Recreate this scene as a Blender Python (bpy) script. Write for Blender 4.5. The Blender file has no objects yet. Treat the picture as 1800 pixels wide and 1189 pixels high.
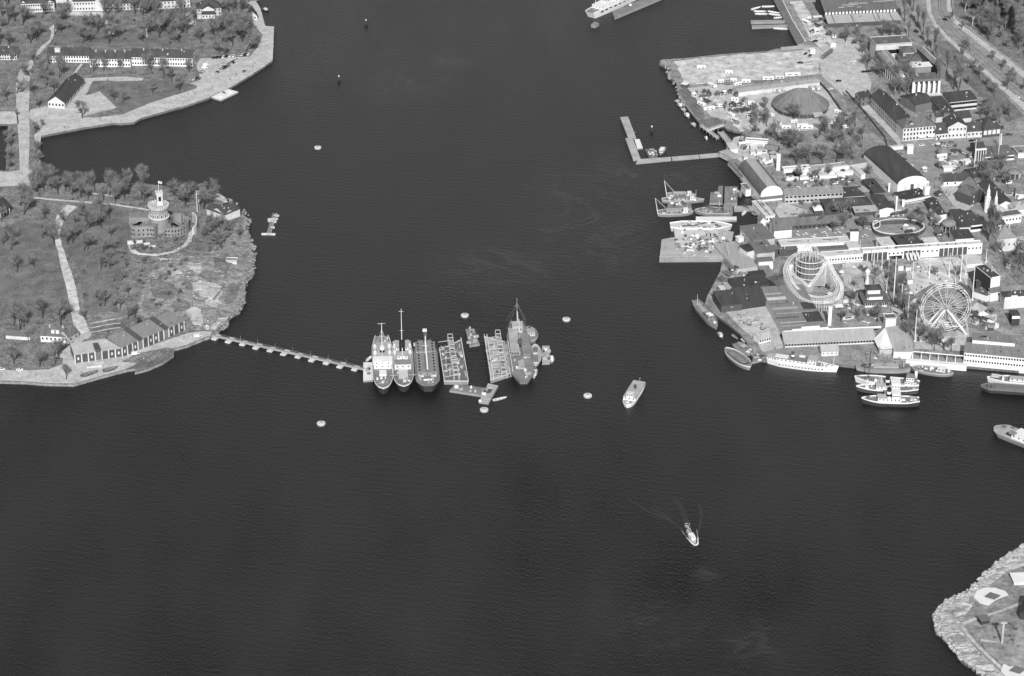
import bpy, bmesh, math, random
from mathutils import Vector, Matrix, noise
from mathutils.geometry import tessellate_polygon
R = math.radians
random.seed(11)
C = bpy.context.scene.collection
SC = bpy.context.scene
# ---------------------------------------------------------------- camera, sky, sun, exposure
CW, CH, FPX, PITCH, MPP = 1800.0, 1189.0, 4900.0, R(27.0), 0.36
CAMH = FPX*MPP*math.sin(PITCH)
cam_d = bpy.data.cameras.new("camera"); cam = bpy.data.objects.new("camera", cam_d); C.objects.link(cam)
cam_d.sensor_width = 36.0; cam_d.lens = FPX/CW*36.0; cam_d.clip_start = 10; cam_d.clip_end = 20000
cam.location = (0, 0, CAMH); cam.rotation_euler = (R(90)-PITCH, 0, 0)
SC.camera = cam
SUN_EL, SUN_AZ = R(35), R(-3)          # light travels towards +Y
w = bpy.data.worlds.new("World"); SC.world = w; w.use_nodes = True
nt = w.node_tree; nt.nodes.clear()
sky = nt.nodes.new("ShaderNodeTexSky"); sky.sky_type = 'NISHITA'; sky.sun_disc = False
sky.sun_elevation = SUN_EL; sky.sun_rotation = R(180) + SUN_AZ
bw = nt.nodes.new("ShaderNodeRGBToBW"); bg = nt.nodes.new("ShaderNodeBackground"); wo = nt.nodes.new("ShaderNodeOutputWorld")
bg.inputs['Strength'].default_value = 0.10
nt.links.new(sky.outputs[0], bw.inputs[0]); nt.links.new(bw.outputs[0], bg.inputs[0]); nt.links.new(bg.outputs[0], wo.inputs[0])
sl = bpy.data.lights.new("sun", 'SUN'); sl.energy = 3.6; sl.angle = R(0.5); sl.color = (1, 1, 1)
so = bpy.data.objects.new("sun", sl); C.objects.link(so); so.location = (0, 600, 900)
ld = Vector((math.sin(SUN_AZ)*math.cos(SUN_EL), math.cos(SUN_AZ)*math.cos(SUN_EL), -math.sin(SUN_EL)))
so.rotation_euler = ld.to_track_quat('-Z', 'Y').to_euler()
SC.view_settings.view_transform = 'Standard'; SC.view_settings.look = 'None'
SC.view_settings.exposure = 0.45; SC.view_settings.gamma = 1.0

# ---------------------------------------------------------------- pixel (of the 1800x1189 photo) -> world
cp, sp = math.cos(PITCH), math.sin(PITCH)
def F(px, py, z=0.0):
    u = (px-CW/2)/FPX; v = (CH/2-py)/FPX
    d = Vector((u, cp+sp*v, -sp+cp*v))
    t = (z-CAMH)/d.z
    return Vector((d.x*t, d.y*t, z))
def hz(P, ytop):                      # height of a vertical standing at P whose top shows at row ytop
    v = (CH/2-ytop)/FPX
    return CAMH + P.y/(cp+sp*v)*(-sp+cp*v) - P.z
def proj(P):
    dx, dy, dz = P.x, P.y, P.z-CAMH
    f = dy*cp-dz*sp; up = dy*sp+dz*cp
    return CW/2+FPX*dx/f, CH/2-FPX*up/f
def bump(x, y, cx, cy, rx, ry, h):
    d = ((x-cx)/rx)**2+((y-cy)/ry)**2
    return h*math.exp(-d*1.4)
_K1 = F(285, 440); _K2 = F(360, 500); _K3 = F(200, 500); _B1 = F(1790, 1110); _W1 = F(1800, 20)
def ROCKY(x, y):
    return max(0, 1-(((x-_K2.x-8)/52)**2+((y-_K2.y-4)/105)**2))
def hf(x, y):
    z = 1.6 + bump(x, y, _K1.x, _K1.y, 46, 75, 4.5) + bump(x, y, _K2.x-6, _K2.y, 34, 62, 5.0) + bump(x, y, _K3.x, _K3.y, 40, 60, 2.0)
    z += bump(x, y, _B1.x+8, _B1.y-6, 30, 40, 5.0)
    z += bump(x, y, _W1.x+25, _W1.y+20, 60, 90, 9.0)
    return z
def G(px, py):
    z = 1.6
    for i in range(5):
        P = F(px, py, z); z = hf(P.x, P.y)
    return F(px, py, z)
def SCL(py): return MPP*FPX*sp/(py*1.0-CH/2+FPX*math.tan(PITCH))/cp  # metres per pixel across, at row py

# ---------------------------------------------------------------- materials (all grey: the photo is a black-and-white print)
MATS = {}
def mat(name, v, amp=0.25, sc=0.5, rough=0.85, spec=0.2, fine=1.2, metal=0, stretch=None, bumpd=0):
    m = bpy.data.materials.new(name); m.use_nodes = True; n = m.node_tree; b = n.nodes["Principled BSDF"]
    g = n.nodes.new("ShaderNodeNewGeometry"); src = g.outputs['Position']
    if stretch:
        mp = n.nodes.new("ShaderNodeMapping"); mp.inputs['Scale'].default_value = stretch; mp.inputs['Rotation'].default_value = (0, 0, R(-12))
        n.links.new(src, mp.inputs[0]); src = mp.outputs[0]
    t1 = n.nodes.new("ShaderNodeTexNoise"); t1.inputs['Scale'].default_value = sc*0.25; t1.inputs['Detail'].default_value = 5
    t2 = n.nodes.new("ShaderNodeTexNoise"); t2.inputs['Scale'].default_value = fine; t2.inputs['Detail'].default_value = 3
    n.links.new(src, t1.inputs['Vector']); n.links.new(g.outputs['Position'], t2.inputs['Vector'])
    a = n.nodes.new("ShaderNodeMath"); a.operation = 'ADD'
    n.links.new(t1.outputs[0], a.inputs[0]); n.links.new(t2.outputs[0], a.inputs[1])
    r = n.nodes.new("ShaderNodeMapRange"); r.inputs['From Min'].default_value = 0.65; r.inputs['From Max'].default_value = 1.35
    lo, hi = v*(1-amp), min(0.9, v*(1+amp))
    r.inputs['To Min'].default_value = lo; r.inputs['To Max'].default_value = hi
    n.links.new(a.outputs[0], r.inputs[0])
    n.links.new(r.outputs[0], b.inputs['Base Color'])
    b.inputs['Roughness'].default_value = rough; b.inputs['Specular IOR Level'].default_value = spec; b.inputs['Metallic'].default_value = metal
    if bumpd:
        bp = n.nodes.new("ShaderNodeBump"); bp.inputs['Strength'].default_value = 1; bp.inputs['Distance'].default_value = bumpd
        n.links.new(a.outputs[0], bp.inputs['Height']); n.links.new(bp.outputs[0], b.inputs['Normal'])
    MATS[name] = m; return m
mat('white', .66, .12); mat('cream', .52, .18, fine=.8); mat('plaster', .40, .22, fine=.8); mat('brick', .22, .3, fine=1.5)
mat('grey', .22, .2); mat('mid', .15, .2); mat('dark', .075, .25); mat('black', .02, .2); mat('tar', .045, .3)
mat('roof_dark', .06, .35, stretch=(2, .3, 1)); mat('roof_mid', .12, .28, stretch=(3, .3, 1)); mat('roof_grey', .20, .25, stretch=(3, .3, 1))
mat('roof_light', .33, .2, stretch=(4, .3, 1)); mat('roof_pale', .50, .18); mat('glass', .02, .2, rough=.15, spec=.5)
mat('wood', .28, .3, fine=2); mat('steel', .34, .25); mat('deck', .20, .35, fine=1.5); mat('deck_light', .36, .3, fine=1.5); mat('hull_dark', .05, .3); mat('hull_grey', .24, .25)
mat('grass', .15, .5, sc=.4, fine=.7); mat('ground', .235, .6, sc=.45, fine=.55); mat('gravel', .43, .3, sc=.5, fine=.5); mat('sand', .48, .42, sc=.5, fine=.3)  # ground: darker mottling carries blots of tree shadow in its colour
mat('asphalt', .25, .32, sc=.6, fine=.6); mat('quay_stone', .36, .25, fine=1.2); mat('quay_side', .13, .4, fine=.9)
mat('soil', .175, .65, sc=.6, fine=.6, bumpd=.3); mat('rock', .235, .55, sc=1.2, fine=1.3, bumpd=.5); mat('rock_pale', .37, .4, sc=.9, fine=.8, bumpd=.5)
mat('wake_water', .024, .4, rough=.3, spec=.5); mat('slick', .085, .3, rough=.3, spec=.5); mat('scrub', .24, .5, sc=.5, fine=.4); mat('tent', .17, .3, stretch=(3,.3,1)); mat('bark', .055, .4); mat('bark_pale', .40, .3); mat('twig', .19, .45, fine=.25); mat('needle', .028, .4, fine=.5); mat('foam', .55, .3, fine=1.5)
mat('skin', .4, .1); mat('cloth_dark', .05, .3); mat('cloth_light', .45, .3)
def wmat():
    m = bpy.data.materials.new('water'); m.use_nodes = True; n = m.node_tree; b = n.nodes["Principled BSDF"]
    b.inputs['Roughness'].default_value = .22; b.inputs['IOR'].default_value = 1.33; b.inputs['Specular IOR Level'].default_value = .8
    g = n.nodes.new("ShaderNodeNewGeometry")
    def nz(scale, det, st=(1, 1, 1), rot=0):
        mp = n.nodes.new("ShaderNodeMapping"); mp.inputs['Scale'].default_value = st; mp.inputs['Rotation'].default_value = (0, 0, R(rot))
        t = n.nodes.new("ShaderNodeTexNoise"); t.inputs['Scale'].default_value = scale; t.inputs['Detail'].default_value = det
        n.links.new(g.outputs['Position'], mp.inputs[0]); n.links.new(mp.outputs[0], t.inputs['Vector']); return t.outputs[0]
    def mth(op, a, c):
        q = n.nodes.new("ShaderNodeMath"); q.operation = op
        for i, s in enumerate((a, c)):
            if hasattr(s, 'default_value'): n.links.new(s, q.inputs[i])
            else: q.inputs[i].default_value = s
        return q.outputs[0]
    big = nz(.006, 4, (1, .6, 1), 20); streak = nz(.03, 5, (1, .25, 1), 35); fine = nz(1.15, 3, (1, .38, 1)); wv = nz(.16, 3, (1, 1.7, 1), -24)
    # ripple bands set up by swell: a slow modulated wave
    wt = n.nodes.new("ShaderNodeTexWave"); wt.inputs['Scale'].default_value = .055; wt.inputs['Distortion'].default_value = 9; wt.inputs['Detail'].default_value = 2
    wt.inputs['Detail Scale'].default_value = .6; wt.bands_direction = 'Y'
    mp = n.nodes.new("ShaderNodeMapping"); mp.inputs['Rotation'].default_value = (0, 0, R(14)); n.links.new(g.outputs['Position'], mp.inputs[0]); n.links.new(mp.outputs[0], wt.inputs['Vector'])
    h = mth('ADD', mth('MULTIPLY', fine, 1.9), mth('MULTIPLY', wv, .3))
    h = mth('ADD', h, mth('MULTIPLY', mth('MULTIPLY', wt.outputs['Fac'], big), .22))
    bp = n.nodes.new("ShaderNodeBump"); bp.inputs['Strength'].default_value = .55; bp.inputs['Distance'].default_value = .5
    n.links.new(h, bp.inputs['Height']); n.links.new(bp.outputs[0], b.inputs['Normal'])
    s = mth('ADD', mth('MULTIPLY', big, .6), mth('MULTIPLY', streak, .4))
    r = n.nodes.new("ShaderNodeMapRange"); r.inputs['From Min'].default_value = .3; r.inputs['From Max'].default_value = .7
    r.inputs['To Min'].default_value = .000; r.inputs['To Max'].default_value = .024
    # foam plus slicks' sky reflection painted in base colour: ridged noise where currents meet
    dist = n.nodes.new("ShaderNodeTexNoise"); dist.inputs['Scale'].default_value = .018; dist.inputs['Detail'].default_value = 4; dist.inputs['Distortion'].default_value = 1.6; n.links.new(g.outputs['Position'], dist.inputs['Vector'])
    rd = mth('ABSOLUTE', mth('SUBTRACT', dist.outputs[0], .5), 0); rm_ = n.nodes.new("ShaderNodeMapRange"); rm_.inputs['From Min'].default_value = 0; rm_.inputs['From Max'].default_value = .035; rm_.inputs['To Min'].default_value = 1; rm_.inputs['To Max'].default_value = 0; n.links.new(rd, rm_.inputs[0])
    tot = None
    for (qx, qy, rad) in ((1015,395,75), (1120,305,60), (1000,340,60), (880,470,70), (1150,1100,40), (1320,1130,32), (790,108,30), (1240,1010,12), (1550,724,16), (1060,440,50), (720,150,60)):
        c_ = F(qx, qy, 0); vd = n.nodes.new("ShaderNodeVectorMath"); vd.operation = 'DISTANCE'; n.links.new(g.outputs['Position'], vd.inputs[0]); vd.inputs[1].default_value = c_
        m2 = n.nodes.new("ShaderNodeMapRange"); m2.interpolation_type = 'SMOOTHSTEP'; m2.inputs['From Min'].default_value = 0; m2.inputs['From Max'].default_value = rad; m2.inputs['To Min'].default_value = 1; m2.inputs['To Max'].default_value = 0; n.links.new(vd.outputs['Value'], m2.inputs[0])
        tot = m2.outputs[0] if tot is None else mth('MAXIMUM', tot, m2.outputs[0])
    brk = nz(.12, 4)
    fm = mth('MULTIPLY', mth('MULTIPLY', rm_.outputs[0], tot), mth('MULTIPLY', brk, .034))
    fm = mth('ADD', fm, mth('MULTIPLY', tot, .005))
    n.links.new(s, r.inputs[0]); n.links.new(mth('ADD', r.outputs[0], fm), b.inputs['Base Color'])
    r2 = n.nodes.new("ShaderNodeMapRange"); r2.inputs['From Min'].default_value = .35; r2.inputs['From Max'].default_value = .65
    r2.inputs['To Min'].default_value = .24; r2.inputs['To Max'].default_value = .46
    n.links.new(s, r2.inputs[0]); n.links.new(r2.outputs[0], b.inputs['Roughness'])
    MATS['water'] = m
wmat()

# ---------------------------------------------------------------- object helpers
def tag(o, label=None, cat=None, group=None, kind=None):
    if label: o['label'] = label
    if cat: o['category'] = cat
    if group: o['group'] = group
    if kind: o['kind'] = kind
    return o
def empty(name, loc, rz=0, **k):
    o = bpy.data.objects.new(name, None); C.objects.link(o); o.location = loc; o.rotation_euler = (0, 0, rz); o.empty_display_size = .5
    return tag(o, **k)
def copy_tree(o, parent=None):
    c = o.copy(); C.objects.link(c); c.parent = parent
    for ch in KIDS.get(o.name, ()): copy_tree(ch, c)
    return c
KIDS = {}
class MB:
    def __init__(s): s.v = []; s.f = []
    def add(s, vs, fs):
        k = len(s.v); s.v += [tuple(p) for p in vs]; s.f += [tuple(i+k for i in f) for f in fs]; return s
    def box(s, x0, x1, y0, y1, z0, z1):
        return s.add([(x0,y0,z0),(x1,y0,z0),(x1,y1,z0),(x0,y1,z0),(x0,y0,z1),(x1,y0,z1),(x1,y1,z1),(x0,y1,z1)],
                     [(3,2,1,0),(4,5,6,7),(0,1,5,4),(1,2,6,5),(2,3,7,6),(3,0,4,7)])
    def prism(s, pts, z0, z1):      # pts: 2D list, CCW; z may be per-point lists
        n = len(pts); a = sum(pts[i][0]*pts[(i+1)%n][1]-pts[(i+1)%n][0]*pts[i][1] for i in range(n))
        if a < 0: pts = list(reversed(pts))
        vs = [(p[0],p[1],z0) for p in pts]+[(p[0],p[1],z1) for p in pts]
        fs = [(i,(i+1)%n,(i+1)%n+n,i+n) for i in range(n)]
        if n <= 4: fs += [tuple(range(n-1,-1,-1)), tuple(range(n,2*n))]
        else:
            for t in tessellate_polygon([[Vector((p[0],p[1],0)) for p in pts]]):
                fs += [(t[0]+n,t[1]+n,t[2]+n)] if _ccw(pts,t) else [(t[2]+n,t[1]+n,t[0]+n)]
        return s.add(vs, fs)
    def hexa(s, b, t):              # 4 bottom points, 4 top points
        return s.add(list(b)+list(t), [(3,2,1,0),(4,5,6,7),(0,1,5,4),(1,2,6,5),(2,3,7,6),(3,0,4,7)])
    def tube(s, a, b, r0, r1=None, n=5):
        a = Vector(a); b = Vector(b); r1 = r0 if r1 is None else r1
        d = b-a
        if d.length < 1e-6: return s
        d.normalize(); u = d.orthogonal().normalized(); w_ = d.cross(u)
        vs = []
        for (p, r) in ((a, r0), (b, r1)):
            for i in range(n):
                q = 2*math.pi*i/n; vs.append(p+u*math.cos(q)*r+w_*math.sin(q)*r)
        fs = [(i,(i+1)%n,(i+1)%n+n,i+n) for i in range(n)]+[tuple(range(n-1,-1,-1)),tuple(range(n,2*n))]
        return s.add(vs, fs)
    def lathe(s, prof, n=16, cx=0, cy=0):   # prof: list of (r,z) bottom to top
        vs = []; fs = []
        for (r, z) in prof:
            for i in range(n):
                q = 2*math.pi*i/n; vs.append((cx+math.cos(q)*r, cy+math.sin(q)*r, z))
        for k in range(len(prof)-1):
            for i in range(n): fs.append((k*n+i,k*n+(i+1)%n,(k+1)*n+(i+1)%n,(k+1)*n+i))
        fs.append(tuple(range(n-1,-1,-1))); m = (len(prof)-1)*n; fs.append(tuple(range(m,m+n)))
        return s.add(vs, fs)
    def build(s, name, m, parent=None, smooth=False, loc=None):
        me = bpy.data.meshes.new(name); me.from_pydata(s.v, [], s.f); me.materials.append(MATS[m])
        if smooth: me.polygons.foreach_set('use_smooth', [True]*len(me.polygons))
        me.update()
        o = bpy.data.objects.new(name, me); C.objects.link(o)
        if loc is not None: o.location = loc
        if parent is not None: o.parent = parent; KIDS.setdefault(parent.name, []).append(o)
        return o
def _ccw(p, t):
    a, b, c = (p[i] for i in t); return (b[0]-a[0])*(c[1]-a[1])-(b[1]-a[1])*(c[0]-a[0]) > 0
def inst(me_obj, parent, loc, rz=0, scale=None):     # another object sharing a mesh
    o = me_obj.copy(); C.objects.link(o); o.parent = parent; o.location = loc; o.rotation_euler = (0, 0, rz)
    if scale: o.scale = scale
    KIDS.setdefault(parent.name, []).append(o); return o

# ---------------------------------------------------------------- ground sheets
def rag(pts, amp, step=4, closed=True, sel=None):
    out = []; n = len(pts)
    for i in range(n if closed else n-1):
        a = pts[i]; b = pts[(i+1)%n]; L = math.hypot(b[0]-a[0], b[1]-a[1]); k = max(1, int(L/step))
        on = sel is None or sel(a, b)
        if not on: out.append(a); continue
        for j in range(k):
            t = j/k; x = a[0]+(b[0]-a[0])*t; y = a[1]+(b[1]-a[1])*t
            nx = noise.noise(Vector((x*.13, y*.13, 3)))+.6*noise.noise(Vector((x*.5, y*.5, 7)))
            ny = noise.noise(Vector((x*.13, y*.13, 13)))+.6*noise.noise(Vector((x*.5, y*.5, 17)))
            out.append((x+nx*amp, y+ny*amp*.6))
    return out
def sheet(name, pts, m, off=0.0, cell=5.0, skirt=None, zf=None, label=None, rk=0, kind='structure', wallmat=None, **kw):
    if not rk and skirt is None and name in ('path','lawn','road','ground','yard','plaza','quay','pavement') and cell: pts = rag(pts, .45 if len(pts) > 8 and name == 'path' else .8, 5)
    W = [G(*p) for p in pts]
    if zf is None:
        zf = lambda x, y: hf(x, y)
    flat = [Vector((p.x, p.y, 0)) for p in W]
    bm = bmesh.new(); vs = [bm.verts.new(p) for p in flat]
    for t in tessellate_polygon([flat]):
        try: bm.faces.new([vs[i] for i in t])
        except ValueError: pass
    if cell:
        xs = [p.x for p in flat]; ys = [p.y for p in flat]
        for ax, (lo, hi) in ((0, (min(xs), max(xs))), (1, (min(ys), max(ys)))):
            k = math.ceil(lo/cell)*cell
            while k < hi:
                co = Vector((k, 0, 0)) if ax == 0 else Vector((0, k, 0)); no = Vector((1, 0, 0)) if ax == 0 else Vector((0, 1, 0))
                bmesh.ops.bisect_plane(bm, geom=bm.verts[:]+bm.edges[:]+bm.faces[:], plane_co=co, plane_no=no, dist=1e-4)
                k += cell
    bmesh.ops.recalc_face_normals(bm, faces=bm.faces)
    up = sum(f.normal.z for f in bm.faces)
    if up < 0: bmesh.ops.reverse_faces(bm, faces=bm.faces)
    for f in bm.faces:
        f.normal_update()
        if f.normal.z < 0: f.normal_flip()
    for v in bm.verts:
        z = zf(v.co.x, v.co.y)+off
        if rk:
            n3 = noise.fractal(Vector((v.co.x*.11, v.co.y*.11, 0)), .7, 2.1, 5)
            edge = 0 if any(e.is_boundary for e in v.link_edges) else 1
            z += rk*(n3*1.6+.25)*(edge if skirt is None else 1)
        v.co.z = z
    if skirt is not None:
        be = [e for e in bm.edges if e.is_boundary]
        r = bmesh.ops.extrude_edge_only(bm, edges=be)
        nv = [g for g in r['geom'] if isinstance(g, bmesh.types.BMVert)]
        for v in nv: v.co.z = skirt
        for g in r['geom']:
            if isinstance(g, bmesh.types.BMFace): g.material_index = 1
    me = bpy.data.meshes.new(name); bm.to_mesh(me); bm.free()
    me.materials.append(MATS[m])
    if skirt is not None: me.materials.append(MATS[wallmat or 'quay_side'])
    o = bpy.data.objects.new(name, me); C.objects.link(o)
    tag(o, kind=kind, label=label, **kw)
    return o
def strip(name, pts, wid, m, off, **k):       # ribbon along a pixel polyline, width in metres
    W = [G(*p) for p in pts]; L = []; Rr = []
    for i, p in enumerate(W):
        a = W[max(0, i-1)]; b = W[min(len(W)-1, i+1)]; d = (b-a); d.z = 0; d.normalize(); q = Vector((-d.y, d.x, 0))*(wid[i] if isinstance(wid, (list, tuple)) else wid)/2
        L.append(proj(p+q)); Rr.append(proj(p-q))
    return sheet(name, L+Rr[::-1], m, off, **k)

# ---------------------------------------------------------------- buildings
WIN_CACHE = {}
def win_mesh(w_, h_, m='glass'):
    k = (round(w_, 1), round(h_, 1), m)
    if k not in WIN_CACHE:
        me = bpy.data.meshes.new('window'); b = MB().box(-w_/2, w_/2, -.05, .12, 0, h_)
        me.from_pydata(b.v, [], b.f); me.materials.append(MATS[m]); WIN_CACHE[k] = me
    return WIN_CACHE[k]
class Bld:
    def __init__(s, name, label, cat, px, z=None, group=None):
        s.o = G(*px); s.root = empty(name, s.o, label=label, cat=cat, group=group); s.zb = s.o.z if z is None else z; s.nwin = 0
    def part(s, mb, name, m, P, rot, smooth=False):
        o = mb.build(name, m, s.root, smooth); o.location = P-s.o; o.rotation_euler = (0, 0, rot); return o
    def frame(s, p0, p1, D, h, at, z0=0):
        zr = s.zb+z0+(h if at == 'e' else 0)
        A = F(p0[0], p0[1], zr); B = F(p1[0], p1[1], zr); d = B-A; L = d.length; rot = math.atan2(d.y, d.x)
        if isinstance(D, tuple):
            Q = F(D[0], D[1], zr)-A; D = abs(-math.sin(rot)*Q.x+math.cos(rot)*Q.y)
        A.z = s.zb+z0
        return A, L, D, rot
    def wing(s, p0, p1, D, h, roof='gable', rh=2.5, ridge='x', wm='cream', rm='roof_dark', win=None, sides='fl', at='e', z0=0, ov=.4,
             ws=(1.1, 1.5), wgm='glass', par=.5, chim=0, parapet=None, wall=True, dorm=0, door=0, z_low=-1.0):
        A, L, D, rot = s.frame(p0, p1, D, h, at, z0)
        m = MB(); b0 = z_low if z0 == 0 else 0
        if wall:
            if roof == 'gable' and ridge == 'x':
                m.add([(0,0,b0),(L,0,b0),(L,D,b0),(0,D,b0),(0,0,h),(L,0,h),(L,D,h),(0,D,h),(0,D/2,h+rh-.05),(L,D/2,h+rh-.05)],
                      [(0,1,5,4),(2,3,7,6),(1,2,6,9,5),(3,0,4,8,7),(3,2,1,0)])
            elif roof == 'gable':
                m.add([(0,0,b0),(L,0,b0),(L,D,b0),(0,D,b0),(0,0,h),(L,0,h),(L,D,h),(0,D,h),(L/2,0,h+rh-.05),(L/2,D,h+rh-.05)],
                      [(0,1,5,8,4),(2,3,7,9,6),(1,2,6,5),(3,0,4,7),(3,2,1,0)])
            elif roof == 'shed':
                m.add([(0,0,b0),(L,0,b0),(L,D,b0),(0,D,b0),(0,0,h),(L,0,h),(L,D,h+rh),(0,D,h+rh)],
                      [(0,1,5,4),(1,2,6,5),(2,3,7,6),(3,0,4,7),(3,2,1,0)])
            elif roof == 'barrel':
                n = 14; vs = [(0,0,b0),(L,0,b0),(L,D,b0),(0,D,b0)]; arc = [(L/2-L/2*math.cos(math.pi*i/n), h+rh*math.sin(math.pi*i/n)) for i in range(n+1)]
                vs += [(x,0,z) for x, z in arc]+[(x,D,z) for x, z in arc]
                m.add(vs, [tuple([0,1]+[4+i for i in range(n,-1,-1)]), tuple([2,3]+[4+n+1+i for i in range(n+1)]), (3,0,4,4+n+1), (1,2,4+2*n+1,4+n), (3,2,1,0)])
            else: m.box(0, L, 0, D, b0, h)
            wo_ = s.part(m, 'wall', wm, A, rot)
        t = .25; r = MB()
        if roof == 'gable':
            if ridge == 'x':
                k = ov*rh/(D/2)
                for sgn in (0, 1):
                    y0, y1 = (-ov, D/2) if not sgn else (D+ov, D/2)
                    r.hexa([(-ov,y0,h-k),(L+ov,y0,h-k),(L+ov,y1,h+rh),(-ov,y1,h+rh)], [(-ov,y0,h-k+t),(L+ov,y0,h-k+t),(L+ov,y1,h+rh+t),(-ov,y1,h+rh+t)])
            else:
                k = ov*rh/(L/2)
                for sgn in (0, 1):
                    x0, x1 = (-ov, L/2) if not sgn else (L+ov, L/2)
                    r.hexa([(x0,-ov,h-k),(x1,-ov,h+rh),(x1,D+ov,h+rh),(x0,D+ov,h-k)], [(x0,-ov,h-k+t),(x1,-ov,h+rh+t),(x1,D+ov,h+rh+t),(x0,D+ov,h-k+t)])
        elif roof == 'hip':
            k = min(L, D)/2
            if L >= D: a, b_ = (k, D/2), (L-k, D/2)
            else: a, b_ = (L/2, k), (L/2, D-k)
            r.add([(-ov,-ov,h),(L+ov,-ov,h),(L+ov,D+ov,h),(-ov,D+ov,h),(a[0],a[1],h+rh),(b_[0]+.01,b_[1]+.01,h+rh)],
                  [(0,1,5,4),(1,2,5),(2,3,4,5),(3,0,4),(3,2,1,0)] if L >= D else [(0,1,4),(1,2,5,4),(2,3,5),(3,0,4,5),(3,2,1,0)])
        elif roof == 'flat':
            r.box(-ov, L+ov, -ov, D+ov, h, h+t)
            if par:
                q = MB(); tt = .3
                for (x0, x1, y0, y1) in ((-ov,L+ov,-ov,-ov+tt),(-ov,L+ov,D+ov-tt,D+ov),(-ov,-ov+tt,-ov+tt,D+ov-tt),(L+ov-tt,L+ov,-ov+tt,D+ov-tt)): q.box(x0,x1,y0,y1,h+t,h+t+par)
                s.part(q, 'parapet', parapet or wm, A, rot)
        elif roof == 'shed':
            r.hexa([(-ov,-ov,h),(L+ov,-ov,h),(L+ov,D+ov,h+rh),(-ov,D+ov,h+rh)], [(-ov,-ov,h+t),(L+ov,-ov,h+t),(L+ov,D+ov,h+rh+t),(-ov,D+ov,h+rh+t)])
        elif roof == 'barrel':
            n = 14; P = []
            for i in range(n+1):
                c, q = math.cos(math.pi*i/n), math.sin(math.pi*i/n)
                P.append((L/2-(L/2+ov)*c, h+(rh+.1)*q))
            for i in range(n):
                (xa, za), (xb, zb) = P[i], P[i+1]
                r.hexa([(xa,-ov,za),(xb,-ov,zb),(xb,D+ov,zb),(xa,D+ov,za)], [(xa,-ov,za+.2),(xb,-ov,zb+.2),(xb,D+ov,zb+.2),(xa,D+ov,za+.2)])
        ro = s.part(r, 'roof', rm, A, rot)
        if L*D > 70 and h > 3 and roof in ('flat','gable','hip','shed'):
            rv_ = random.Random(int(p0[0]*31+p0[1]*17)); nv = min(6, 2+int(L*D/130))
            for k_ in range(nv):
                x, y = rv_.uniform(.12,.88)*L, rv_.uniform(.15,.85)*D
                if roof == 'flat': z = h+t
                elif roof == 'shed': z = h+rh*y/D
                elif roof == 'hip': z = h+rh*min(x, L-x, y, D-y)/(min(L, D)/2)*.9
                elif ridge == 'x': z = h+rh*(1-abs(2*y/D-1))
                else: z = h+rh*(1-abs(2*x/L-1))
                a_ = rv_.uniform(.25,.8); hh_ = rv_.uniform(.5,1.3)
                if rv_.random() < .6: q = MB().box(x-a_, x+a_, y-a_*.7, y+a_*.7, z-.3, z+hh_)
                else: q = MB().tube((x,y,z-.3),(x,y,z+hh_+.4),.28,.28,6)
                s.part(q, 'roof_vent', rv_.choice(['dark','cream','mid','steel']), A, rot)
            if roof == 'flat' and L*D > 150:
                for k_ in range(3):
                    x, y = rv_.uniform(.1,.7)*L, rv_.uniform(.1,.7)*D; s.part(MB().box(x, x+L*rv_.uniform(.08,.25), y, y+D*rv_.uniform(.1,.25), h+t, h+t+.05), 'roof_patch', rv_.choice([rm,'roof_mid' if rm != 'roof_mid' else 'roof_grey']), A, rot)
        if win:
            rows, cols = win; me = win_mesh(ws[0], ws[1], wgm)
            for side in sides:
                Ls = L if side in 'fb' else D
                nc = cols if side == 'f' else max(1, int(round(cols*Ls/max(L, 1)))) if cols else max(1, int(Ls/3.2))
                if not cols and side == 'f': nc = max(1, int(Ls/3.2))
                for rr in range(rows):
                    zz = h*(rr+.5)/rows-ws[1]/2+.15
                    if zz+ws[1] > h-.1: zz = h-.15-ws[1]
                    for c in range(nc):
                        if s.nwin >= 98: break
                        tpos = (c+.5)/nc*Ls
                        if side == 'f': x, y, rz = tpos, 0, 0
                        elif side == 'l': x, y, rz = 0, D-tpos, -math.pi/2
                        elif side == 'r': x, y, rz = L, tpos, math.pi/2
                        else: x, y, rz = tpos, D, math.pi
                        o = bpy.data.objects.new('window', me); C.objects.link(o); o.parent = s.root
                        q = Vector((x*math.cos(rot)-y*math.sin(rot), x*math.sin(rot)+y*math.cos(rot), zz))
                        o.location = A-s.o+q; o.rotation_euler = (0, 0, rot+rz); s.nwin += 1
        for c in range(chim):
            x = L*(c+.6)/(chim+.2); q = MB().box(x-.45, x+.45, D*.42-.4, D*.42+.4, h, h+rh+1.0)
            s.part(q, 'chimney', 'plaster', A, rot)
        for c in range(dorm):
            x = L*(c+.5)/dorm; q = MB().box(x-.7, x+.7, D*.12, D*.3, h+.1, h+rh*.24+1.3)
            s.part(q, 'dormer', 'plaster', A, rot)
        if door:
            x = L*door; q = MB().box(x-.7, x+.7, -.07, .1, 0, 2.3); s.part(q, 'door', 'dark', A, rot)
        return A, L, D, rot
    def local(s, fr, mb, name, m, smooth=False):
        return s.part(mb, name, m, fr[0], fr[3], smooth)
def simple(name, label, cat, p0, p1, D, h, group=None, **k):
    mid = ((p0[0]+p1[0])/2, (p0[1]+p1[1])/2)
    if k.get('at', 'e') == 'e': mid = (mid[0], mid[1]+h/SCL(mid[1])*.9)
    b = Bld(name, label, cat, mid, group=group); b.fr = b.wing(p0, p1, D, h, **k); return b
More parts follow.
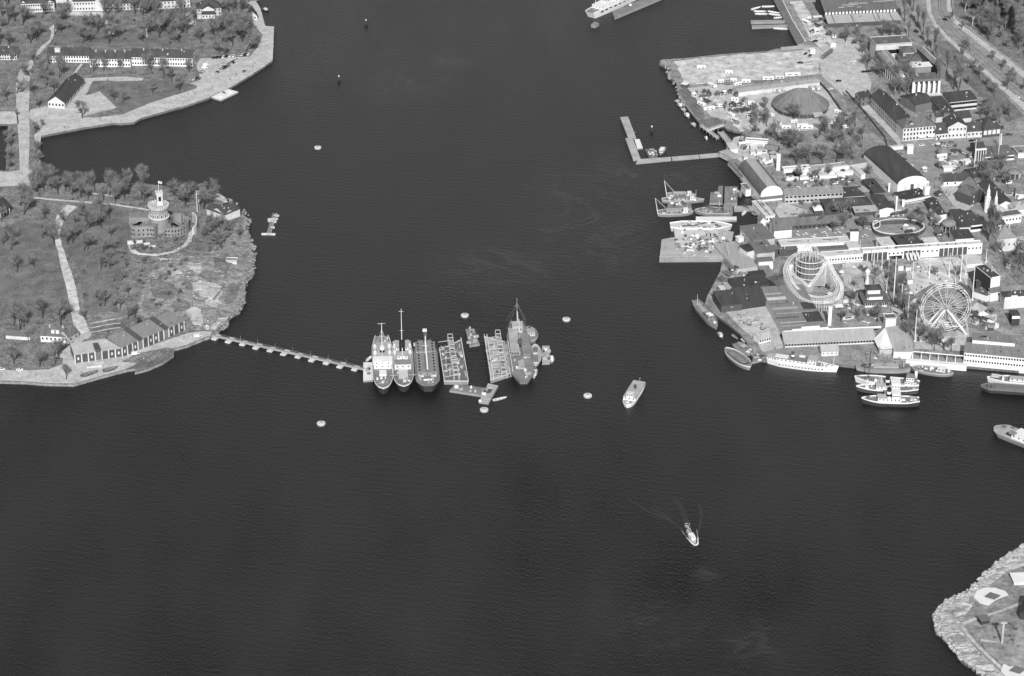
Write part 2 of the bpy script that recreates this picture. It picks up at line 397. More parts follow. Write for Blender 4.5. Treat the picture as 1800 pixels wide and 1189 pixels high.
# ---------------------------------------------------------------- auto labels for repeats: what it is, where it stands, its order there
ORD = ['leftmost','second from the left','third from the left','fourth from the left','fifth from the left','sixth from the left','seventh from the left',
       'eighth from the left','ninth from the left','tenth from the left']
PEND = {}
def pend(o, desc, place, x): PEND.setdefault((desc, place), []).append((x, o))
def flush_labels():
    for (desc, place), L in PEND.items():
        L.sort(key=lambda t: t[0]); n = len(L)
        for i, (x, o) in enumerate(L):
            if n == 1: q = ''
            elif i < 10 and i <= n-1-i: q = ', '+ORD[i]
            else:
                j = n-1-i; q = ', rightmost' if j == 0 else (', '+ORD[j].replace('left', 'right') if j < 10 else ', near the middle')
            o['label'] = desc+' '+place+q
# ---------------------------------------------------------------- water and land
sea = MB().add([(-9000,-3000,0),(9000,-3000,0),(9000,16000,0),(-9000,16000,0)], [(0,1,2,3)]).build('water', 'water'); tag(sea, kind='structure')
SK = [(-90,-90),(446,-90),(450,2),(458,16),(467,46),(482,47),(479,107),(445,130),(407,153),(365,173),(320,188),(250,207),(236,215),(214,217.5),(200,216.5),(150,224),(72,239),
      (71,262),(72,300),(40,304),(10,302),(12,260),(14,218),(-90,219)]
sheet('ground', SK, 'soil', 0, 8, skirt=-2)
KA = [(-90,300),(72,299),(84,302),(94,308),(98,318),(160,322),(250,322),(300,328),(345,334),(382,339),(395,347),(401,357),(421,369),(427,377),(438,385),(430,405),(441,414),(442,426),
      (442,438),(450,450),(445,465),(447,476),(434,491),(430,505),(425,509),(432,515),(430,528),(422,544),(404,557),(402,570),(379,584),(368,592),(358,595),(329,607),(307,613),(305,624),
      (287,637),(260,649),(237,655),(237,648),(220,651),(175,663),(130,676),(80,675),(43,672),(-90,668)]
KA = rag(KA, 2.6, 3, sel=lambda a, b: (a[0] > 380 or (a[0] > 300 and a[1] < 345)) and a[1] < 586)
sheet('terrain', KA, 'soil', -.06, 4, skirt=-2, wallmat='rock')
DJ = [(1340,-90),(1361,2),(1402,80),(1425,80),(1373,84),(1350,90),(1300,93),(1263,96),(1210,102),(1180,104),(1161,106),(1159,113),(1173,119),(1182,122),(1174,127),(1173,136),(1186,141),(1189,147),(1191,159),
      (1195,171),(1207,189),(1226,212),(1232,221),(1244,230),(1271,221),(1277,226),(1290,230),(1302,232),(1307,238),(1307,250),(1303,259),(1286,262),(1283,271),(1288,285),(1300,312),(1313,333),(1322,347),
      (1335,358),(1339,369),(1338,393),(1318,398),(1313,407),(1297,418),(1281,443),(1270,457),(1266,477),(1243,521),(1239,534),(1257,553),(1280,569),(1300,586),(1313,603),(1318,621),(1326,631),
      (1347,634),(1400,640),(1476,641),(1502,644),(1560,640),(1604,633),(1674,642),(1800,653),(1900,659),(1900,-90)]
DJ.remove((1425,80))
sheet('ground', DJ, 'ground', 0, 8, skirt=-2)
BE = [(1920,880),(1800,955),(1766,978),(1750,990),(1725,1017),(1700,1040),(1666,1053),(1647,1068),(1638,1082),(1643,1107),(1658,1122),(1681,1141),(1693,1164),(1710,1174),(1729,1189),(1760,1225),(1790,1290),(1920,1290)]
sheet('terrain', rag(BE, 2.8, 3, sel=lambda a, b: a[0] < 1900), 'scrub', -.06, 3.5, skirt=-2, wallmat='quay_side')

# Skeppsholmen surfaces
sheet('quay', [(467,46),(482,47),(479,107),(445,130),(407,153),(365,173),(320,188),(250,207),(236,215),(214,217.5),(200,216.5),(150,224),(72,239),(71,250),(62,252),(60,238),(72,228),(60,214),
               (47,205),(55,192),(85,186),(112,190),(124,180),(143,150),(143,138),(190,136),(188,142),(163,143),(150,168),(175,160),(205,190),(140,206),(170,207),(215,202),(262,182),(300,170),(345,156),
               (347,151),(330,149),(352,140),(345,115),(352,103),(375,102),(440,100),(455,80),(462,62),(450,49)], 'gravel', .05, 8)
sheet('road', [(29,200),(28,150),(33,128),(40,118),(58,102),(72,82),(88,70),(90,55),(86,50),(100,40),(101,52),(88,75),(72,92),(56,118),(52,150),(51,200),(52,250),(50,300),(35,303),(33,250)], 'gravel', .09, 8)
sheet('road', [(-60,198),(30,196),(33,218),(14,219),(-60,219)], 'gravel', .09, 0)
sheet('path', [(190,136),(217,135),(252,138),(250,142),(217,144),(190,142)], 'gravel', .09, 0)
sheet('path', [(142,112),(146,113),(130,134),(124,135)], 'gravel', .09, 0)
sheet('lawn', [(165,143),(214,143),(290,142),(340,149),(347,153),(300,169),(262,181),(215,201),(205,190),(176,161),(152,168)], 'grass', .12, 8)
sheet('lawn', [(92,40),(150,45),(175,50),(300,55),(330,60),(330,82),(90,80),(75,78)], 'grass', .05, 8)
sheet('path', [(110,22),(180,22),(200,60),(192,60),(176,28),(112,28)], 'sand', .1, 0)
sheet('path', [(336,20),(344,40),(345,45),(330,46),(325,20)], 'sand', .1, 0)
sheet('path', [(430,2),(450,2),(458,16),(466,46),(455,49),(440,40),(455,30),(445,12)], 'gravel', .1, 0)
# Kastellholmen surfaces
sheet('lawn', rag([(0,400),(50,385),(95,392),(108,440),(118,500),(122,540),(60,560),(0,560)], 2, 12), 'grass', .03, 4)
sheet('lawn', rag([(128,356),(225,362),(228,410),(222,470),(200,540),(160,555),(148,540),(140,470),(112,440),(105,390)], 2, 12), 'grass', .03, 4)
strip('path', [(60,348),(100,352),(150,356),(200,360),(240,366),(262,370)], 2.6, 'sand', .1, cell=4)
strip('path', [(160,340),(175,342),(212,347)], 2.0, 'sand', .1, cell=4)
strip('path', [(128,362),(112,375),(103,392),(100,410),(103,430),(108,445)], [9,8,6,4,4,4], 'sand', .1, cell=4)
strip('path', [(107,440),(112,462),(118,480),(126,510),(132,545),(148,590)], [4,5,6,6,6,10], 'sand', .1, cell=4)
strip('path', [(148,588),(140,602),(128,612),(113,630)], [10,7,7,16], 'gravel', .11, cell=4)
strip('path', [(232,440),(245,447),(275,449),(305,443),(322,434),(332,425),(336,410),(345,400)], 3.2, 'sand', .12, cell=3)
strip('path', [(390,446),(395,462),(397,480),(395,500),(388,512),(375,528)], 1.3, 'mid', .5, cell=3)
sheet('road', [(-60,303),(20,302),(34,300),(52,299),(66,303),(60,316),(58,327),(40,330),(30,327),(-20,330)], 'gravel', .12, 4)
sheet('quay', [(-60,648),(40,652),(85,650),(110,640),(112,625),(130,614),(140,628),(215,625),(330,586),(352,583),(372,583),(370,590),(358,594),(329,606),(307,612),(290,612),(240,622),(214,636),(240,640),(220,650),(175,662),(130,675),(80,674),(43,671),(-60,667)], 'gravel', .1, 5)
sheet('lawn', [(237,641),(262,636),(286,625),(303,616),(305,624),(287,636),(260,648),(238,653)], 'grass', .14, 4)
sheet('lawn', [(152,572),(205,565),(240,553),(240,562),(212,575),(160,586)], 'grass', .1, 3)
for k, (a, b) in enumerate(((561,559),(569,567),(577,575))):
    strip('path', [(158,a+9),(200,b+3),(212,b+2)], 1.2, 'sand', .35, cell=3)
sheet('rock', rag([(345,334),(382,339),(395,347),(401,357),(412,366),(402,360),(385,352),(365,345),(345,342)], 1.5, 3), 'rock_pale', .1, 3, rk=1.0)
sheet('rock', rag([(345,452),(372,440),(385,412),(405,402),(428,396),(434,392),(428,405),(439,415),(440,438),(446,450),(442,466),(443,476),(432,491),(428,506),(430,516),(427,528),(418,543),(401,556),(398,569),(378,582),(345,580),(338,560),(300,556),(250,560),(235,545),(250,520),(262,480),(290,460),(320,450)], 2.5, 5), 'rock', .12, 2.0, rk=.6)
for P_ in ([(338,500),(350,494),(372,498),(392,505),(390,520),(372,527),(350,520),(340,512)], [(330,462),(352,464),(360,474),(352,483),(340,478),(328,470)], [(280,455),(300,455),(302,461),(284,462)],
           [(303,478),(318,476),(324,486),(310,492),(300,487)], [(362,526),(385,522),(390,535),(375,541),(360,536)], [(336,548),(352,543),(356,556),(358,572),(340,572),(334,560)], [(405,555),(395,566),(378,580),(366,580),(382,562)]):
    sheet('rock', rag(P_, 2.2, 3), 'rock_pale', .3, 2, rk=.6)
for P_ in ([(262,490),(300,498),(318,515),(300,530),(268,522)], [(300,535),(330,530),(336,545),(305,552)], [(375,452),(400,448),(412,462),(398,478),(378,470)], [(345,488),(360,478),(385,484),(392,494),(370,492)], [(400,505),(420,500),(420,520),(405,540),(395,530)], [(255,525),(285,540),(262,552),(248,540)], [(322,494),(336,498),(338,512),(326,510)]):
    sheet('lawn', rag(P_, 2.4, 3), 'grass', .5, 2.0, rk=.6)
# Djurgarden surfaces
sheet('plaza', [(1200,156),(1240,152),(1300,150),(1440,140),(1460,165),(1485,205),(1478,226),(1440,234),(1370,240),(1335,236),(1310,226),(1280,212),(1250,205),(1225,180)], 'gravel', .03, 6)
sheet('plaza', [(1585,250),(1700,250),(1715,262),(1706,300),(1690,316),(1655,316),(1625,300),(1600,280)], 'asphalt', .03, 6)
sheet('plaza', [(1530,375),(1640,368),(1660,400),(1640,428),(1530,436)], 'asphalt', .03, 6)
sheet('ground', rag([(1185,108),(1300,96),(1400,90),(1440,84),(1440,130),(1360,140),(1300,143),(1240,148),(1205,150),(1195,128)], 2, 10), 'sand', .06, 8)
sheet('road', [(1402,78),(1438,84),(1455,98),(1470,110),(1480,125),(1520,165),(1560,210),(1590,243),(1600,262),(1580,262),(1540,228),(1500,185),(1462,150),(1445,135),(1440,105),(1420,92)], 'gravel', .1, 8)
sheet('road', [(1440,84),(1462,70),(1495,66),(1512,72),(1520,95),(1520,120),(1532,145),(1530,160),(1520,168),(1480,125),(1470,110)], 'gravel', .13, 8)
sheet('road', [(1390,2),(1410,2),(1428,30),(1445,45),(1462,70),(1440,84),(1420,60)], 'sand', .08, 8)
sheet('road', [(1585,247),(1700,243),(1762,240),(1790,238),(1800,250),(1800,262),(1760,262),(1700,268),(1650,262),(1606,275),(1600,300),(1620,330),(1650,352),(1700,420),(1735,470),(1760,500),(1800,520),(1800,545),(1790,545),(1745,495),(1722,462),(1694,420),(1640,350),(1612,325),(1588,290),(1580,262)], 'asphalt', .13, 8)
sheet('road', [(1633,-60),(1640,20),(1650,42),(1672,66),(1720,108),(1830,205),(1830,150),(1745,95),(1700,66),(1672,42),(1662,20),(1658,-60)], 'asphalt', .1, 8)
sheet('pavement', [(1622,-60),(1630,20),(1641,45),(1664,70),(1712,113),(1830,222),(1830,208),(1718,109),(1669,66),(1646,42),(1637,20),(1630,-60)], 'gravel', .13, 8)
for off in (0, 9):
    strip('road', [(1647+off*.3,-40),(1650+off*.5,18),(1662+off*.6,42),(1683+off,66),(1735+off,112),(1800+off*1.3,168)], .7, 'mid', .16, cell=6)
sheet('pavement', [(1664,-60),(1664,10),(1668,30),(1680,45),(1735,88),(1830,160),(1830,148),(1738,80),(1688,42),(1676,28),(1671,10),(1671,-60)], 'gravel', .13, 8)
sheet('lawn', [(1640,70),(1665,72),(1712,115),(1760,160),(1800,205),(1770,215),(1720,165),(1680,130),(1655,100)], 'grass', .07, 8)
sheet('lawn', [(1672,-60),(1830,-60),(1830,146),(1740,78),(1690,41),(1678,27)], 'soil', .04, 5)
sheet('lawn', [(1192,160),(1206,152),(1228,180),(1240,205),(1235,210),(1224,207),(1200,172)], 'grass', .12, 5)
sheet('lawn', [(1228,211),(1262,207),(1271,218),(1260,228),(1244,228),(1232,219)], 'grass', .12, 5)
sheet('lawn', [(1480,160),(1500,175),(1550,222),(1585,262),(1575,268),(1530,230),(1490,190)], 'soil', .12, 5)
sheet('lawn', [(1420,225),(1500,215),(1555,245),(1550,262),(1480,268),(1370,275),(1340,262),(1345,235)], 'ground', .1, 6)
sheet('lawn', [(1370,270),(1440,268),(1520,262),(1530,280),(1370,296)], 'soil', .13, 6)
strip('path', [(1248,163),(1262,183),(1280,203),(1298,222),(1306,232)], 4.2, 'sand', .17, cell=0)
strip('path', [(1262,150),(1290,178),(1310,200),(1330,215),(1400,226),(1460,222)], 11, 'gravel', .15, cell=0)
sheet('plaza', [(1590,470),(1620,455),(1725,450),(1722,470),(1702,480),(1700,500),(1690,512),(1664,505),(1640,500),(1620,510),(1606,520),(1596,500)], 'sand', .16, 6)
sheet('plaza', [(1480,450),(1585,462),(1590,500),(1602,540),(1608,600),(1604,618),(1585,570),(1480,575),(1480,530)], 'ground', .16, 6)
sheet('plaza', [(1480,465),(1520,458),(1550,470),(1560,500),(1500,515),(1484,500)], 'gravel', .2, 6)
sheet('plaza', [(1610,560),(1700,560),(1705,600),(1694,618),(1607,614)], 'gravel', .2, 6)
sheet('plaza', [(1360,395),(1530,385),(1530,420),(1520,430),(1385,420)], 'asphalt', .16, 6)
sheet('plaza', [(1370,355),(1395,363),(1420,370),(1415,380),(1370,384),(1362,372)], 'gravel', .16, 6)
sheet('plaza', [(1275,548),(1355,536),(1362,560),(1375,600),(1378,612),(1340,620),(1330,600),(1300,575)], 'gravel', .2, 6)
sheet('plaza', [(1283,262),(1290,242),(1310,238),(1340,250),(1365,262),(1365,290),(1330,296),(1318,285),(1300,300)], 'gravel', .18, 6)
sheet('yard', [(1652,328),(1668,322),(1684,322),(1712,362),(1694,377),(1686,376)], 'gravel', .21, 6)
sheet('lawn', [(1755,440),(1830,440),(1830,515),(1790,500),(1760,470)], 'soil', .12, 5)
sheet('quay', [(1502,644),(1476,641),(1400,640),(1347,634),(1345,622),(1378,612),(1480,616),(1540,616),(1560,632),(1604,633),(1560,640)], 'asphalt', .2, 6)
# Beckholmen surfaces
sheet('rock', rag([(1830,930),(1800,958),(1766,981),(1750,993),(1725,1020),(1700,1043),(1668,1056),(1650,1070),(1641,1083),(1645,1105),(1660,1120),(1684,1140),(1696,1162),(1713,1172),(1735,1189),(1765,1225),(1795,1290),(1830,1290),
      (1800,1250),(1775,1200),(1755,1178),(1735,1160),(1712,1135),(1695,1115),(1685,1098),(1700,1078),(1722,1050),(1740,1030),(1770,1005),(1830,985)], 2, 5), 'rock_pale', .06, 2.2, rk=.8)
sheet('lawn', rag([(1700,1100),(1724,1092),(1748,1083),(1800,1062),(1830,1060),(1830,1150),(1790,1170),(1765,1175),(1740,1150),(1718,1130)], 1.5, 8), 'scrub', .25, 3)
strip('road', [(1692,1098),(1722,1086),(1752,1078),(1800,1060),(1830,1050)], 2.2, 'gravel', .4, cell=3)
strip('road', [(1690,1102),(1705,1122),(1724,1142),(1745,1162),(1762,1178),(1785,1200)], 2.2, 'gravel', .4, cell=3)
# ---------------------------------------------------------------- trees
def tree_mesh(kind, seed):
    rnd = random.Random(seed); T = MB(); K = MB()
    def rv(s=1): return Vector((rnd.gauss(0,s), rnd.gauss(0,s), rnd.gauss(0,s)))
    def blade(p, q, w_):
        d = (q-p); u = d.cross(rv()).normalized()*w_
        K.add([p-u, p+u, q+u*.35, q-u*.35], [(0,1,2,3)])
    if kind == 'conifer':
        T.tube((0,0,0), (0,0,.95), .03, .006, 5)
        for i in range(900):
            z = rnd.uniform(.08, .99); r = (1-z)**.8*.27*rnd.uniform(.3, 1.1)+.01; a = rnd.uniform(0, 6.283)
            p = Vector((math.cos(a)*r, math.sin(a)*r, z)); n = Vector((math.cos(a), math.sin(a), rnd.uniform(-.5,.2)))
            u = n.cross(Vector((0,0,1))).normalized()*.022; d = n.normalized()*.045
            K.add([p-u, p+d*.3-u*.2, p+d, p+u], [(0,1,2,3)])
        return T, K
    def grow(p, d, L, r, lev):
        n = 3; pts = [p]
        for i in range(n):
            d = (d+rv(.10)+Vector((0,0,.16 if kind != 'poplar' else .25))).normalized(); pts.append(pts[-1]+d*L/n)
        for i in range(n):
            (T if lev < 2 else K).tube(pts[i], pts[i+1], r*(1-i*.22), r*(1-(i+1)*.22), 5 if lev < 2 else 3)
        if lev >= 3:
            for i in range(6):
                q = pts[i%n].lerp(pts[i%n+1], rnd.random()); e = q+(d+rv(.33)+Vector((0,0,.25))).normalized()*rnd.uniform(.08,.17)
                blade(q, e, .0032)
                m = q.lerp(e, rnd.uniform(.3,.8)); blade(m, m+((e-q).normalized()+rv(.35)).normalized()*rnd.uniform(.05,.09), .0022)
            return
        nb = (6, 5, 4)[lev]
        for i in range(nb):
            f = rnd.uniform(.35, 1) if lev else (.6+.4*i/(nb-1))
            k = min(n-1, int(f*n)); q = pts[k].lerp(pts[k+1], f*n-k)
            a = rnd.uniform(0, 6.283)+i*2.4
            sp_ = {'round': .62, 'poplar': .27, 'bush': 1.2}[kind]
            side = d.orthogonal(); side.rotate(Matrix.Rotation(a, 3, d))
            dd = (d+side.normalized()*sp_*rnd.uniform(.7,1.3)).normalized()
            grow(q, dd, L*rnd.uniform(.52,.72), r*.55, lev+1)
    L0 = {'round': .42, 'poplar': .48, 'bush': .22}[kind]
    grow(Vector((0,0,0)), Vector((rnd.gauss(0,.05), rnd.gauss(0,.05), 1)).normalized(), L0, .024 if kind != 'bush' else .012, 0)
    zmax = max(v[2] for v in T.v+K.v)
    for M in (T, K): M.v = [(x/zmax, y/zmax, z/zmax) for x, y, z in M.v]
    return T, K
PROTO = {}
def tree_proto(kind, i, pale=False):
    k = (kind, i, pale)
    if k not in PROTO:
        T, K = tree_mesh(kind, hash((len(kind)*7+i*13)) + i)
        a = bpy.data.meshes.new('trunk'); a.from_pydata(T.v, [], T.f); a.materials.append(MATS['bark_pale' if pale else 'bark'])
        b = bpy.data.meshes.new('crown'); b.from_pydata(K.v, [], K.f); b.materials.append(MATS['needle' if kind == 'conifer' else 'twig'])
        PROTO[k] = (a, b)
    return PROTO[k]
TREES = []
def tree(px, py, h, kind='round', place='', group='bare trees', pale=False, rnd=random):
    P = G(px, py); a, b = tree_proto(kind, rnd.randrange(5), pale)
    nm = {'round': 'bare_tree', 'poplar': 'poplar_tree', 'bush': 'bush', 'conifer': 'conifer_tree'}[kind]
    r = empty(nm, P, rnd.uniform(0, 6.28), cat={'bush': 'bush'}.get(kind, 'tree'), group=group)
    hh = h*rnd.uniform(1.15, 1.6); wd = rnd.uniform(1.0, 1.35) if kind == 'round' else rnd.uniform(.9, 1.1)
    for me in (a, b):
        o = bpy.data.objects.new(me.name, me); C.objects.link(o); o.parent = r; o.scale = (hh*wd, hh*wd, hh)
    size = {'round': ('tall bare tree' if h >= 13 else ('bare tree' if h >= 9 else 'small bare tree')), 'poplar': 'slender upright bare tree', 'bush': 'low leafless bush', 'conifer': 'dark conifer'}[kind]
    if pale: size = 'pale trunked bare tree'
    pend(r, size, place, px); TREES.append(r); return r
def inpoly(x, y, P):
    c = False; n = len(P)
    for i in range(n):
        x1, y1 = P[i]; x2, y2 = P[(i+1)%n]
        if (y1 > y) != (y2 > y) and x < (x2-x1)*(y-y1)/(y2-y1)+x1: c = not c
    return c
def grove(poly, n, h, place, kind='round', group='bare trees', seed=1, pale=0, gap=7):
    rnd = random.Random(seed); xs = [p[0] for p in poly]; ys = [p[1] for p in poly]; done = []; t = 0
    while len(done) < n and t < 3000:
        t += 1; x = rnd.uniform(min(xs), max(xs)); y = rnd.uniform(min(ys), max(ys))
        if not inpoly(x, y, poly) or any(abs(x-a)+abs(y-b)*2 < gap for a, b in done): continue
        done.append((x, y)); tree(x, y, h*rnd.uniform(.8, 1.2), kind, place, group, pale > rnd.random(), rnd)
def trees_at(pts, h, place, kind='round', group='bare trees', seed=5):
    rnd = random.Random(seed)
    for p in pts: tree(p[0], p[1], p[2] if len(p) > 2 else h, kind, place, group, False, rnd)
g1 = 'bare trees on the upper left island'; g2 = 'bare trees around the castle island'; g3 = 'bare trees in the fairground quarter'; g4 = 'trees of the park at top right'
grove([(0,25),(85,25),(60,90),(0,85)], 13, 12, 'left of the diagonal park path', group=g1, seed=2)
grove([(105,25),(180,25),(180,82),(85,85)], 11, 11, 'in the park before the middle pale block', group=g1, seed=3)
grove([(185,22),(262,20),(262,82),(185,82)], 13, 13, 'in the park left of the gabled house', group=g1, seed=4, pale=.15)
grove([(265,15),(338,25),(345,50),(320,84),(265,82)], 13, 14, 'in the park beside the gabled house', group=g1, seed=5, pale=.2)
grove([(352,55),(440,48),(455,70),(448,98),(400,100),(352,96)], 19, 13, 'in the dense grove above the car park', group=g1, seed=6, gap=8)
grove([(400,8),(432,8),(428,42),(392,40)], 6, 12, 'between the gabled house and the hut', group=g1, seed=7)
trees_at([(20,108,8),(60,112,11),(75,125,12),(90,118),(112,118),(165,128,10),(182,124),(205,122,8),(268,130,12),(288,138,12),(316,163,13),(303,145),(333,128)], 10, 'before the long white barracks', group=g1)
trees_at([(14,178,11),(30,165),(62,168,13),(70,190,10),(82,150,13),(105,138,13),(55,140,14),(95,160,12)], 12, 'around the dark boat shed', group=g1, seed=8)
trees_at([(200,178,14),(215,182,8),(145,208,12),(268,165,7)], 10, 'on the round lawn by the quay', group=g1, seed=9)
trees_at([(30,206,6),(62,232,7),(72,226,6),(16,250,8),(20,262,9),(18,280,9),(62,270,8),(65,285,7),(14,300,8)], 8, 'along the causeway', group=g2, seed=10)
grove([(62,326),(150,326),(150,352),(62,346)], 15, 11, 'in the row on the north shore', group=g2, seed=11)
grove([(152,326),(262,326),(262,362),(152,354)], 15, 12, 'on the shore left of the round tower', group=g2, seed=12)
grove([(305,336),(370,340),(385,352),(360,372),(310,362)], 12, 11, 'behind the castle tower', group=g2, seed=13)
grove([(112,385),(165,370),(195,385),(195,440),(170,456),(120,455),(110,420)], 15, 11, 'in the thicket beside the meadow path', group=g2, seed=14, gap=9)
trees_at([(36,362,13),(42,378,12),(78,385),(95,430,12),(88,415),(75,420),(3,390),(20,440,9),(30,480,10),(60,470,8),(5,430,13)], 10, 'on the left meadow', group=g2, seed=15)
grove([(205,400),(228,440),(240,520),(205,555),(170,540),(165,470)], 13, 8, 'on the slope below the castle', group=g2, seed=16)
grove([(348,398),(375,392),(410,405),(425,420),(415,445),(385,440),(352,430)], 16, 8, 'on the rocks right of the castle', group=g2, seed=17, gap=7)
trees_at([(35,580,15),(42,575,14),(25,572,12),(75,560,12),(107,572,14),(112,562,12),(98,640,14),(104,632,12),(117,668,10),(25,640,11),(70,645,11),(50,600,6)], 11, 'around the white cottage', group=g2, seed=18)
trees_at([(152,562,7),(238,560,9),(225,562,8),(214,452,5),(254,442,5),(306,428,5),(258,462,5)], 7, 'between the castle and the long shed', group=g2, seed=19)
grove([(1312,205),(1345,190),(1352,225),(1330,238),(1305,228)], 8, 9, 'left of the circus tent', group=g3, seed=20)
trees_at([(1368,250,14),(1385,262,13),(1400,268,14),(1378,258,12),(1440,240,13),(1450,236,11),(1395,212,13),(1400,256,9)], 12, 'below the circus tent', group=g3, seed=21)
grove([(1455,228),(1500,222),(1545,240),(1540,262),(1470,262)], 11, 10, 'between the tent and the theatre', group=g3, seed=22)
trees_at([(1400,290,14),(1422,288,15),(1446,288,14),(1470,286,14),(1498,282,12),(1520,312,10),(1405,318,9),(1432,318,9),(1455,312,9)], 12, 'behind the long white gallery', group=g3, seed=23)
grove([(1512,78),(1530,70),(1535,110),(1562,140),(1555,150),(1535,135),(1518,110)], 9, 9, 'left of the temple fronted hall', group=g3, seed=24)
grove([(1585,140),(1610,150),(1600,185),(1570,180),(1560,160)], 9, 12, 'between the barracks and the temple fronted hall', group=g3, seed=25)
trees_at([(1486,74,12),(1550,66,12),(1565,68,12),(1580,66,11),(1515,68,9)], 11, 'before the timber hall', group=g3, seed=26)
trees_at([(1590,38),(1597,66,12),(1604,20),(1612,48),(1622,62),(1630,82,17),(1640,95,17),(1645,122,17),(1652,150,16),(1664,128,16),(1676,158,19),(1685,162,19),(1688,118)], 15, 'beside the avenue', kind='poplar', group=g3, seed=27)
trees_at([(1705,90),(1722,140),(1735,155,8),(1700,150,9),(1712,128,8),(1748,170,8),(1745,108,7),(1760,124,7),(1776,138,7),(1787,150,8),(1795,158,8),(1770,158,8),(1690,52,7),(1676,38,7)], 10, 'lining the tram avenue', group=g3, seed=28)
grove([(1682,0),(1750,0),(1750,70),(1735,74),(1690,35)], 9, 13, 'in the wood left of the birches', group=g4, seed=29, pale=.12)
grove([(1752,0),(1800,0),(1800,130),(1752,85)], 9, 13, 'in the wood at the top right corner', group=g4, seed=30, pale=.18)
grove([(1692,8),(1745,0),(1798,60),(1790,120),(1740,70)], 9, 10, 'among the bare trees at top right', kind='conifer', group='dark conifers at top right', seed=31)
grove([(1725,195),(1775,195),(1785,220),(1765,232),(1722,222)], 10, 9, 'behind the row of town houses', group=g3, seed=32)
grove([(1702,285),(1752,285),(1778,322),(1760,345),(1715,318)], 14, 9, 'in the garden behind the twin spires', group=g3, seed=33)
trees_at([(1738,412,20),(1745,420,22),(1752,425,20),(1741,428,18),(1748,436,18)], 20, 'beside the twin spires', kind='poplar', group=g3, seed=34)
grove([(1758,450),(1800,445),(1800,492),(1775,480)], 8, 9, 'below the grey hipped house', group=g3, seed=35)
trees_at([(1440,398,8),(1464,408,9),(1487,402,9),(1518,404,9),(1412,396,8),(1478,390,14),(1495,375,11)], 9, 'in the garden left of the oval track', group=g3, seed=36)
trees_at([(1600,395,8),(1618,402,8),(1640,400,9),(1612,380,7),(1630,385,7)], 8, 'right of the oval track', group=g3, seed=37)
trees_at([(1568,500,10),(1575,512,11),(1582,530,10),(1590,552,11),(1598,575,12),(1572,480,9),(1586,508,9),(1600,590,12),(1613,600,12),(1592,600,13),(1562,478,9),(1605,560,10)], 10, 'in the row beside the big wheel', group=g3, seed=38)
trees_at([(1510,566,10),(1542,566,11),(1477,566,8),(1535,500,12),(1500,530,8),(1642,617,10),(1660,616,14),(1672,618,9),(1680,490,8),(1643,486,7)], 10, 'near the harbour restaurant roof', group=g3, seed=39)
wd = []
rr = random.Random(4)
U = MB()
for i in range(2600):
    x, y = rr.uniform(1674,1830), rr.uniform(-40,140)
    if not inpoly(x, y, [(1676,-60),(1830,-60),(1830,140),(1740,74),(1690,38)]): continue
    P = G(x, y); a = rr.uniform(0,6.28); hh = rr.uniform(.8,3.5)
    q = P+Vector((math.cos(a)*rr.uniform(0,.8), math.sin(a)*rr.uniform(0,.8), hh)); U.tube(P-Vector((0,0,.3)), q, .12, .02, 3)

W_ = MB()
for i in range(85):
    for t_ in range(50):
        x, y = rr.uniform(1680,1825), rr.uniform(-30,135)
        if inpoly(x, y, [(1678,-60),(1830,-60),(1830,138),(1742,72),(1692,36)]): break
    else: continue
    P = G(x, y); a_, b_ = tree_proto('round', i%5); hh = rr.uniform(9,14); an = rr.uniform(0,6.28); ca, sa = math.cos(an)*hh, math.sin(an)*hh
    for me in (a_, b_) if i%3 else (b_,):
        if i%5 == 0 and me is a_: continue
        W_.add([(P.x+v.co.x*ca-v.co.y*sa, P.y+v.co.x*sa+v.co.y*ca, P.z+v.co.z*hh) for v in me.vertices], [tuple(p.vertices) for p in me.polygons])
W_.build('woodland', 'twig'); tag(bpy.data.objects['woodland'], 'leafless woodland filling the park slope beyond the avenue at top right', 'woodland', kind='stuff')
U.build('undergrowth', 'twig'); tag(bpy.data.objects['undergrowth'], 'brown leafless undergrowth covering the park floor at top right', 'undergrowth', kind='stuff')
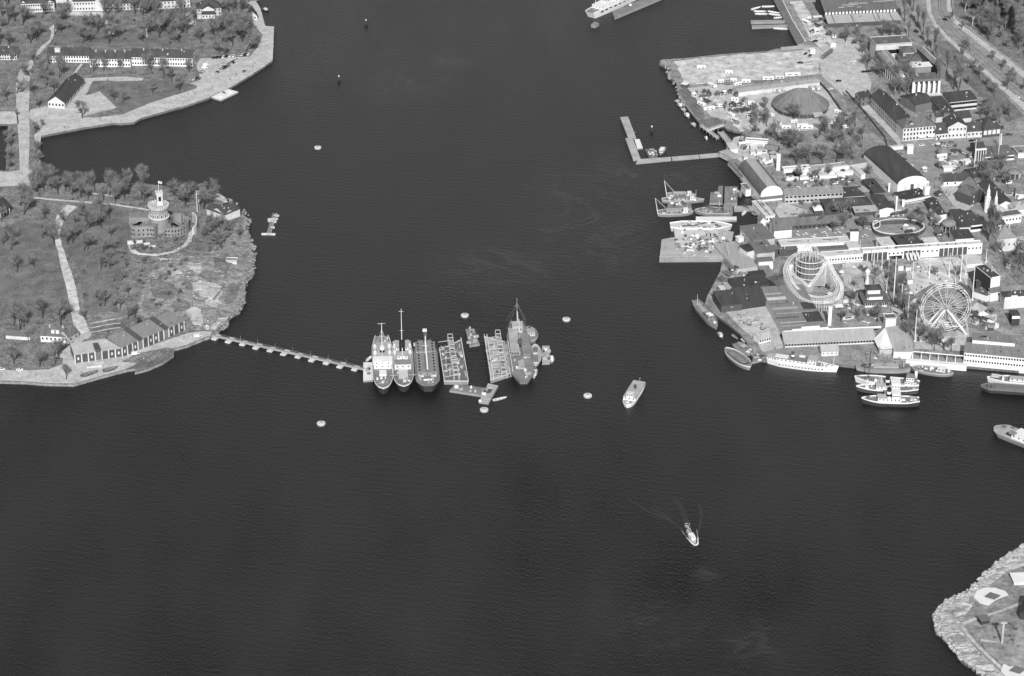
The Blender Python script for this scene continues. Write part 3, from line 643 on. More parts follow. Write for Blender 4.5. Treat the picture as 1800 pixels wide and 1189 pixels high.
# ---------------------------------------------------------------- ships
def hullprof(kind, t):       # t 0 stern .. 1 bow -> half beam fraction
    if kind == 'ice': return min(1, .62+.38*min(1, t/.22)**.7) * (1-max(0, (t-.64)/.36)**2.5)**.55
    if kind == 'blunt': return min(1, .5+.5*min(1, t/.25)) * (1 if t < .86 else (1-((t-.86)/.14)**1.6*.62))
    if kind == 'ship': return min(1, .55+.45*min(1, t/.2)) * (1-max(0, (t-.62)/.38)**1.9)**.9
    if kind == 'slim': return min(1, (.25+t*4.0)**.8 if t < .22 else 1) * (1-max(0, (t-.5)/.5)**1.8)
    if kind == 'double': return max(0, 1-abs(2*t-1)**2.6)**.8
    if kind == 'barge': return 1 if .06 < t < .94 else .75
    if kind == 'sharp': return (.15+.85*min(1, t/.1)) * (1 if t < .9 else (1-(t-.9)/.1*.8))
    return 1
class Ship:
    def __init__(s, name, label, cat, st, bw_, beam, fb, kind, hull, deck, group=None, sheer=.0, zref=None, n=18, rail=None, cutl=(0,0), cutr=(0,0)):
        X_ = lambda t, sg: (cutl[0]+(1-cutl[0]-cutl[1])*t if sg < 0 else cutr[0]+(1-cutr[0]-cutr[1])*t)
        A = F(st[0], st[1], fb if zref is None else zref); B = F(bw_[0], bw_[1], fb if zref is None else zref); A.z = B.z = 0
        d = B-A; s.L = d.length; s.b = beam; s.fb = fb; s.kind = kind
        s.root = empty(name, A, math.atan2(d.y, d.x), label=label, cat=cat, group=group); s.sheer = sheer
        ts = [i/n for i in range(n+1)]; vs = []; fs = []; dk = []
        for t in ts:
            h = max(.02, hullprof(kind, t))*beam/2; z = s.dz(t)
            fl = .8 if kind not in ('barge', 'box') else .97
            tt = t if kind in ('barge', 'box') else .02+t*.95
            vs += [(X_(tt,-1)*s.L, -h*fl, -.6), (X_(t,-1)*s.L, -h, z+.0), (X_(t,1)*s.L, h, z+.0), (X_(tt,1)*s.L, h*fl, -.6)]
        for i in range(n):
            a, c = i*4, i*4+4
            fs += [(a,a+1,c+1,c), (a+2,a+3,c+3,c+2)]
        fs += [(0,3,2,1), (n*4,n*4+1,n*4+2,n*4+3)]
        H = MB().add(vs, fs); s.part(H, 'hull', hull)
        D = MB(); vv = []; ff = []
        for t in ts:
            h = max(.02, hullprof(kind, t))*beam/2; z = s.dz(t)-.02
            vv += [(X_(t,-1)*s.L, -h+.02, z), (X_(t,1)*s.L, h-.02, z)]
        for i in range(n): ff.append((i*2, i*2+2, i*2+3, i*2+1))
        D.add(vv, ff); s.part(D, 'deck', deck)
        if rail:
            Q = MB(); hb = .7
            for sg in (-1, 1):
                for i in range(n):
                    P = []
                    for t in (ts[i], ts[i+1]):
                        h = max(.02, hullprof(kind, t))*beam/2*sg; z = s.dz(t); P.append((t*s.L, h, z))
                    a, c = P
                    Q.hexa([(a[0],a[1]-.12,a[2]-.1),(c[0],c[1]-.12,c[2]-.1),(c[0],c[1]+.12,c[2]-.1),(a[0],a[1]+.12,a[2]-.1)],
                           [(a[0],a[1]-.12,a[2]+hb),(c[0],c[1]-.12,c[2]+hb),(c[0],c[1]+.12,c[2]+hb),(a[0],a[1]+.12,a[2]+hb)])
            s.part(Q, 'bulwark', rail)
    def dz(s, t): return s.fb+s.sheer*(2*t-1)**2
    def part(s, mb, name, m, smooth=False): return mb.build(name, m, s.root, smooth)
    def box(s, name, m, x0, x1, y0, y1, z0, z1, top=None):      # x fraction, y fraction of half beam, z metres above deck
        L, b = s.L, s.b/2; zb = s.fb
        o = s.part(MB().box(x0*L, x1*L, y0*b, y1*b, zb+z0, zb+z1), name, m)
        if top: s.part(MB().box(x0*L-.2, x1*L+.2, y0*b-.2, y1*b+.2, zb+z1, zb+z1+.15), 'roof', top)
        return o
    def house(s, name, m, x0, x1, y0, y1, z0, z1, top=None, nw=0, wz=None, ends=True):
        o = s.box(name, m, x0, x1, y0, y1, z0, z1, top); L, b = s.L, s.b/2; wz = wz if wz is not None else (z0+z1)/2-.1
        me = win_mesh(.8, .8)
        for i in range(nw):
            x = (x0+(x1-x0)*(i+.5)/nw)*L
            for sg in (y0, y1):
                w_ = inst_mesh(me, o, (x, sg*b, s.fb+wz), 0 if sg < 0 else math.pi)
        if ends and nw:
            for j in range(3):
                y = (y0+(y1-y0)*(j+.5)/3)*b
                inst_mesh(me, o, (x1*L, y, s.fb+wz), math.pi/2); inst_mesh(me, o, (x0*L, y, s.fb+wz), -math.pi/2)
        return o
    def funnel(s, x, y, r, z0, z1, m='black', band=None):
        L, b = s.L, s.b/2
        o = s.part(MB().lathe([(r,s.fb+z0),(r,s.fb+z1),(r*.85,s.fb+z1+.05),(r*.8,s.fb+z1-.4)], 14, x*L, y*b), 'funnel', m, True)
        if band: o2 = MB().lathe([(r+.06,s.fb+z1*.55),(r+.06,s.fb+z1*.75)], 14, x*L, y*b).build('band', band, o)
        return o
    def mast(s, x, y, z1, r=.22, m='white', yards=(), z0=0, rake=0, stays=False):
        L, b = s.L, s.b/2; o = s.part(MB().tube((x*L, y*b, s.fb+z0-.2), (x*L+rake, y*b, s.fb+z1), r, r*.5, 6), 'mast', m)
        for (f, wd) in yards:
            zz = s.fb+z0+(z1-z0)*f; xx = x*L+rake*f
            MB().tube((xx, y*b-wd, zz), (xx, y*b+wd, zz), .13, .08, 4).build('yard', m, o)
        if stays:
            q = MB()
            for sg in (-1, 1):
                for dx in (-.06, .06): q.tube((x*L+rake*.8, y*b, s.fb+z1*.8), ((x+dx)*L, sg*b*.9, s.fb), .05, .05, 3)
            q.build('stay', m, o)
        return o
    def clutter(s, n, x0, x1, seed, m=('steel','mid','white','grey'), hmax=1.2, y=.75):
        rnd = random.Random(seed)
        for i in range(n):
            x = rnd.uniform(x0, x1); yy = rnd.uniform(-y, y)*hullprof(s.kind, x); k = rnd.random()
            mm = rnd.choice(m); X, Y = x*s.L, yy*s.b/2; z = s.dz(x)-.03
            if k < .35: s.part(MB().lathe([(.35,z),(.35,z+.7),(.55,z+.9),(.5,z+1.1)], 8, X, Y), 'ventilator', mm)
            elif k < .7: a, c, h = rnd.uniform(.5,1.6), rnd.uniform(.5,1.3), rnd.uniform(.4,hmax); s.part(MB().box(X-a,X+a,Y-c,Y+c,z,z+h).box(X-a*.6,X+a*.6,Y-c*.6,Y+c*.6,z+h,z+h+.2), 'hatch', mm)
            else: s.part(MB().tube((X-.8,Y,z+.5),(X+.8,Y,z+.5),.45,.45,8).box(X-.9,X-.6,Y-.6,Y+.6,z,z+.9).box(X+.6,X+.9,Y-.6,Y+.6,z,z+.9), 'winch', mm)
def inst_mesh(me, parent, loc, rz):
    o = bpy.data.objects.new(me.name, me); C.objects.link(o); o.parent = parent; o.location = loc; o.rotation_euler = (0, 0, rz)
    KIDS.setdefault(parent.name, []).append(o); return o
def boatgeom(L, b, fb, kind='slim', n=10, depth=.45):
    H = MB(); D = MB(); vs = []; fs = []; vv = []
    for i in range(n+1):
        t = i/n; h = max(.03, hullprof(kind, t))*b/2; z = fb+.35*(2*t-1)**2
        vs += [((.05+t*.9)*L, -h*.5, -.3), (t*L, -h, z), (t*L, -h+.12, z), (t*L, -h+.14 if h > .16 else 0, fb-depth), (t*L, h-.14 if h > .16 else 0, fb-depth), (t*L, h-.12, z), (t*L, h, z), ((.05+t*.9)*L, h*.5, -.3)]
    for i in range(n):
        a, c = i*8, i*8+8
        for k in range(7): fs.append((a+k, a+k+1, c+k+1, c+k))
    fs += [(7,6,5,4,3,2,1,0), tuple(n*8+k for k in range(8))]
    H.add(vs, fs)
    for t in (.25, .5, .72): D.box(t*L-.15, t*L+.15, -hullprof(kind,t)*b/2+.12, hullprof(kind,t)*b/2-.12, fb-.2, fb-.1)
    return H, D
def boat(name, label, cat, a, b_, beam, m='white', fb=.7, group=None, z=0, dm='wood', cabin=None, kind='slim'):
    A = F(a[0], a[1], fb+z); B = F(b_[0], b_[1], fb+z); A.z = z; d = B-A; d.z = 0
    r = empty(name, A, math.atan2(d.y, d.x), label=label, cat=cat, group=group)
    H, D = boatgeom(d.length, beam, fb, kind); H.build('hull', m, r, True); D.build('thwart', dm, r)
    if cabin:
        L = d.length; q = MB().box(L*.4, L*.68, -beam*.3, beam*.3, fb-.4, fb+1.1); q.build('cabin', cabin, r)
        MB().box(L*.37, L*.7, -beam*.34, beam*.34, fb+1.1, fb+1.25).build('roof', cabin, r)
        MB().box(L*.43, L*.64, -beam*.31, beam*.31, fb+.45, fb+.85).build('window', 'glass', r)
    return r

# two white icebreakers, bows to the camera
s = Ship('icebreaker', 'white upperworks icebreaker beside the square landing pontoon, with one mast', 'ship', (671,594), (674,687), 12.6, 3.6, 'ice', 'hull_dark', 'deck', 'ships moored side by side in mid channel', sheer=1.2, rail='white', n=26)
s.house('deckhouse', 'white', .16, .60, -.86, .86, 0, 2.6, 'deck_light', 9); s.house('bridge', 'white', .50, .60, -.9, .9, 2.6, 5.0, 'white', 4); s.house('upper_house', 'white', .22, .48, -.5, .5, 2.6, 4.6, 'deck_light', 6)
for y in (-.72, .72):
    for x in (.24, .36): s.part(MB().add(*(lambda H: (H.v, H.f))(boatgeom(7, 2.2, 1, 'double')[0])), 'lifeboat', 'white').location = (x*s.L, y*s.b/2, s.fb+3.0)
s.funnel(.40, 0, 1.5, 2.6, 8.5, 'cream', 'black'); s.mast(.34, 0, 22, .35, 'white', ((.98, 2.4), (.6, 1.2)), stays=True, rake=-1)
s.box('boom', 'white', .34, .66, -.03, .03, 6.0, 6.35); s.box('hatch', 'white', .66, .74, -.35, .35, 0, 1.6); s.box('winch_house', 'white', .74, .80, -.28, .28, 0, 1.0)
s.clutter(12, .63, .93, 3); s.clutter(6, .02, .15, 4); s.mast(.06, 0, 5, .12)
s = Ship('icebreaker', 'white icebreaker with a thick black funnel and the tallest slender mast', 'ship', (706,602), (710,683), 12.8, 3.6, 'ice', 'hull_dark', 'deck', 'ships moored side by side in mid channel', sheer=1.2, rail='white', n=26)
s.house('deckhouse', 'white', .06, .50, -.86, .86, 0, 2.6, 'deck_light', 9); s.house('bridge', 'cream', .50, .60, -.8, .8, 0, 3.6, 'grey', 3); s.house('upper_house', 'white', .10, .26, -.62, .62, 2.6, 4.4, 'deck_light', 4); s.house('upper_house', 'white', .36, .46, -.5, .5, 2.6, 4.8, 'deck_light', 4)
for y in (-.75, .75):
    for x in (.16, .30): s.part(MB().add(*(lambda H: (H.v, H.f))(boatgeom(7, 2.0, 1, 'double')[0])), 'lifeboat', 'white').location = (x*s.L, y*s.b/2, s.fb+3.0)
s.funnel(.27, 0, 1.9, 2.6, 9.5, 'black'); s.mast(.13, 0, 27, .3, 'white', ((.93, 1.6), (.45, 1.2)), rake=-1); s.box('boom', 'white', .33, .55, -.05, .05, 6.2, 6.6)
s.box('platform', 'cream', .62, .84, -.45, .45, 0, .7); s.mast(.9, 0, 6, .2); s.clutter(16, .64, .93, 5); s.box('boom', 'steel', .74, .755, -1.25, -.5, .9, 1.2); s.box('boom', 'steel', .74, .755, .5, 1.25, .9, 1.2)
# depot ship
s = Ship('depot_ship', 'dark grey depot ship with rows of square deck windows and a white boom', 'ship', (746,600), (753,681), 14.6, 4.0, 'blunt', 'hull_dark', 'deck', 'ships moored side by side in mid channel', sheer=.8, rail='grey', n=26)
s.house('deckhouse', 'hull_grey', .10, .76, -.82, .82, 0, 2.4, 'grey', 14)
for i in range(10):
    for y in (-.62, .62): s.box('skylight', 'black', .12+i*.064, .15+i*.064, y-.07, y+.07, 2.5, 2.75)
s.box('walkway', 'mid', .1, .76, -.16, .16, 2.5, 2.9); s.box('screen', 'cream', .77, .79, -.75, -.3, 0, 1.3); s.box('screen', 'cream', .77, .79, .3, .75, 0, 1.3); s.box('beam', 'white', .86, .875, -.36, .36, .5, 1.3)
s.mast(.36, -.02, 15, .5, 'white', ((.25, 6.0), (.55, 2.0))); s.part(MB().tube((s.L*.3,0,s.fb+9),(s.L*.72,.3,s.fb+3.4),.55,.5,6), 'boom', 'white'); s.mast(.12, .1, 12, .25, 'grey'); s.funnel(.03, .05, 1.2, 0, 8, 'dark')
s.box('lamp_top', 'white', .015, .045, -.15, .2, 8, 9.3); s.box('lifeboat', 'white', .1, .15, -.96, -.86, 1.4, 2.2); s.clutter(8, .8, .95, 6, m=('grey','steel')); s.clutter(10, .15, .74, 8, m=('grey','steel'), y=.3)
# salvage pontoons with lattice walkways
def truss(mb, P, Q, h, n, wd, r=.16):
    P = Vector(P); Q = Vector(Q); d = (Q-P); u = Vector((-d.y, d.x, 0)).normalized()*wd/2
    for sg in (-1, 1):
        for z in (0, h): mb.tube(P+u*sg+Vector((0,0,z)), Q+u*sg+Vector((0,0,z)), r, r, 4)
        for i in range(n+1):
            a = P.lerp(Q, i/n)+u*sg; mb.tube(a, a+Vector((0,0,h)), r, r, 4)
            if i < n:
                c = P.lerp(Q, (i+1)/n)+u*sg; mb.tube(a, c+Vector((0,0,h)), r*.7, r*.7, 3)
    for i in range(n+1):
        a = P.lerp(Q, i/n); mb.tube(a-u+Vector((0,0,h)), a+u+Vector((0,0,h)), r, r, 4); 
    return mb
def pontoon(label, a, b_, beam, deck, rails, seed, walk, cutl=(0,0), cutr=(0,0)):
    s = Ship('lifting_pontoon', label, 'pontoon', a, b_, beam, 2.2, 'box', 'hull_grey', deck, 'lifting pontoons with lattice gantries', n=4, cutl=cutl, cutr=cutr)
    L, b = s.L, s.b/2; rnd = random.Random(seed)
    s.part(truss(MB(), (0, walk*b, 2.2), (L*.97, walk*b, 2.2), 4.6, 11, 3.0, .2), 'lattice_gantry', 'cream')
    for i_ in range(9): s.part(MB().box(L*.97*(i_+.15)/9, L*.97*(i_+.75)/9, walk*b-1.2, walk*b+1.2, 4.6, 4.75), 'walkway', 'deck_light' if i_%3 else 'mid')
    for y in rails:
        c0, c1 = cutl if y < -.9 else (cutr if y > .9 else (0,0)); xa, xb = L*c0, L*(1-c1)
        q = MB(); q.tube((xa,y*b,4.0),(xb,y*b,4.0),.26,.26,4)
        for i in range(13): q.tube((xa+(xb-xa)*i/12,y*b,2.1),(xa+(xb-xa)*i/12,y*b,4.0),.18,.18,4)
        s.part(q, 'guard_rail', 'white')
    for i in range(7):
        x = L*(.07+i*.14); y0 = -b*.95 if walk > -.2 else b*.95
        s.part(MB().tube((x+2.5, walk*b, 5.6), (x-1.5, y0, 2.7), .2, .2, 4), 'brace', 'cream')
    s.part(MB().tube((L*(1-cutl[1]),-b,2.5),(L*(1-cutr[1]),b,2.5),.35,.35,4), 'end_beam', 'cream'); s.part(MB().tube((L*cutl[0],-b,2.5),(L*cutr[0],b,2.5),.35,.35,4), 'end_beam', 'cream')
    for i in range(34):
        x, y = rnd.uniform(.18,.9)*L, rnd.uniform(-.9,.9)*b; hh = rnd.uniform(1.2,4.5); s.part(MB().tube((x,y,2.1),(x+rnd.uniform(-1.5,1.5),y+rnd.uniform(-1.5,1.5),2.1+hh),.16,.12,4), 'davit', rnd.choice(['cream','steel','white','dark']))
    s.clutter(46, .16, .92, seed, m=('steel','mid','dark','cream','grey'), y=.9)
    for i in range(9): s.part(MB().box(L*rnd.random()*.9, L*(rnd.random()*.03+.93), y0*.98-.1, y0*.98+.1, 2.0, 2.6), 'fender', 'black') if i < 2 else None
    return s
pontoon('lattice decked salvage pontoon beside the dark grey depot ship', (790,599), (802,672), 15.0, 'mid', (-.97, .97), 31, .05, cutl=(.24,.03))
pontoon('brighter plated salvage pontoon beside the wide salvage ship', (871,592), (883,668), 14.6, 'deck_light', (-.97, -.75, .97), 32, .18, cutr=(.16,.14))
s = Ship('salvage_ship', 'wide grey salvage ship crowded with winches, outermost in the moored row', 'ship', (908,566), (921,671), 14.5, 3.0, 'blunt', 'hull_grey', 'deck', 'ships moored side by side in mid channel', sheer=.6, rail='grey', n=22)
s.house('deckhouse', 'grey', .18, .58, -.85, -.12, 0, 3.0, 'deck_light', 6); s.house('deckhouse', 'hull_grey', .30, .62, .15, .8, 0, 2.6, 'deck', 5); s.house('bridge', 'steel', .12, .20, -.5, .4, 0, 5.0, 'deck_light', 2)
s.mast(.05, 0, 19, .25, 'steel', ((.7, 1.5),), stays=True); s.mast(.2, .1, 10, .3, 'cream'); s.funnel(.45, .0, 1.3, 2, 6, 'dark'); s.part(MB().tube((s.L*.2,.3,s.fb+2),(s.L*.04,.3,s.fb+9),.4,.3,5), 'derrick', 'cream')
s.clutter(60, .05, .96, 33, m=('steel','white','mid','cream')); s.box('hatch', 'steel', .66, .8, -.3, .2, 0, .8)
s = Ship('tug', 'rounded grey tug tucked against the salvage ship', 'tug', (929,575), (937,600), 8.5, 2.0, 'double', 'hull_grey', 'deck', None, n=14, rail='steel')
s.house('wheelhouse', 'cream', .35, .65, -.55, .55, 0, 2.2, 'deck_light', 2); s.funnel(.28, 0, .7, 0, 3.6, 'dark'); s.clutter(5, .1, .9, 34)
s = Ship('lighter', 'oval pale wooden lighter beside the small deck raft', 'lighter', (941,606), (941,643), 7.6, 2.0, 'double', 'wood', 'deck_light', None, n=16, rail='cream')
s.house('cabin', 'cream', .60, .88, -.4, .4, 0, 1.6, 'deck', 2); s.box('hatch', 'white', .42, .58, -.3, .3, 0, .5); s.box('hatch', 'mid', .15, .36, -.4, .4, 0, .4)
def raft(label, pts, h=1.2, m='deck_light', group=None, name='raft', cat='raft', items=0, seed=1, side='hull_grey'):
    items = int(items*1.6)
    W = [F(p[0], p[1], h) for p in pts]; c = sum(W, Vector())/len(W); c.z = 0
    r = empty(name, c, label=label, cat=cat, group=group)
    P = [(v.x-c.x, v.y-c.y) for v in W]; MB().prism(P, -.5, h-.12).build('hull', side, r); 
    P2 = [(x*.995, y*.995) for x, y in P]; MB().prism(P2, h-.12, h).build('deck', m, r)
    rnd = random.Random(seed)
    for i in range(items):
        t = [rnd.random() for _ in P]; q = sum(t); x = sum(a*p[0] for a, p in zip(t, P))/q*1.5; y = sum(a*p[1] for a, p in zip(t, P))/q*1.5
        if not inpoly(x, y, P): continue
        a, e, hh = rnd.uniform(.5,1.4), rnd.uniform(.4,1), rnd.uniform(.4,1.6)
        MB().box(x-a,x+a,y-e,y+e,h,h+hh).box(x-a*.7,x+a*.7,y-e*.7,y+e*.7,h+hh,h+hh+.15).build('deck_gear', rnd.choice(['white','mid','steel','dark','wood']), r)
    return r
raft('white square landing pontoon at the end of the floating footbridge', [(638.5,669),(655.5,668),(655,637),(638.5,637)], 1.4, 'white', items=4, seed=2)
raft('grey work raft floating alone above the two lifting pontoons', [(825,608),(843,605),(834,577.5),(818,578.5)], 1.3, 'deck', items=12, seed=3)
raft('long grey barge lying across below the two lifting pontoons', [(790,686),(847,695),(853,682),(800,675)], 1.5, 'deck', items=6, seed=4, name='barge', cat='barge')
r = raft('pale slanting barge below the bright lifting pontoon', [(842,706),(859,708),(876,678),(858,674)], 1.5, 'deck_light', items=10, seed=5, name='barge', cat='barge')
raft('small white edged raft between the lighter and a rowing boat', [(953,639),(967,638),(966,608),(953,608)], 1.2, 'deck_light', items=7, seed=6)
boat('rowing_boat', 'white dinghy between the landing pontoon and first icebreaker', 'boat', (644,635), (653,626), 2.4)
boat('launch', 'small white launch outermost beside the small raft', 'launch', (970,637), (970,625), 2.8, cabin='white')
boat('launch', 'pale launch at the salvage ship\'s lower right side', 'launch', (941,648), (938,666), 3.4, cabin='cream')
boat('skiff', 'long empty skiff below the pale slanting barge', 'boat', (866,704), (891,698), 2.8, 'cream')
# floating footbridge: deck on pairs of floats
A, B = F(372,589,1.5), F(640,649,1.5); A.z = B.z = 0; d = B-A
fb_ = empty('floating_footbridge', A, math.atan2(d.y, d.x), label='long narrow floating footbridge from the castle island to the moored ships', cat='footbridge')
L = d.length; MB().box(0, L, -1.15, 1.15, 1.1, 1.45).build('deck', 'deck_light', fb_)
q = MB()
for sg in (-1, 1):
    q.tube((0,sg*1.1,2.4),(L,sg*1.1,2.4),.07,.07,4)
    for i in range(45): q.tube((L*i/44,sg*1.1,1.4),(L*i/44,sg*1.1,2.4),.06,.06,3)
q.build('railing', 'wood', fb_)
fl = MB().box(-1.7,1.7,-3.4,3.4,-.4,.9).box(-1.55,1.55,-3.3,3.3,.9,1.0).build('float', 'cream', fb_)
fl.location = (L*.03,0,0)
for i in range(1, 11): inst(fl, fb_, (L*(.03+.0915*i),0,0), scale=(1,1 if i%2 else .8,1))
lp = MB().tube((0,0,1.4),(0,0,6.5),.09,.06,4).build('lamp_post', 'steel', fb_); lp.location = (L*.2,-1.1,0)
for i in range(1, 7): inst(lp, fb_, (L*(.2+.115*i),-1.1,0))
# mooring buoys
def buoy(px, py, lab, r=2.6):
    P = F(px, py, .6); P.z = 0; o = empty('mooring_buoy', P, label=lab, cat='buoy', group='large round mooring buoys')
    MB().lathe([(r*.9,-.5),(r,.1),(r,1.1),(r*.92,1.35),(r*.3,1.45)], 20).build('float', 'cream', o, False)
    MB().tube((-.5,0,1.4),(-.5,0,2.0),.12,.12,5).tube((.5,0,1.4),(.5,0,2.0),.12,.12,5).tube((-.6,0,2.0),(.6,0,2.0),.12,.12,5).build('mooring_ring', 'dark', o)
    MB().lathe([(r+.03,.35),(r+.08,.5),(r+.03,.65)], 20).build('fender', 'dark', o)
buoy(558.5,260,'round mooring buoy alone in the open water off the upper quay'); buoy(817,555,'round mooring buoy above the work raft'); buoy(995.5,562,'round mooring buoy to the upper right of the salvage ship')
buoy(1033,696,'round mooring buoy left of the grey ferry'); buoy(851,721,'round mooring buoy below the pale slanting barge'); buoy(564.5,745,'round mooring buoy alone below the footbridge')
def spar(px, py, lab, ball=False):
    P = F(px, py, 0); o = empty('spar_buoy', P, label=lab, cat='buoy', group='dark spar buoys')
    MB().lathe([(1.3,-.5),(1.4,.5),(.8,1.4),(.3,1.8)], 12).build('float', 'black', o, True); MB().tube((0,0,1.5),(0,0,4.6),.25,.15,6).build('pole', 'dark', o)
    MB().lathe([(.1,4.3),(.6,4.8),(.6,5.4),(.1,5.9)], 8).build('topmark', 'cream' if not ball else 'white', o)
spar(643.5,46,'dark spar buoy with a topmark, farthest up the channel'); spar(596,145,'dark spar buoy in the channel right of the upper quay'); spar(1145.5,234,'dark spar buoy inside the angled pier', True)
# small anchored target raft with cross arms left of the channel
A, B = F(483,375,1), F(472,412,1); d = B-A; A.z = 0
r = empty('work_raft', A, math.atan2(d.y, d.x), label='narrow anchored work raft with short cross arms off the castle rocks', cat='raft'); L = math.hypot(d.x, d.y)
MB().box(0, L, -1.6, 1.6, -.4, .9).build('hull', 'deck', r); MB().box(L-1.6, L, -4.8, 4.6, .2, 1.2).build('cross_arm', 'cream', r)
for x, y in ((.28,-3.6),(.36,-3.0),(.1,3.4),(.25,3.2),(.4,2.8),(.66,2.8),(.3,2.6)): MB().box(x*L-1, x*L+1, min(0,y), y if y > 0 else 0, .3, 1.1).build('cross_arm', 'cream', r)
MB().box(.2, L, 1.4, 1.6, .9, 1.6).build('railing', 'cream', r)
# ferry under way and motorboat
s = Ship('ferry', 'white passenger ferry under way with rows of dark windows', 'ferry', (1125,675), (1101,713), 8.2, 2.2, 'ice', 'white', 'deck_light', None, n=18, rail='white')
s.house('cabin', 'white', .04, .78, -.92, .92, 0, 2.3, 'steel', 13); s.funnel(.36, 0, .8, 2.4, 4.6, 'dark'); s.house('wheelhouse', 'white', .66, .78, -.5, .5, 2.4, 4.3, 'cream', 2); s.clutter(3, .82, .92, 9); s.mast(.02, 0, 5, .1)
r = boat('motorboat', 'small white motorboat throwing up a bow wave', 'motorboat', (1213,936), (1222,956), 3.8, 'white', .9, cabin='white')
s = MB(); A = F(1222,957,0); D_ = (F(1222,957,0)-F(1213,936,0)).normalized(); N_ = Vector((-D_.y, D_.x, 0))
rn = random.Random(8)
bwv = MB()
for sg in (-1, 1):
    for k in range(95):
        t = (k/60)**1.3; p = A-D_*(t*9-1.2)+N_*sg*(.5+2.6*t**.6+rn.uniform(-.3,.3)); rr_ = rn.uniform(.15,.5)*max(.12, 1.15-t)
        bwv.lathe([(rr_*.6,-.05),(rr_,.1),(rr_*.8,.3+rr_*.5),(rr_*.2,.45+rr_*.6)], 6, p.x-A.x, p.y-A.y)
for k in range(110):
    p = A-D_*(9+14*rn.random()**1.8)+N_*rn.gauss(0,.8); rr_ = rn.uniform(.1,.35); bwv.lathe([(rr_*.6,-.05),(rr_,.06),(rr_*.4,.2)], 6, p.x-A.x, p.y-A.y)
o = bwv.build('bow_wave', 'foam', None, True, A); tag(o, 'white foam thrown up round the motorboat', 'foam', kind='stuff')
def wake(px0, pts, amp, label):
    # low swell ridges behind a moving boat, real relief in the water
    W = [F(*p) for p in [px0]+pts]; mb = MB(); vs = []; n = len(W)
    out = []
    for i in range(n-1):
        for k in range(6): out.append(W[i].lerp(W[i+1], k/6))
    m_ = len(out)
    for i, p in enumerate(out):
        d = (out[min(m_-1,i+1)]-out[max(0,i-1)]).normalized(); u = Vector((-d.y, d.x, 0)); a = amp*(1-i/m_)*(.6+.4*math.sin(i*1.7)); wd = .5+i/m_*.8
        vs += [tuple(p-u*wd+Vector((0,0,-.03))), tuple(p-u*wd*.4+Vector((0,0,a*.8))), tuple(p+u*wd*.2+Vector((0,0,a))), tuple(p+u*wd+Vector((0,0,-.03)))]
    fs = [(i*4+k, i*4+4+k, i*4+5+k, i*4+1+k) for i in range(m_-1) for k in range(3)]
    o = mb.add(vs, fs).build('wake', 'wake_water', None, True); tag(o, label, 'wake', kind='stuff')  # paler colour stands for aerated water and sky reflected off the ridges
wake((1207,945), [(1195,928),(1175,915),(1140,900),(1090,870)], .4, 'left arm of the motorboat wake on the water')
wake((1203,940), [(1190,925),(1170,908),(1140,890)], .25, 'outer left ridge of the motorboat wake on the water')
wake((1212,935), [(1203,915),(1194,893),(1185,872)], .2, 'inner left ridge of the motorboat wake on the water')
wake((1218,940), [(1212,925),(1204,905),(1196,886),(1180,880)], .3, 'middle ridge of the motorboat wake on the water')
wake((1225,948), [(1230,925),(1233,905),(1228,880)], .3, 'right arm of the motorboat wake on the water')

# ---- piers and craft right of the channel
pl = raft('upper half of the long floating pier running down the channel', [(1104,242),(1118,242),(1104,205),(1090,206)], 1.4, 'deck_light', 'floating pier sections', 'pier_section', 'pier')
raft('lower half of the long floating pier above its corner', [(1113,281),(1126,279),(1112,243),(1099,243)], 1.4, 'deck_light', 'floating pier sections', 'pier_section', 'pier')
raft('floating pier section nearest the corner, running towards the fairground', [(1118,287),(1180,281),(1179,276),(1122,280)], 1.2, 'deck_light', 'floating pier sections', 'pier_section', 'pier')
raft('middle floating pier section running towards the fairground', [(1182,281),(1229,277),(1227,272),(1180,276)], 1.2, 'deck_light', 'floating pier sections', 'pier_section', 'pier')
raft('floating pier section joining the fairground shore', [(1230,277),(1276,273),(1272,268),(1228,272)], 1.2, 'deck_light', 'floating pier sections', 'pier_section', 'pier')
raft('white square raft tied to the long floating pier', [(1120,261),(1130,260),(1124,244.5),(1115,245)], 1.2, 'white')
raft('dark cluttered barge tied up at the pier corner', [(1142,279),(1157,278),(1150,262),(1134,262)], 1.3, 'mid', None, 'barge', 'barge', items=14, seed=12)
s = Ship('tug', 'small tug with a white cabin inside the pier corner', 'tug', (1168,258), (1160,271), 4.6, 1.3, 'slim', 'hull_grey', 'deck', None, n=12)
s.house('cabin', 'white', .35, .8, -.6, .6, 0, 1.5, 'white', 1)
boat('skiff', 'grey skiff tied behind the white square raft', 'boat', (1115,231), (1112,238), 2.4, 'grey')
boat('sailing_dinghy', 'tiny dinghy with a raised sail near the small bridge', 'boat', (1240,240), (1243,246), 1.8, 'white', cabin='white')
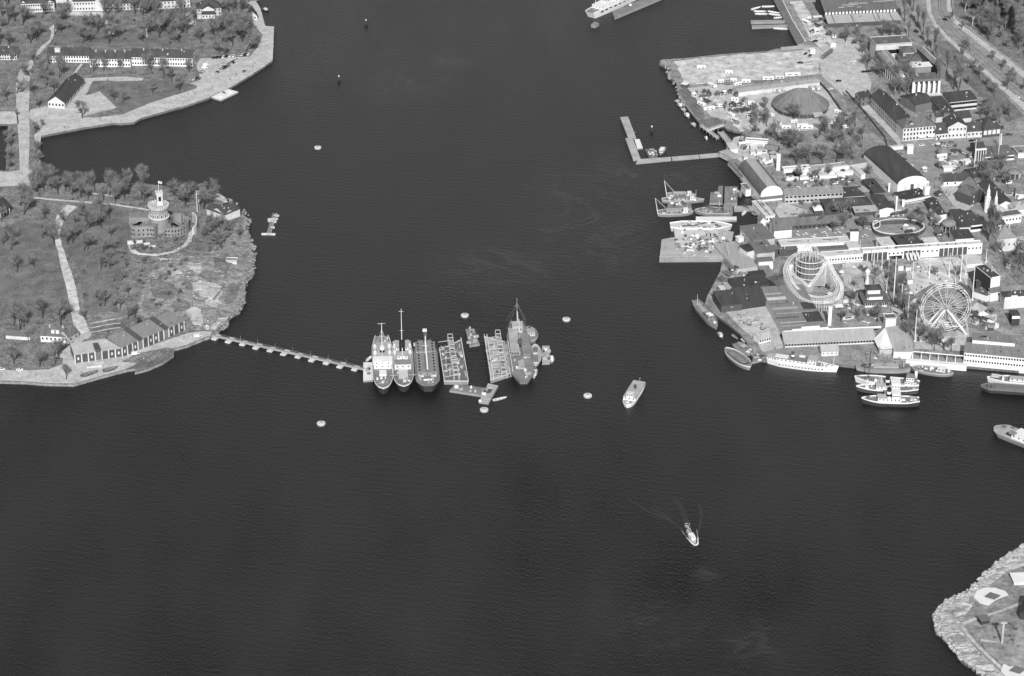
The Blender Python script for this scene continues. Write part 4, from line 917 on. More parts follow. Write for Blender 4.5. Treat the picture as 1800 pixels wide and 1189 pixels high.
for (sx, y0, lab) in (((1155,374,1219,372), 'a', 'crane barge with an A-frame, lowest of the three stacked salvage barges'), ((1171,343,1223,343), 'b', 'small crane barge with an A-frame, topmost of the stacked salvage barges')):
    s = Ship('crane_barge', lab, 'barge', (sx[0],sx[1]), (sx[2],sx[3]), 8.5 if y0 == 'a' else 7, 2.0, 'slim' if 0 else 'ship', 'hull_grey', 'deck', 'stacked salvage barges', n=14, rail='steel')
    Lx, b = s.L, s.b/2
    q = MB()
    for sg in (-1, 1): q.tube((.3,sg*b*.6,2),( -1.5,0,13),.3,.2,5)
    s.part(q, 'a_frame', 'cream'); s.part(MB().tube((-1.5,0,13),(Lx*.35,b*.5,2.2),.12,.12,4).tube((-1.5,0,13),(Lx*.35,-b*.5,2.2),.12,.12,4), 'backstay', 'steel')
    s.house('wheelhouse', 'white', .72, .84, -.45, .45, 0, 2.2, 'white', 1); s.house('deckhouse', 'hull_grey', .25, .66, -.6, .6, 0, 1.5, 'deck_light', 3); s.clutter(10, .1, .9, 41+len(y0))
s = Ship('patrol_boat', 'slim grey patrol boat between the two crane barges', 'ship', (1163,351), (1238,351), 7, 2.0, 'slim', 'hull_grey', 'deck', 'stacked salvage barges', n=18, rail='steel')
s.house('deckhouse', 'steel', .3, .6, -.5, .5, 0, 1.8, 'deck', 3); s.house('bridge', 'white', .66, .76, -.5, .5, 0, 3, 'cream', 2); s.mast(.8, 0, 8, .12); s.clutter(10, .1, .92, 44)
raft('flat grey barge with a long cabin between the crane barges', [(1172,366),(1216,366),(1214,354),(1176,354)], 1.6, 'deck', 'stacked salvage barges', 'barge', 'barge', items=8, seed=14)
raft('L shaped grey lighter left of the covered lighter', [(1247,357),(1270,357),(1271,327),(1263,327),(1262,338),(1249,338)], 1.6, 'deck', None, 'lighter', 'lighter', items=6, seed=15)
r = raft('tall grey covered lighter right of the L shaped one', [(1273,358),(1296,357),(1297,328),(1274,328)], 2.6, 'roof_grey', None, 'lighter', 'lighter', items=5, seed=16)
s = Ship('workboat', 'dark small workboat beside the covered lighter', 'workboat', (1301,334), (1301,348), 3, 1, 'double', 'dark', 'deck', None, n=10); s.clutter(2, .3, .7, 3)
s = Ship('dredger', 'grey dredger with a turntable crane and long boom', 'ship', (1288,372), (1221,370), 10.5, 2.2, 'ship', 'hull_grey', 'deck', None, n=16, rail='steel')
s.house('crane_house', 'mid', .02, .24, -.65, .75, 0, 3.6, 'grey', 2); s.part(MB().tube((s.L*.2,.5,s.fb+3),(s.L*.72,-1,s.fb+3.4),.45,.3,5), 'boom', 'dark'); s.clutter(16, .25, .92, 47, m=('steel','mid','grey')); s.mast(.36, -.3, 8, .15)
raft('long white tube shaped pontoon below the dredger', [(1223,388),(1295,387),(1295,381),(1223,381)], 1.5, 'white', None, 'pontoon', 'pontoon')
raft('narrow gangway pontoon leading from the dredger to the shore', [(1290,370),(1336,369),(1336,362),(1290,362)], 1.3, 'deck_light', None, 'pontoon', 'pontoon', items=4, seed=18)
boat('skiff', 'white skiff tied below the gangway pontoon', 'boat', (1305,378), (1312,370), 2.6, 'white'); boat('skiff', 'grey skiff lying right of the white skiff', 'boat', (1321,374), (1330,378), 2.6, 'grey')
# floating dock with broken old hull
dk = raft('large floating dock carrying an old white hull and timber gear', [(1159,456),(1275,455),(1283,443),(1290,408),(1262,402),(1163,421)], 2.4, 'deck_light', None, 'floating_dock', 'dock', items=80, seed=19)
q = MB(); W0, W1 = F(1160,457,0), F(1272,456,0)
for i in range(24):
    p = W0.lerp(W1, i/23)-dk.location; q.box(p.x-.25, p.x+.25, p.y-.5, p.y+.3, -.5, 2.7)
q.build('fender_row', 'cream', dk)
s = Ship('hulk', 'old white wooden hulk lying on the floating dock', 'ship', (1178,396), (1287,396), 12.5, 3.2, 'ship', 'cream', 'roof_pale', None, n=20, zref=3.4, rail='white')
s.box('deck_gap', 'black', .735, .748, -.95, .95, -.05, .06); s.box('timber', 'white', .1, .7, -.9, -.6, 0, .5); s.clutter(26, .08, .9, 77, m=('mid','dark','steel','white'), y=.8); s.part(MB().tube((s.L*.2,-2,s.fb+.6),(s.L*.42,-1,s.fb+.7),.4,.4,5).tube((s.L*.42,-1,s.fb+.7),(s.L*.58,3,s.fb+.8),.4,.4,5), 'broken_frame', 'dark')
o = raft('white sloping slipway deck with dark gaps below the old hulk', [(1190,433),(1230,432),(1262,423),(1262,404),(1184,403)], 2.9, 'roof_pale', None, 'slipway_deck', 'slipway', items=14, seed=20, side='cream')
for x in (1242, 1249, 1256):
    p = F(x, 414, 2.93); MB().box(-.4,.4,-3.2,3.2,0,.08).build('slot', 'black', o).location = p-o.location
tk = empty('net_pile', G(1284,462), label='tangled rusty pile of chains and nets on the shore by the dock', cat='scrap pile')
rn = random.Random(50)
q = MB()
for i in range(160):
    a = rn.uniform(0,6.28); rr_ = rn.random()**.5; x, y = math.cos(a)*rr_*4.6, math.sin(a)*rr_*9
    d = Vector((rn.gauss(0,1), rn.gauss(0,1), rn.gauss(0,.5))).normalized()*rn.uniform(.5,1.6); p = Vector((x, y, (1-rr_)*2.6+.3)); q.tube(p-d, p+d, rn.uniform(.08,.25), rn.uniform(.08,.2), 4)
q.build('scrap', 'mid', tk); MB().tube((-.5,0,0),(-2,8,11),.25,.15,5).build('pole', 'steel', tk)
# lower quay: barges, white steamer, tugs
s = Ship('coaster', 'grey cargo coaster tied to the old warehouse quay', 'ship', (1221,529), (1261,575), 7.6, 2.4, 'ship', 'hull_grey', 'deck', None, n=18, rail='grey', sheer=.6)
s.box('hatch', 'steel', .15, .48, -.4, .4, 0, .8); s.house('wheelhouse', 'grey', .55, .74, -.6, .6, 0, 2.6, 'deck', 2); s.box('lifeboat', 'white', .62, .66, -.55, .3, 2.7, 3.2); s.box('lifeboat', 'white', .68, .72, -.35, .45, 2.7, 3.3); s.clutter(8, .1, .9, 52); s.mast(.12, 0, 7, .12)
s = Ship('barge', 'open grey barge with an empty hold below the scrap yard corner', 'barge', (1276,612), (1319,646), 10.0, 2.4, 'double', 'hull_grey', 'deck', None, n=18, rail='cream')
s.box('hold', 'dark', .18, .84, -.55, .55, -.02, .06); s.box('cargo', 'deck', .22, .78, -.45, .35, .06, .5)
s = Ship('workboat', 'cluttered grey workboat between the open barge and the quay', 'workboat', (1292,604), (1322,622), 8, 1.8, 'ship', 'hull_grey', 'deck', None, n=12, rail='grey'); s.house('cabin', 'grey', .4, .6, -.4, .4, 0, 1.8, 'deck_light', 1); s.clutter(12, .1, .9, 53)
raft('small raft with a pale crate at the quay corner', [(1322,637),(1342,632),(1344,622),(1326,618)], 1.4, 'deck', items=5, seed=54)
boat('launch', 'small grey launch between the coaster and the open barge', 'launch', (1263,583), (1270,596), 3.2, 'grey', cabin='cream'); boat('skiff', 'grey skiff moored against the old quay wall', 'boat', (1286,588), (1297,596), 2.4, 'grey'); boat('skiff', 'round white dinghy above the cluttered workboat', 'boat', (1304,595), (1309,601), 2.4, 'white')
s = Ship('steamer', 'long white passenger steamer moored along the lower quay', 'steamer', (1348,629), (1474,647), 9.0, 3.2, 'slim', 'white', 'deck', None, n=24, rail='white', sheer=.7)
s.house('deckhouse', 'white', .14, .70, -.72, .72, 0, 2.3, 'deck', 10); s.house('saloon', 'white', .02, .14, -.55, .55, 0, 2.0, 'deck_light', 4); s.box('awning', 'white', .12, .30, -.5, .5, 2.5, 2.7); s.funnel(.36, 0, 1.1, 2.3, 6.5, 'dark', 'white'); s.house('bridge', 'white', .58, .70, -.7, .7, 2.3, 4.2, 'deck_light', 3)
s.mast(.93, 0, 9, .18); s.box('lifeboat', 'white', .44, .52, .5, .8, 2.5, 3.4); s.clutter(9, .73, .93, 55, m=('mid','white','cream'))
me = win_mesh(.8, .6)
for i in range(14): inst_mesh(me, s.root, (s.L*(.2+i*.045), -hullprof('slim',.2+i*.045)*s.b/2*.94, 1.5), 0)
lab = ['dark cargo ketch with grey hatches, nearest the quay of the lower tugs', 'white railed cargo ship with a tall dark mast behind the tugs', 'tug with a curved white bridge between cargo ship and front tug', 'front tug with a black funnel, outermost of the moored group']
s = Ship('cargo_boat', lab[0], 'ship', (1600,645), (1504,644), 9.5, 2.8, 'ship', 'steel', 'deck', 'craft moored below the harbour restaurant', n=18, rail='grey', zref=2.8)
s.box('hatch', 'steel', .22, .68, -.5, .5, 0, 1.2); s.mast(.74, 0, 13, .2, 'dark'); s.mast(.12, 0, 9, .2); s.clutter(14, .05, .9, 56, m=('cream','mid','dark'))
s = Ship('cargo_boat', lab[1], 'ship', (1616,676), (1502,664), 9.8, 2.9, 'ship', 'white', 'deck', 'craft moored below the harbour restaurant', n=20, rail='white', zref=2.9, sheer=.6)
s.box('hatch', 'steel', .36, .64, -.5, .5, 0, 1.3); s.house('deckhouse', 'white', .04, .22, -.7, .7, 0, 2.6, 'grey', 4); s.house('bridge', 'white', .08, .2, -.6, .6, 2.6, 5.2, 'grey', 3); s.funnel(.06, 0, .9, 4, 8.5, 'white'); s.mast(.78, 0, 19, .3, 'dark', ((.8, 1.2),), stays=True); s.clutter(8, .66, .95, 57)
s = Ship('tug', lab[2], 'tug', (1614,684), (1505,681), 8.6, 2.4, 'ship', 'dark', 'deck', 'craft moored below the harbour restaurant', n=20, rail='white', zref=2.4, sheer=.6)
s.house('deckhouse', 'white', .44, .68, -.6, .6, 0, 2.2, 'deck_light', 4); s.house('bridge', 'white', .30, .44, -.8, .8, 0, 4.8, 'white', 3); s.funnel(.50, 0, 1.3, 2, 8, 'black', 'white'); s.box('lifeboat', 'white', .8, .86, -.4, .4, 0, 1.2); s.clutter(8, .05, .95, 58); s.mast(.6, 0, 9, .14)
s = Ship('tug', lab[3], 'tug', (1616,705), (1514,702), 9.2, 2.6, 'ship', 'hull_dark', 'deck', 'craft moored below the harbour restaurant', n=22, rail='white', zref=2.6, sheer=.7)
s.house('deckhouse', 'white', .32, .72, -.62, .62, 0, 2.3, 'deck_light', 6); s.house('bridge', 'white', .34, .48, -.75, .75, 2.3, 5.8, 'white', 4); s.funnel(.53, 0, 1.4, 2.3, 8.2, 'black', 'white'); s.mast(.6, 0, 12, .16); s.box('lifeboat', 'white', .50, .56, .45, .75, 2.5, 3.4); s.clutter(9, .05, .3, 59); s.clutter(5, .76, .93, 60)
s = Ship('flat_barge', 'flat grey barge with a small round topped cabin by the glazed pavilion', 'barge', (1602,646), (1676,657), 9.5, 1.8, 'double', 'hull_grey', 'deck', None, n=16, rail='steel', zref=1.8)
s.house('cabin', 'cream', .62, .80, -.1, .6, 0, 2.2, 'white', 2); s.box('box', 'white', .86, .9, .1, .5, 0, 1.8); s.clutter(10, .1, .6, 61)
s = Ship('cargo_boat', 'white edged motor coaster at the right edge, inner of two', 'ship', (1840,673), (1735,664), 8.5, 3.0, 'ship', 'white', 'deck', None, n=18, rail='white', zref=3)
s.box('awning', 'cream', .80, .93, -.5, .5, 1.6, 2.0); s.box('lifeboat', 'white', .71, .75, -.5, .5, 0, 1.6); s.house('deckhouse', 'white', .2, .62, -.5, .5, 0, 1.6, 'deck_light', 5); s.box('hatch', 'mid', .05, .18, -.6, .6, 0, .6)
s = Ship('barge', 'long dark lighter at the right edge, outer of two', 'barge', (1850,688), (1724,679), 8.5, 2.4, 'sharp', 'hull_dark', 'mid', None, n=18, rail='mid', zref=2.4)
s.box('hatch', 'mid', .1, .8, -.5, .5, 0, .6); s.box('bitt', 'dark', .9, .92, -.3, .3, 0, .8); s.box('bitt', 'dark', .84, .86, -.3, .3, 0, .8)
s = Ship('ferry', 'blunt grey ramp ferry entering at the right edge', 'ferry', (1850,790), (1749,749), 14, 3.0, 'sharp', 'hull_grey', 'steel', None, n=14, zref=3)
s.box('ramp_gap', 'dark', .62, .76, 0, .6, -.02, .05); s.house('superstructure', 'white', .1, .62, -.6, .8, 0, 2.6, 'white', 6); s.box('lifeboat', 'grey', .56, .66, .5, .9, 2.6, 3.8); s.clutter(4, .66, .9, 62)
# big ship at the top with a lighter alongside
s = Ship('cargo_ship', 'large white ship with a rounded stern cut by the top frame edge', 'ship', (1036,22), (1240,-75), 13.5, 5.5, 'ice', 'white', 'deck', None, n=22, rail='white')
s.house('deckhouse', 'white', .06, .34, -.7, .7, 0, 2.8, 'white', 10); s.house('deckhouse', 'cream', .12, .30, -.5, .5, 2.8, 5.4, 'deck_light', 7); s.house('bridge', 'white', .3, .36, -.6, .6, 2.8, 7.4, 'white', 3); s.funnel(.2, 0, 1.8, 5, 10, 'cream')
for i_ in range(12): s.box('porthole_band', 'black', .05+i_*.035, .07+i_*.035, -1.0 if i_ > 2 else -.9, -.84, -1.2, -.5)
for x in (.05, .11, .19): s.mast(x, -.75 if x > .06 else 0, 14, .28)
s.clutter(12, .38, .9, 63)
raft('grey lighter lying along the large white ship', [(1080,31),(1168,-6),(1160,-14),(1076,20)], 2.2, 'deck', items=5, seed=64, name='lighter', cat='lighter')
raft('small box shaped fender raft under the large ship\'s stern', [(1039,43),(1047,45),(1053,41),(1045,38)], 2.6, 'grey', items=0)
# laid up boats at the top jetties
rowb = [((1320.5,17),(1337.5,12)), ((1339,12),(1361.5,11)), ((1325,20),(1347,20)), ((1349.5,20),(1370.5,23)), ((1327,24.5),(1349.5,24.5)), ((1351,24.5),(1372.5,27)), ((1360,32),(1375,30.5)), ((1359.5,50),(1385,51))]
for i, (a, b_) in enumerate(rowb):
    r = boat('rowing_boat', None, 'boat', a, b_, 3.2, 'white', .8, 'white longboats by the twin jetties'); pend(r, 'white longboat', 'in the water beside the twin jetties at top', (a[1]*.0+a[0]))
for i, (a, b_) in enumerate((((1419,58),(1437,55)), ((1421,64),(1438,60)), ((1388,5),(1406,9)))):
    r = boat('longboat', None, 'boat', a, b_, 3.2, 'cream', .8, 'longboats laid up ashore', z=1.8); pend(r, 'pale longboat', 'laid up ashore beside the slipway wall', a[0])
raft('upper of the twin wooden jetties by the longboats', [(1320,40),(1384,38.5),(1382,35),(1319,36)], 1.5, 'wood', 'twin wooden jetties', 'jetty', 'jetty')
raft('lower of the twin wooden jetties by the longboats', [(1322,48.5),(1386,46),(1385,43),(1321,44.5)], 1.5, 'wood', 'twin wooden jetties', 'jetty', 'jetty')
raft('white landing pontoon moored along the upper left quay', [(388,176.5),(419,161.5),(400,156.5),(371,170.5)], 1.3, 'white', None, 'pontoon', 'pontoon', items=3, seed=65)
boat('launch', 'dark launch moored near the hut at the upper left island tip', 'launch', (460,15), (473,19), 3, 'dark', cabin='white'); boat('launch', 'long dark boat by the jetty at the top of the upper left island', 'launch', (448,2), (456,0), 2.6, 'dark')
# moored small craft along the circus lawn quay
for i, (a, b_) in enumerate((((1188,176),(1194,180)), ((1193,182),(1198,188)), ((1200,190),(1204,196)), ((1205,198),(1211,207)), ((1217,216),(1222,222)))):
    r = boat('moored_boat', None, 'boat', a, b_, 3.6, 'cream', .9, 'small boats along the fairground lawn quay', cabin='white' if i%2 else None); pend(r, 'small pale boat', 'moored along the lawn quay by the circus', a[0])
# ================================================================ upper left island: buildings
gb = 'long white blocks across the top left'
def pavil(b, fr, xs, w_, h, rh):     # projecting gabled end bays
    pass
b = simple('block', 'pale two storey block cut by the top left corner', 'building', (-60,4), (9,3), 16, 8.0, gb, roof='hip', rh=3, wm='cream', win=(2,0), sides='f')
b = simple('block', 'pale block with gabled ends, second from the top left corner', 'building', (37,7), (93,5.5), 15, 7.6, gb, roof='hip', rh=4, wm='cream', win=(2,14), sides='f', chim=2)
b.wing((36,6), (46,6), 17, 7.8, roof='gable', ridge='y', rh=2.2, wm='cream'); b.wing((80,5.5), (95,4.5), 17, 7.8, roof='gable', ridge='y', rh=2.2, wm='cream')
b = simple('block', 'pale middle block with gabled ends beside the wide end wall', 'building', (118,3.5), (179,2), 15, 8.6, gb, roof='hip', rh=4, wm='cream', win=(2,12), sides='f')
b.wing((118,3), (130,3), 17, 8.8, roof='gable', ridge='y', rh=2.2, wm='cream'); b.wing((166,2), (180,1.5), 17, 9, roof='gable', ridge='y', rh=2.2, wm='cream')
b = simple('block', 'low pale block right of the middle block at the top edge', 'building', (181,8), (262,5), 14, 5.5, gb, roof='hip', rh=3.5, wm='cream', win=(2,14), sides='f')
b = simple('block', 'pale block half hidden by trees left of the gabled house', 'building', (266,4), (334,0), 14, 6.5, gb, roof='hip', rh=3.5, wm='cream', win=(2,10), sides='f')
b = simple('annex', 'small light annex between two pale blocks at the top edge', 'building', (98,-1), (118,-1), 8, 3.4, roof='flat', wm='cream', rm='roof_light')
b = Bld('gabled_house', 'dark roofed gabled house with a low front porch wing', 'house', (365,31)); b.wing((346,16), (389,14), 13, 6.5, roof='hip', rh=5, wm='plaster', win=(2,6))
b.wing((355,17), (377,16.5), 9, 6.5, roof='gable', ridge='y', rh=2.8, wm='cream', win=(1,3)); b.wing((355,26), (377,25.5), 5, 3.6, roof='shed', rh=1.6, wm='cream', win=(1,4)); b.wing((347,28), (354,27.5), 5, 2.8, roof='flat', wm='cream', rm='roof_light')
b = simple('hut', 'small dark roofed hut with a pale gable at the island tip', 'hut', (436.5,29), (452,28), 9, 3.6, roof='gable', ridge='y', rh=4.2, rm='tar', wm='cream', ov=.8, win=(1,2), sides='f')
gw = 'long white barracks in a row'
b = simple('barracks', 'white barracks cut by the left frame edge', 'barracks', (-50,96), (29,95.5), 13, 4.8, gw, roof='gable', rh=4, wm='cream', win=(2,18), sides='f', chim=3)
b = simple('barracks', 'white barracks with a pale dormer, left of the stepped row', 'barracks', (83,97.5), (156,98), 13, 6.0, gw, roof='gable', rh=4.2, wm='white', win=(2,16), sides='f')
b.part(MB().box(14*.42,14*.42+4,2.0,5,6,10.2).box(14*.42-.3,14*.42+4.3,1.8,5.2,10.2,10.5), 'dormer', 'cream', F(83,97.5,7.6)-Vector((0,0,6)), 0)
b = simple('barracks', 'white barracks in the middle of the stepped row', 'barracks', (157.5,103), (228.5,103.5), 12, 7.0, gw, roof='gable', rh=4.2, wm='white', win=(2,15), chim=4)
b = simple('barracks', 'longest white barracks, right end of the stepped row', 'barracks', (231,100), (338,102), 13, 7.4, gw, roof='gable', rh=4.2, wm='white', win=(2,24), sides='fr', chim=3)
b = Bld('boat_shed', 'dark boat shed with a white gable facing the causeway', 'shed', (98,190)); fr = b.wing((84,178.2), (113,180.2), (143,140), 5.2, roof='gable', ridge='y', rh=4.6, wm='cream', rm='roof_dark', win=(1,5), sides='f', ws=(1.2,1.8), ov=.8)
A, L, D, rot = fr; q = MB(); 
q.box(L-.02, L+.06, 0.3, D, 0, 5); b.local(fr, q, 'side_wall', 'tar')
for i in range(14): b.local(fr, MB().box(L+.06, L+.3, .8+i*D/14, 1.3+i*D/14, 0, 4.9), 'post', 'cream')
# ================================================================ castle island
b = Bld('castle', 'red brick castle with a round keep, turret and flag', 'castle', (281,409)); zb = b.zb; O = b.o
def cl(px, py, z=0): p = F(px, py, zb+z); p.z = zb+z; return p-O
c0 = cl(281, 404)
t1 = hz(O, 365)                         # keep height
b.part(MB().lathe([(7.6,-1.5),(7.3,2),(6.2,t1-8.5),(6.2,t1-8.3),(6.2,t1-2.2)], 28), 'keep', 'brick', O+c0, 0, True)
b.part(MB().lathe([(6.3,t1-9.2),(7.2,t1-8.6),(7.2,t1-8.0),(6.3,t1-7.9)], 28), 'ledge', 'cream', O+c0, 0)
b.part(MB().lathe([(6.25,t1-2.4),(7.1,t1-1.6),(7.1,t1),(6.6,t1),(6.6,t1-1.0),(.1,t1-1.0)], 28), 'parapet', 'plaster', O+c0, 0)
for i in range(22):
    a = i*2*math.pi/22; b.part(MB().box(6.5,7.15,-.45,.45,t1,t1+.8), 'merlon', 'cream', O+c0, a)
for i in range(7):
    a = -math.pi/2+(i-3)*.42
    for zz, hh_ in ((t1-7.3, 2.2), (t1-13.5, 1.6)):
        p = O+c0+Vector((math.cos(a)*6.25, math.sin(a)*6.25, 0)); b.part(MB().box(-.1,.22,-.65,.65,zz-.2,zz+hh_), 'window_frame', 'cream', p, a); b.part(MB().box(.1,.3,-.4,.4,zz,zz+hh_-.3), 'window', 'glass', p, a)
tb = O+c0+Vector((.6, 2.4, t1-1)); b.part(MB().box(-2.0,2.0,-2.0,2.0,0,8.2).box(-2.3,2.3,-2.3,2.3,8.2,9.0), 'turret', 'cream', tb, .3)
for i in range(4):
    a = .3+i*math.pi/2
    for sx in (-1.7, 0, 1.7): b.part(MB().box(1.8,2.3,sx-.35,sx+.35,9,9.9), 'merlon', 'cream', tb, a)
    b.part(MB().box(2.0,2.1,-.9,.9,3.4,6.6), 'opening', 'black', tb, a)
fp = b.part(MB().tube((0,0,9),(0,0,17.5),.16,.1,6), 'flagpole', 'white', tb, 0)
fv = []; 
for i in range(7):
    for z in (15.6, 17.3): fv.append((i*.42, .25*math.sin(i*1.1), z-.06*i))
MB().add(fv, [(i*2, i*2+2, i*2+3, i*2+1) for i in range(6)]).build('flag', 'cream', fp)
def curved(pts, h, th, name, m, merl=True, wins=0):
    W = [cl(*p) for p in pts]
    # smooth through points
    P = []
    for i in range(len(W)-1):
        for k in range(5):
            t = k/5; p0 = W[max(0,i-1)]; p1 = W[i]; p2 = W[i+1]; p3 = W[min(len(W)-1,i+2)]
            P.append(.5*((2*p1)+(p2-p0)*t+(2*p0-5*p1+4*p2-p3)*t*t+(3*p1-p0-3*p2+p3)*t**3))
    P.append(W[-1]); mb = MB(); mm = MB()
    for i in range(len(P)-1):
        a, c = P[i], P[i+1]; d = (c-a); d.z = 0; u = Vector((-d.y, d.x, 0)).normalized()*th
        def at(v, z): return (v.x, v.y, z)
        mb.hexa([at(a,-2),at(c,-2),at(c+u,-2),at(a+u,-2)], [at(a,h),at(c,h),at(c+u,h),at(a+u,h)])
        if merl:
            e, f = a+d*.15, a+d*.65; u2 = u.normalized()*.35
            mm.hexa([at(e,h),at(f,h),at(f+u2,h),at(e+u2,h)], [at(e,h+.9),at(f,h+.9),at(f+u2,h+.9),at(e+u2,h+.9)])
    b.part(mb, name, m, O, 0)
    if merl: b.part(mm, 'battlement', 'brick', O, 0)
    if wins:
        for i in range(wins):
            k = int((i+.5)/wins*(len(P)-1)); a, c = P[k], P[k+1]; d = c-a; rz = math.atan2(d.y, d.x); me = win_mesh(.9, 1.4)
            for zz in (h*.18, h*.60):
                o = bpy.data.objects.new('window', me); C.objects.link(o); o.parent = b.root; o.location = a.lerp(c,.5)+Vector((0,0,zz)); o.rotation_euler = (0,0,rz)
hw = hz(O, 391)
curved([(227,411),(231,416),(243,418),(262,417),(272,418)], hw, 9, 'left_wing_wall', 'brick', True, 9)
curved([(292,418),(305,418),(318,416),(329,410)], hw-1, 9, 'right_wing_wall', 'brick', True, 8)
curved([(328,411),(333,405),(332,396)], hw-1, 3, 'gate_wall', 'brick', True, 0)
curved([(341,412),(347,405),(346,392),(340,385)], hw-2.5, 1.0, 'outer_wall', 'cream', False, 0)
curved([(300,398),(306,392),(318,390),(322,394)], hw-1.5, 1.2, 'court_wall', 'brick', False, 0)
b.part(MB().box(-9,9,0,5,0,hw-2.5), 'rear_wing', 'brick', O+c0+Vector((-13,9,0)), 0); b.part(MB().box(-9.3,9.3,-.3,5.3,hw-2.5,hw-2.2), 'rear_roof', 'roof_grey', O+c0+Vector((-13,9,0)), 0)
for x, y in ((230,428),(245,427),(258,431),(268,436)): b.part(MB().box(-2.2,2.2,-.6,.6,-1,1.8), 'terrace_wall', 'cream', O+cl(x,y), .1)
curved([(226,434),(230,443),(245,449),(268,450),(295,446),(318,437),(330,428)], 1.2, .7, 'terrace_parapet', 'cream', False, 0)
b = simple('magazine', 'plain dark roofed house with pale walls on the castle rocks', 'house', (395,378), (421.5,367), 14, 5.4, roof='gable', rh=3.0, wm='cream', sides='f'); b.wing((363,367), (394.5,378), 9, 5.4, roof='gable', rh=2.4, wm='cream')
b = simple('bunker', 'small pale walled hut on the rocks beyond the castle', 'hut', (398,459), (416,459.5), 4, 2.2, roof='flat', rm='deck', wm='cream')
b = simple('platform', 'pale concrete platform on the rock above the footbridge', 'platform', (337,553), (353,547), 6, 2.4, roof='flat', rm='roof_pale', wm='plaster')
b = simple('boathouse', 'large dark boathouse with pale posts at the left frame edge', 'boathouse', (-30,386), (18.5,362), 14, 5, roof='gable', rh=4.5, wm='tar', rm='tar', ov=.8)
for i in range(9): b.local(b.fr, MB().box(b.fr[1]*(i+.5)/9-.3, b.fr[1]*(i+.5)/9+.3, -.2, .1, 0, 4.8), 'post', 'cream')
b = Bld('cottage', 'white cottage with a dark roof and a side wing', 'cottage', (98,604)); b.wing((71,589.5), (122,592.5), 11, 4.6, roof='gable', rh=4.4, wm='white', rm='roof_mid', win=(1,7), chim=2)
b.wing((120,593), (138,583), 8, 5.0, roof='gable', ridge='x', rh=3.2, wm='plaster', rm='roof_mid', win=(1,2)); fr = b.fr = b.frame((90,584), (101,584.5), 2, 7, 'e')
b.part(MB().box(0,2,0,1.2,6.0,8.0).box(3,5,0,1.2,6.0,8.0), 'dormer', 'white', fr[0], fr[3])
b = simple('low_shed', 'low dark shed row left of the white cottage', 'shed', (10,589), (52,592), 6, 2.6, roof='gable', rh=1.6, wm='cream', rm='roof_mid'); 
b = simple('shed', 'tiny dark standing hut on the meadow above the long shed', 'hut', (243,564), (247.5,563), 2, 3.8, roof='shed', rh=.8, wm='black', rm='tar')
def bays(b, fr, n, h, dark='dark', pil='cream', skip=(), y=-.3):
    A, L, D, rot = fr
    for i in range(n):
        if i in skip: continue
        b.local(fr, MB().box(L*(i+.12)/n, L*(i+.88)/n, -.12, .1, .2, h-.5), 'door', dark)
        if i%3 != 1: b.local(fr, MB().box(L*(i+.38)/n, L*(i+.62)/n, -.2, -.12, h*.35, h*.65), 'door_window', pil)
    for i in range(n+1): b.local(fr, MB().box(L*i/n-.35, L*i/n+.35, y, .12, 0, h), 'pilaster', pil)
b = Bld('mast_shed', 'low left half of the long quay shed with a pale rough roof', 'shed', (174,626)); fr = b.wing((131,624), (214,612), 13, 6.0, roof='shed', rh=1.2, wm='mid', rm='plaster', ov=.3); bays(b, fr, 7, 6.0, skip=(3,))
b.local(fr, MB().box(fr[1]*3.1/7, fr[1]*3.9/7, -.5, 9, 5.9, 7.6), 'cross_roof', 'dark'); b.local(fr, MB().box(0, fr[1]+1, fr[2], fr[2]+3, -1, 5.5), 'rear_wing', 'mid')
b = Bld('mast_shed', 'tall right half of the long quay shed with dark cross roofs', 'shed', (268,606)); fr = b.wing((214,611), (323,565), 14, 6.8, roof='shed', rh=2.6, wm='mid', rm='roof_grey', ov=.3); bays(b, fr, 12, 6.8, skip=(3,8))
for x in (3, 8): b.local(fr, MB().hexa([(fr[1]*(x+.05)/12,-.4,6.4),(fr[1]*(x+.95)/12,-.4,6.4),(fr[1]*(x+.95)/12,fr[2],9),(fr[1]*(x+.05)/12,fr[2],9)],[(fr[1]*(x+.05)/12,-.4,7.4),(fr[1]*(x+.95)/12,-.4,7.4),(fr[1]*(x+.95)/12,fr[2],10.2),(fr[1]*(x+.05)/12,fr[2],10.2)]), 'cross_roof', 'dark')
b.local(fr, MB().hexa([(-.3,fr[2]-.2,9.3),(fr[1]+.3,fr[2]-.2,9.3),(fr[1]+.3,fr[2]+3.2,5),(-.3,fr[2]+3.2,5)],[(-.3,fr[2]-.2,9.8),(fr[1]+.3,fr[2]-.2,9.8),(fr[1]+.3,fr[2]+3.4,5.4),(-.3,fr[2]+3.4,5.4)]), 'rear_roof', 'roof_dark')
for i, (x0, x1, y) in enumerate(((152,179,643),(163,182,637))):
    b = simple('low_wall', ('lower' if i == 0 else 'upper')+' low pale loading stage before the long quay shed', 'wall', (x0,y+2), (x1,y-1), 2, 1.2, roof='flat', wm='cream', rm='gravel', par=0)
for i, (x, y, x2, y2) in enumerate(((142,661,172,651),(181,652,207,644))):
    r = boat('upturned_boat', ('left' if i == 0 else 'right')+' one of two long boats laid up on the lower left quay', 'boat', (x,y), (x2,y2), 4.2, 'mid', 1.2, 'boats laid up on the castle island quay', z=1.7, dm='steel')
r = boat('boat', 'white boat standing on the slip at the head of the footbridge', 'boat', (361,572), (367,579), 3.2, 'white', 1.2, z=1.8)
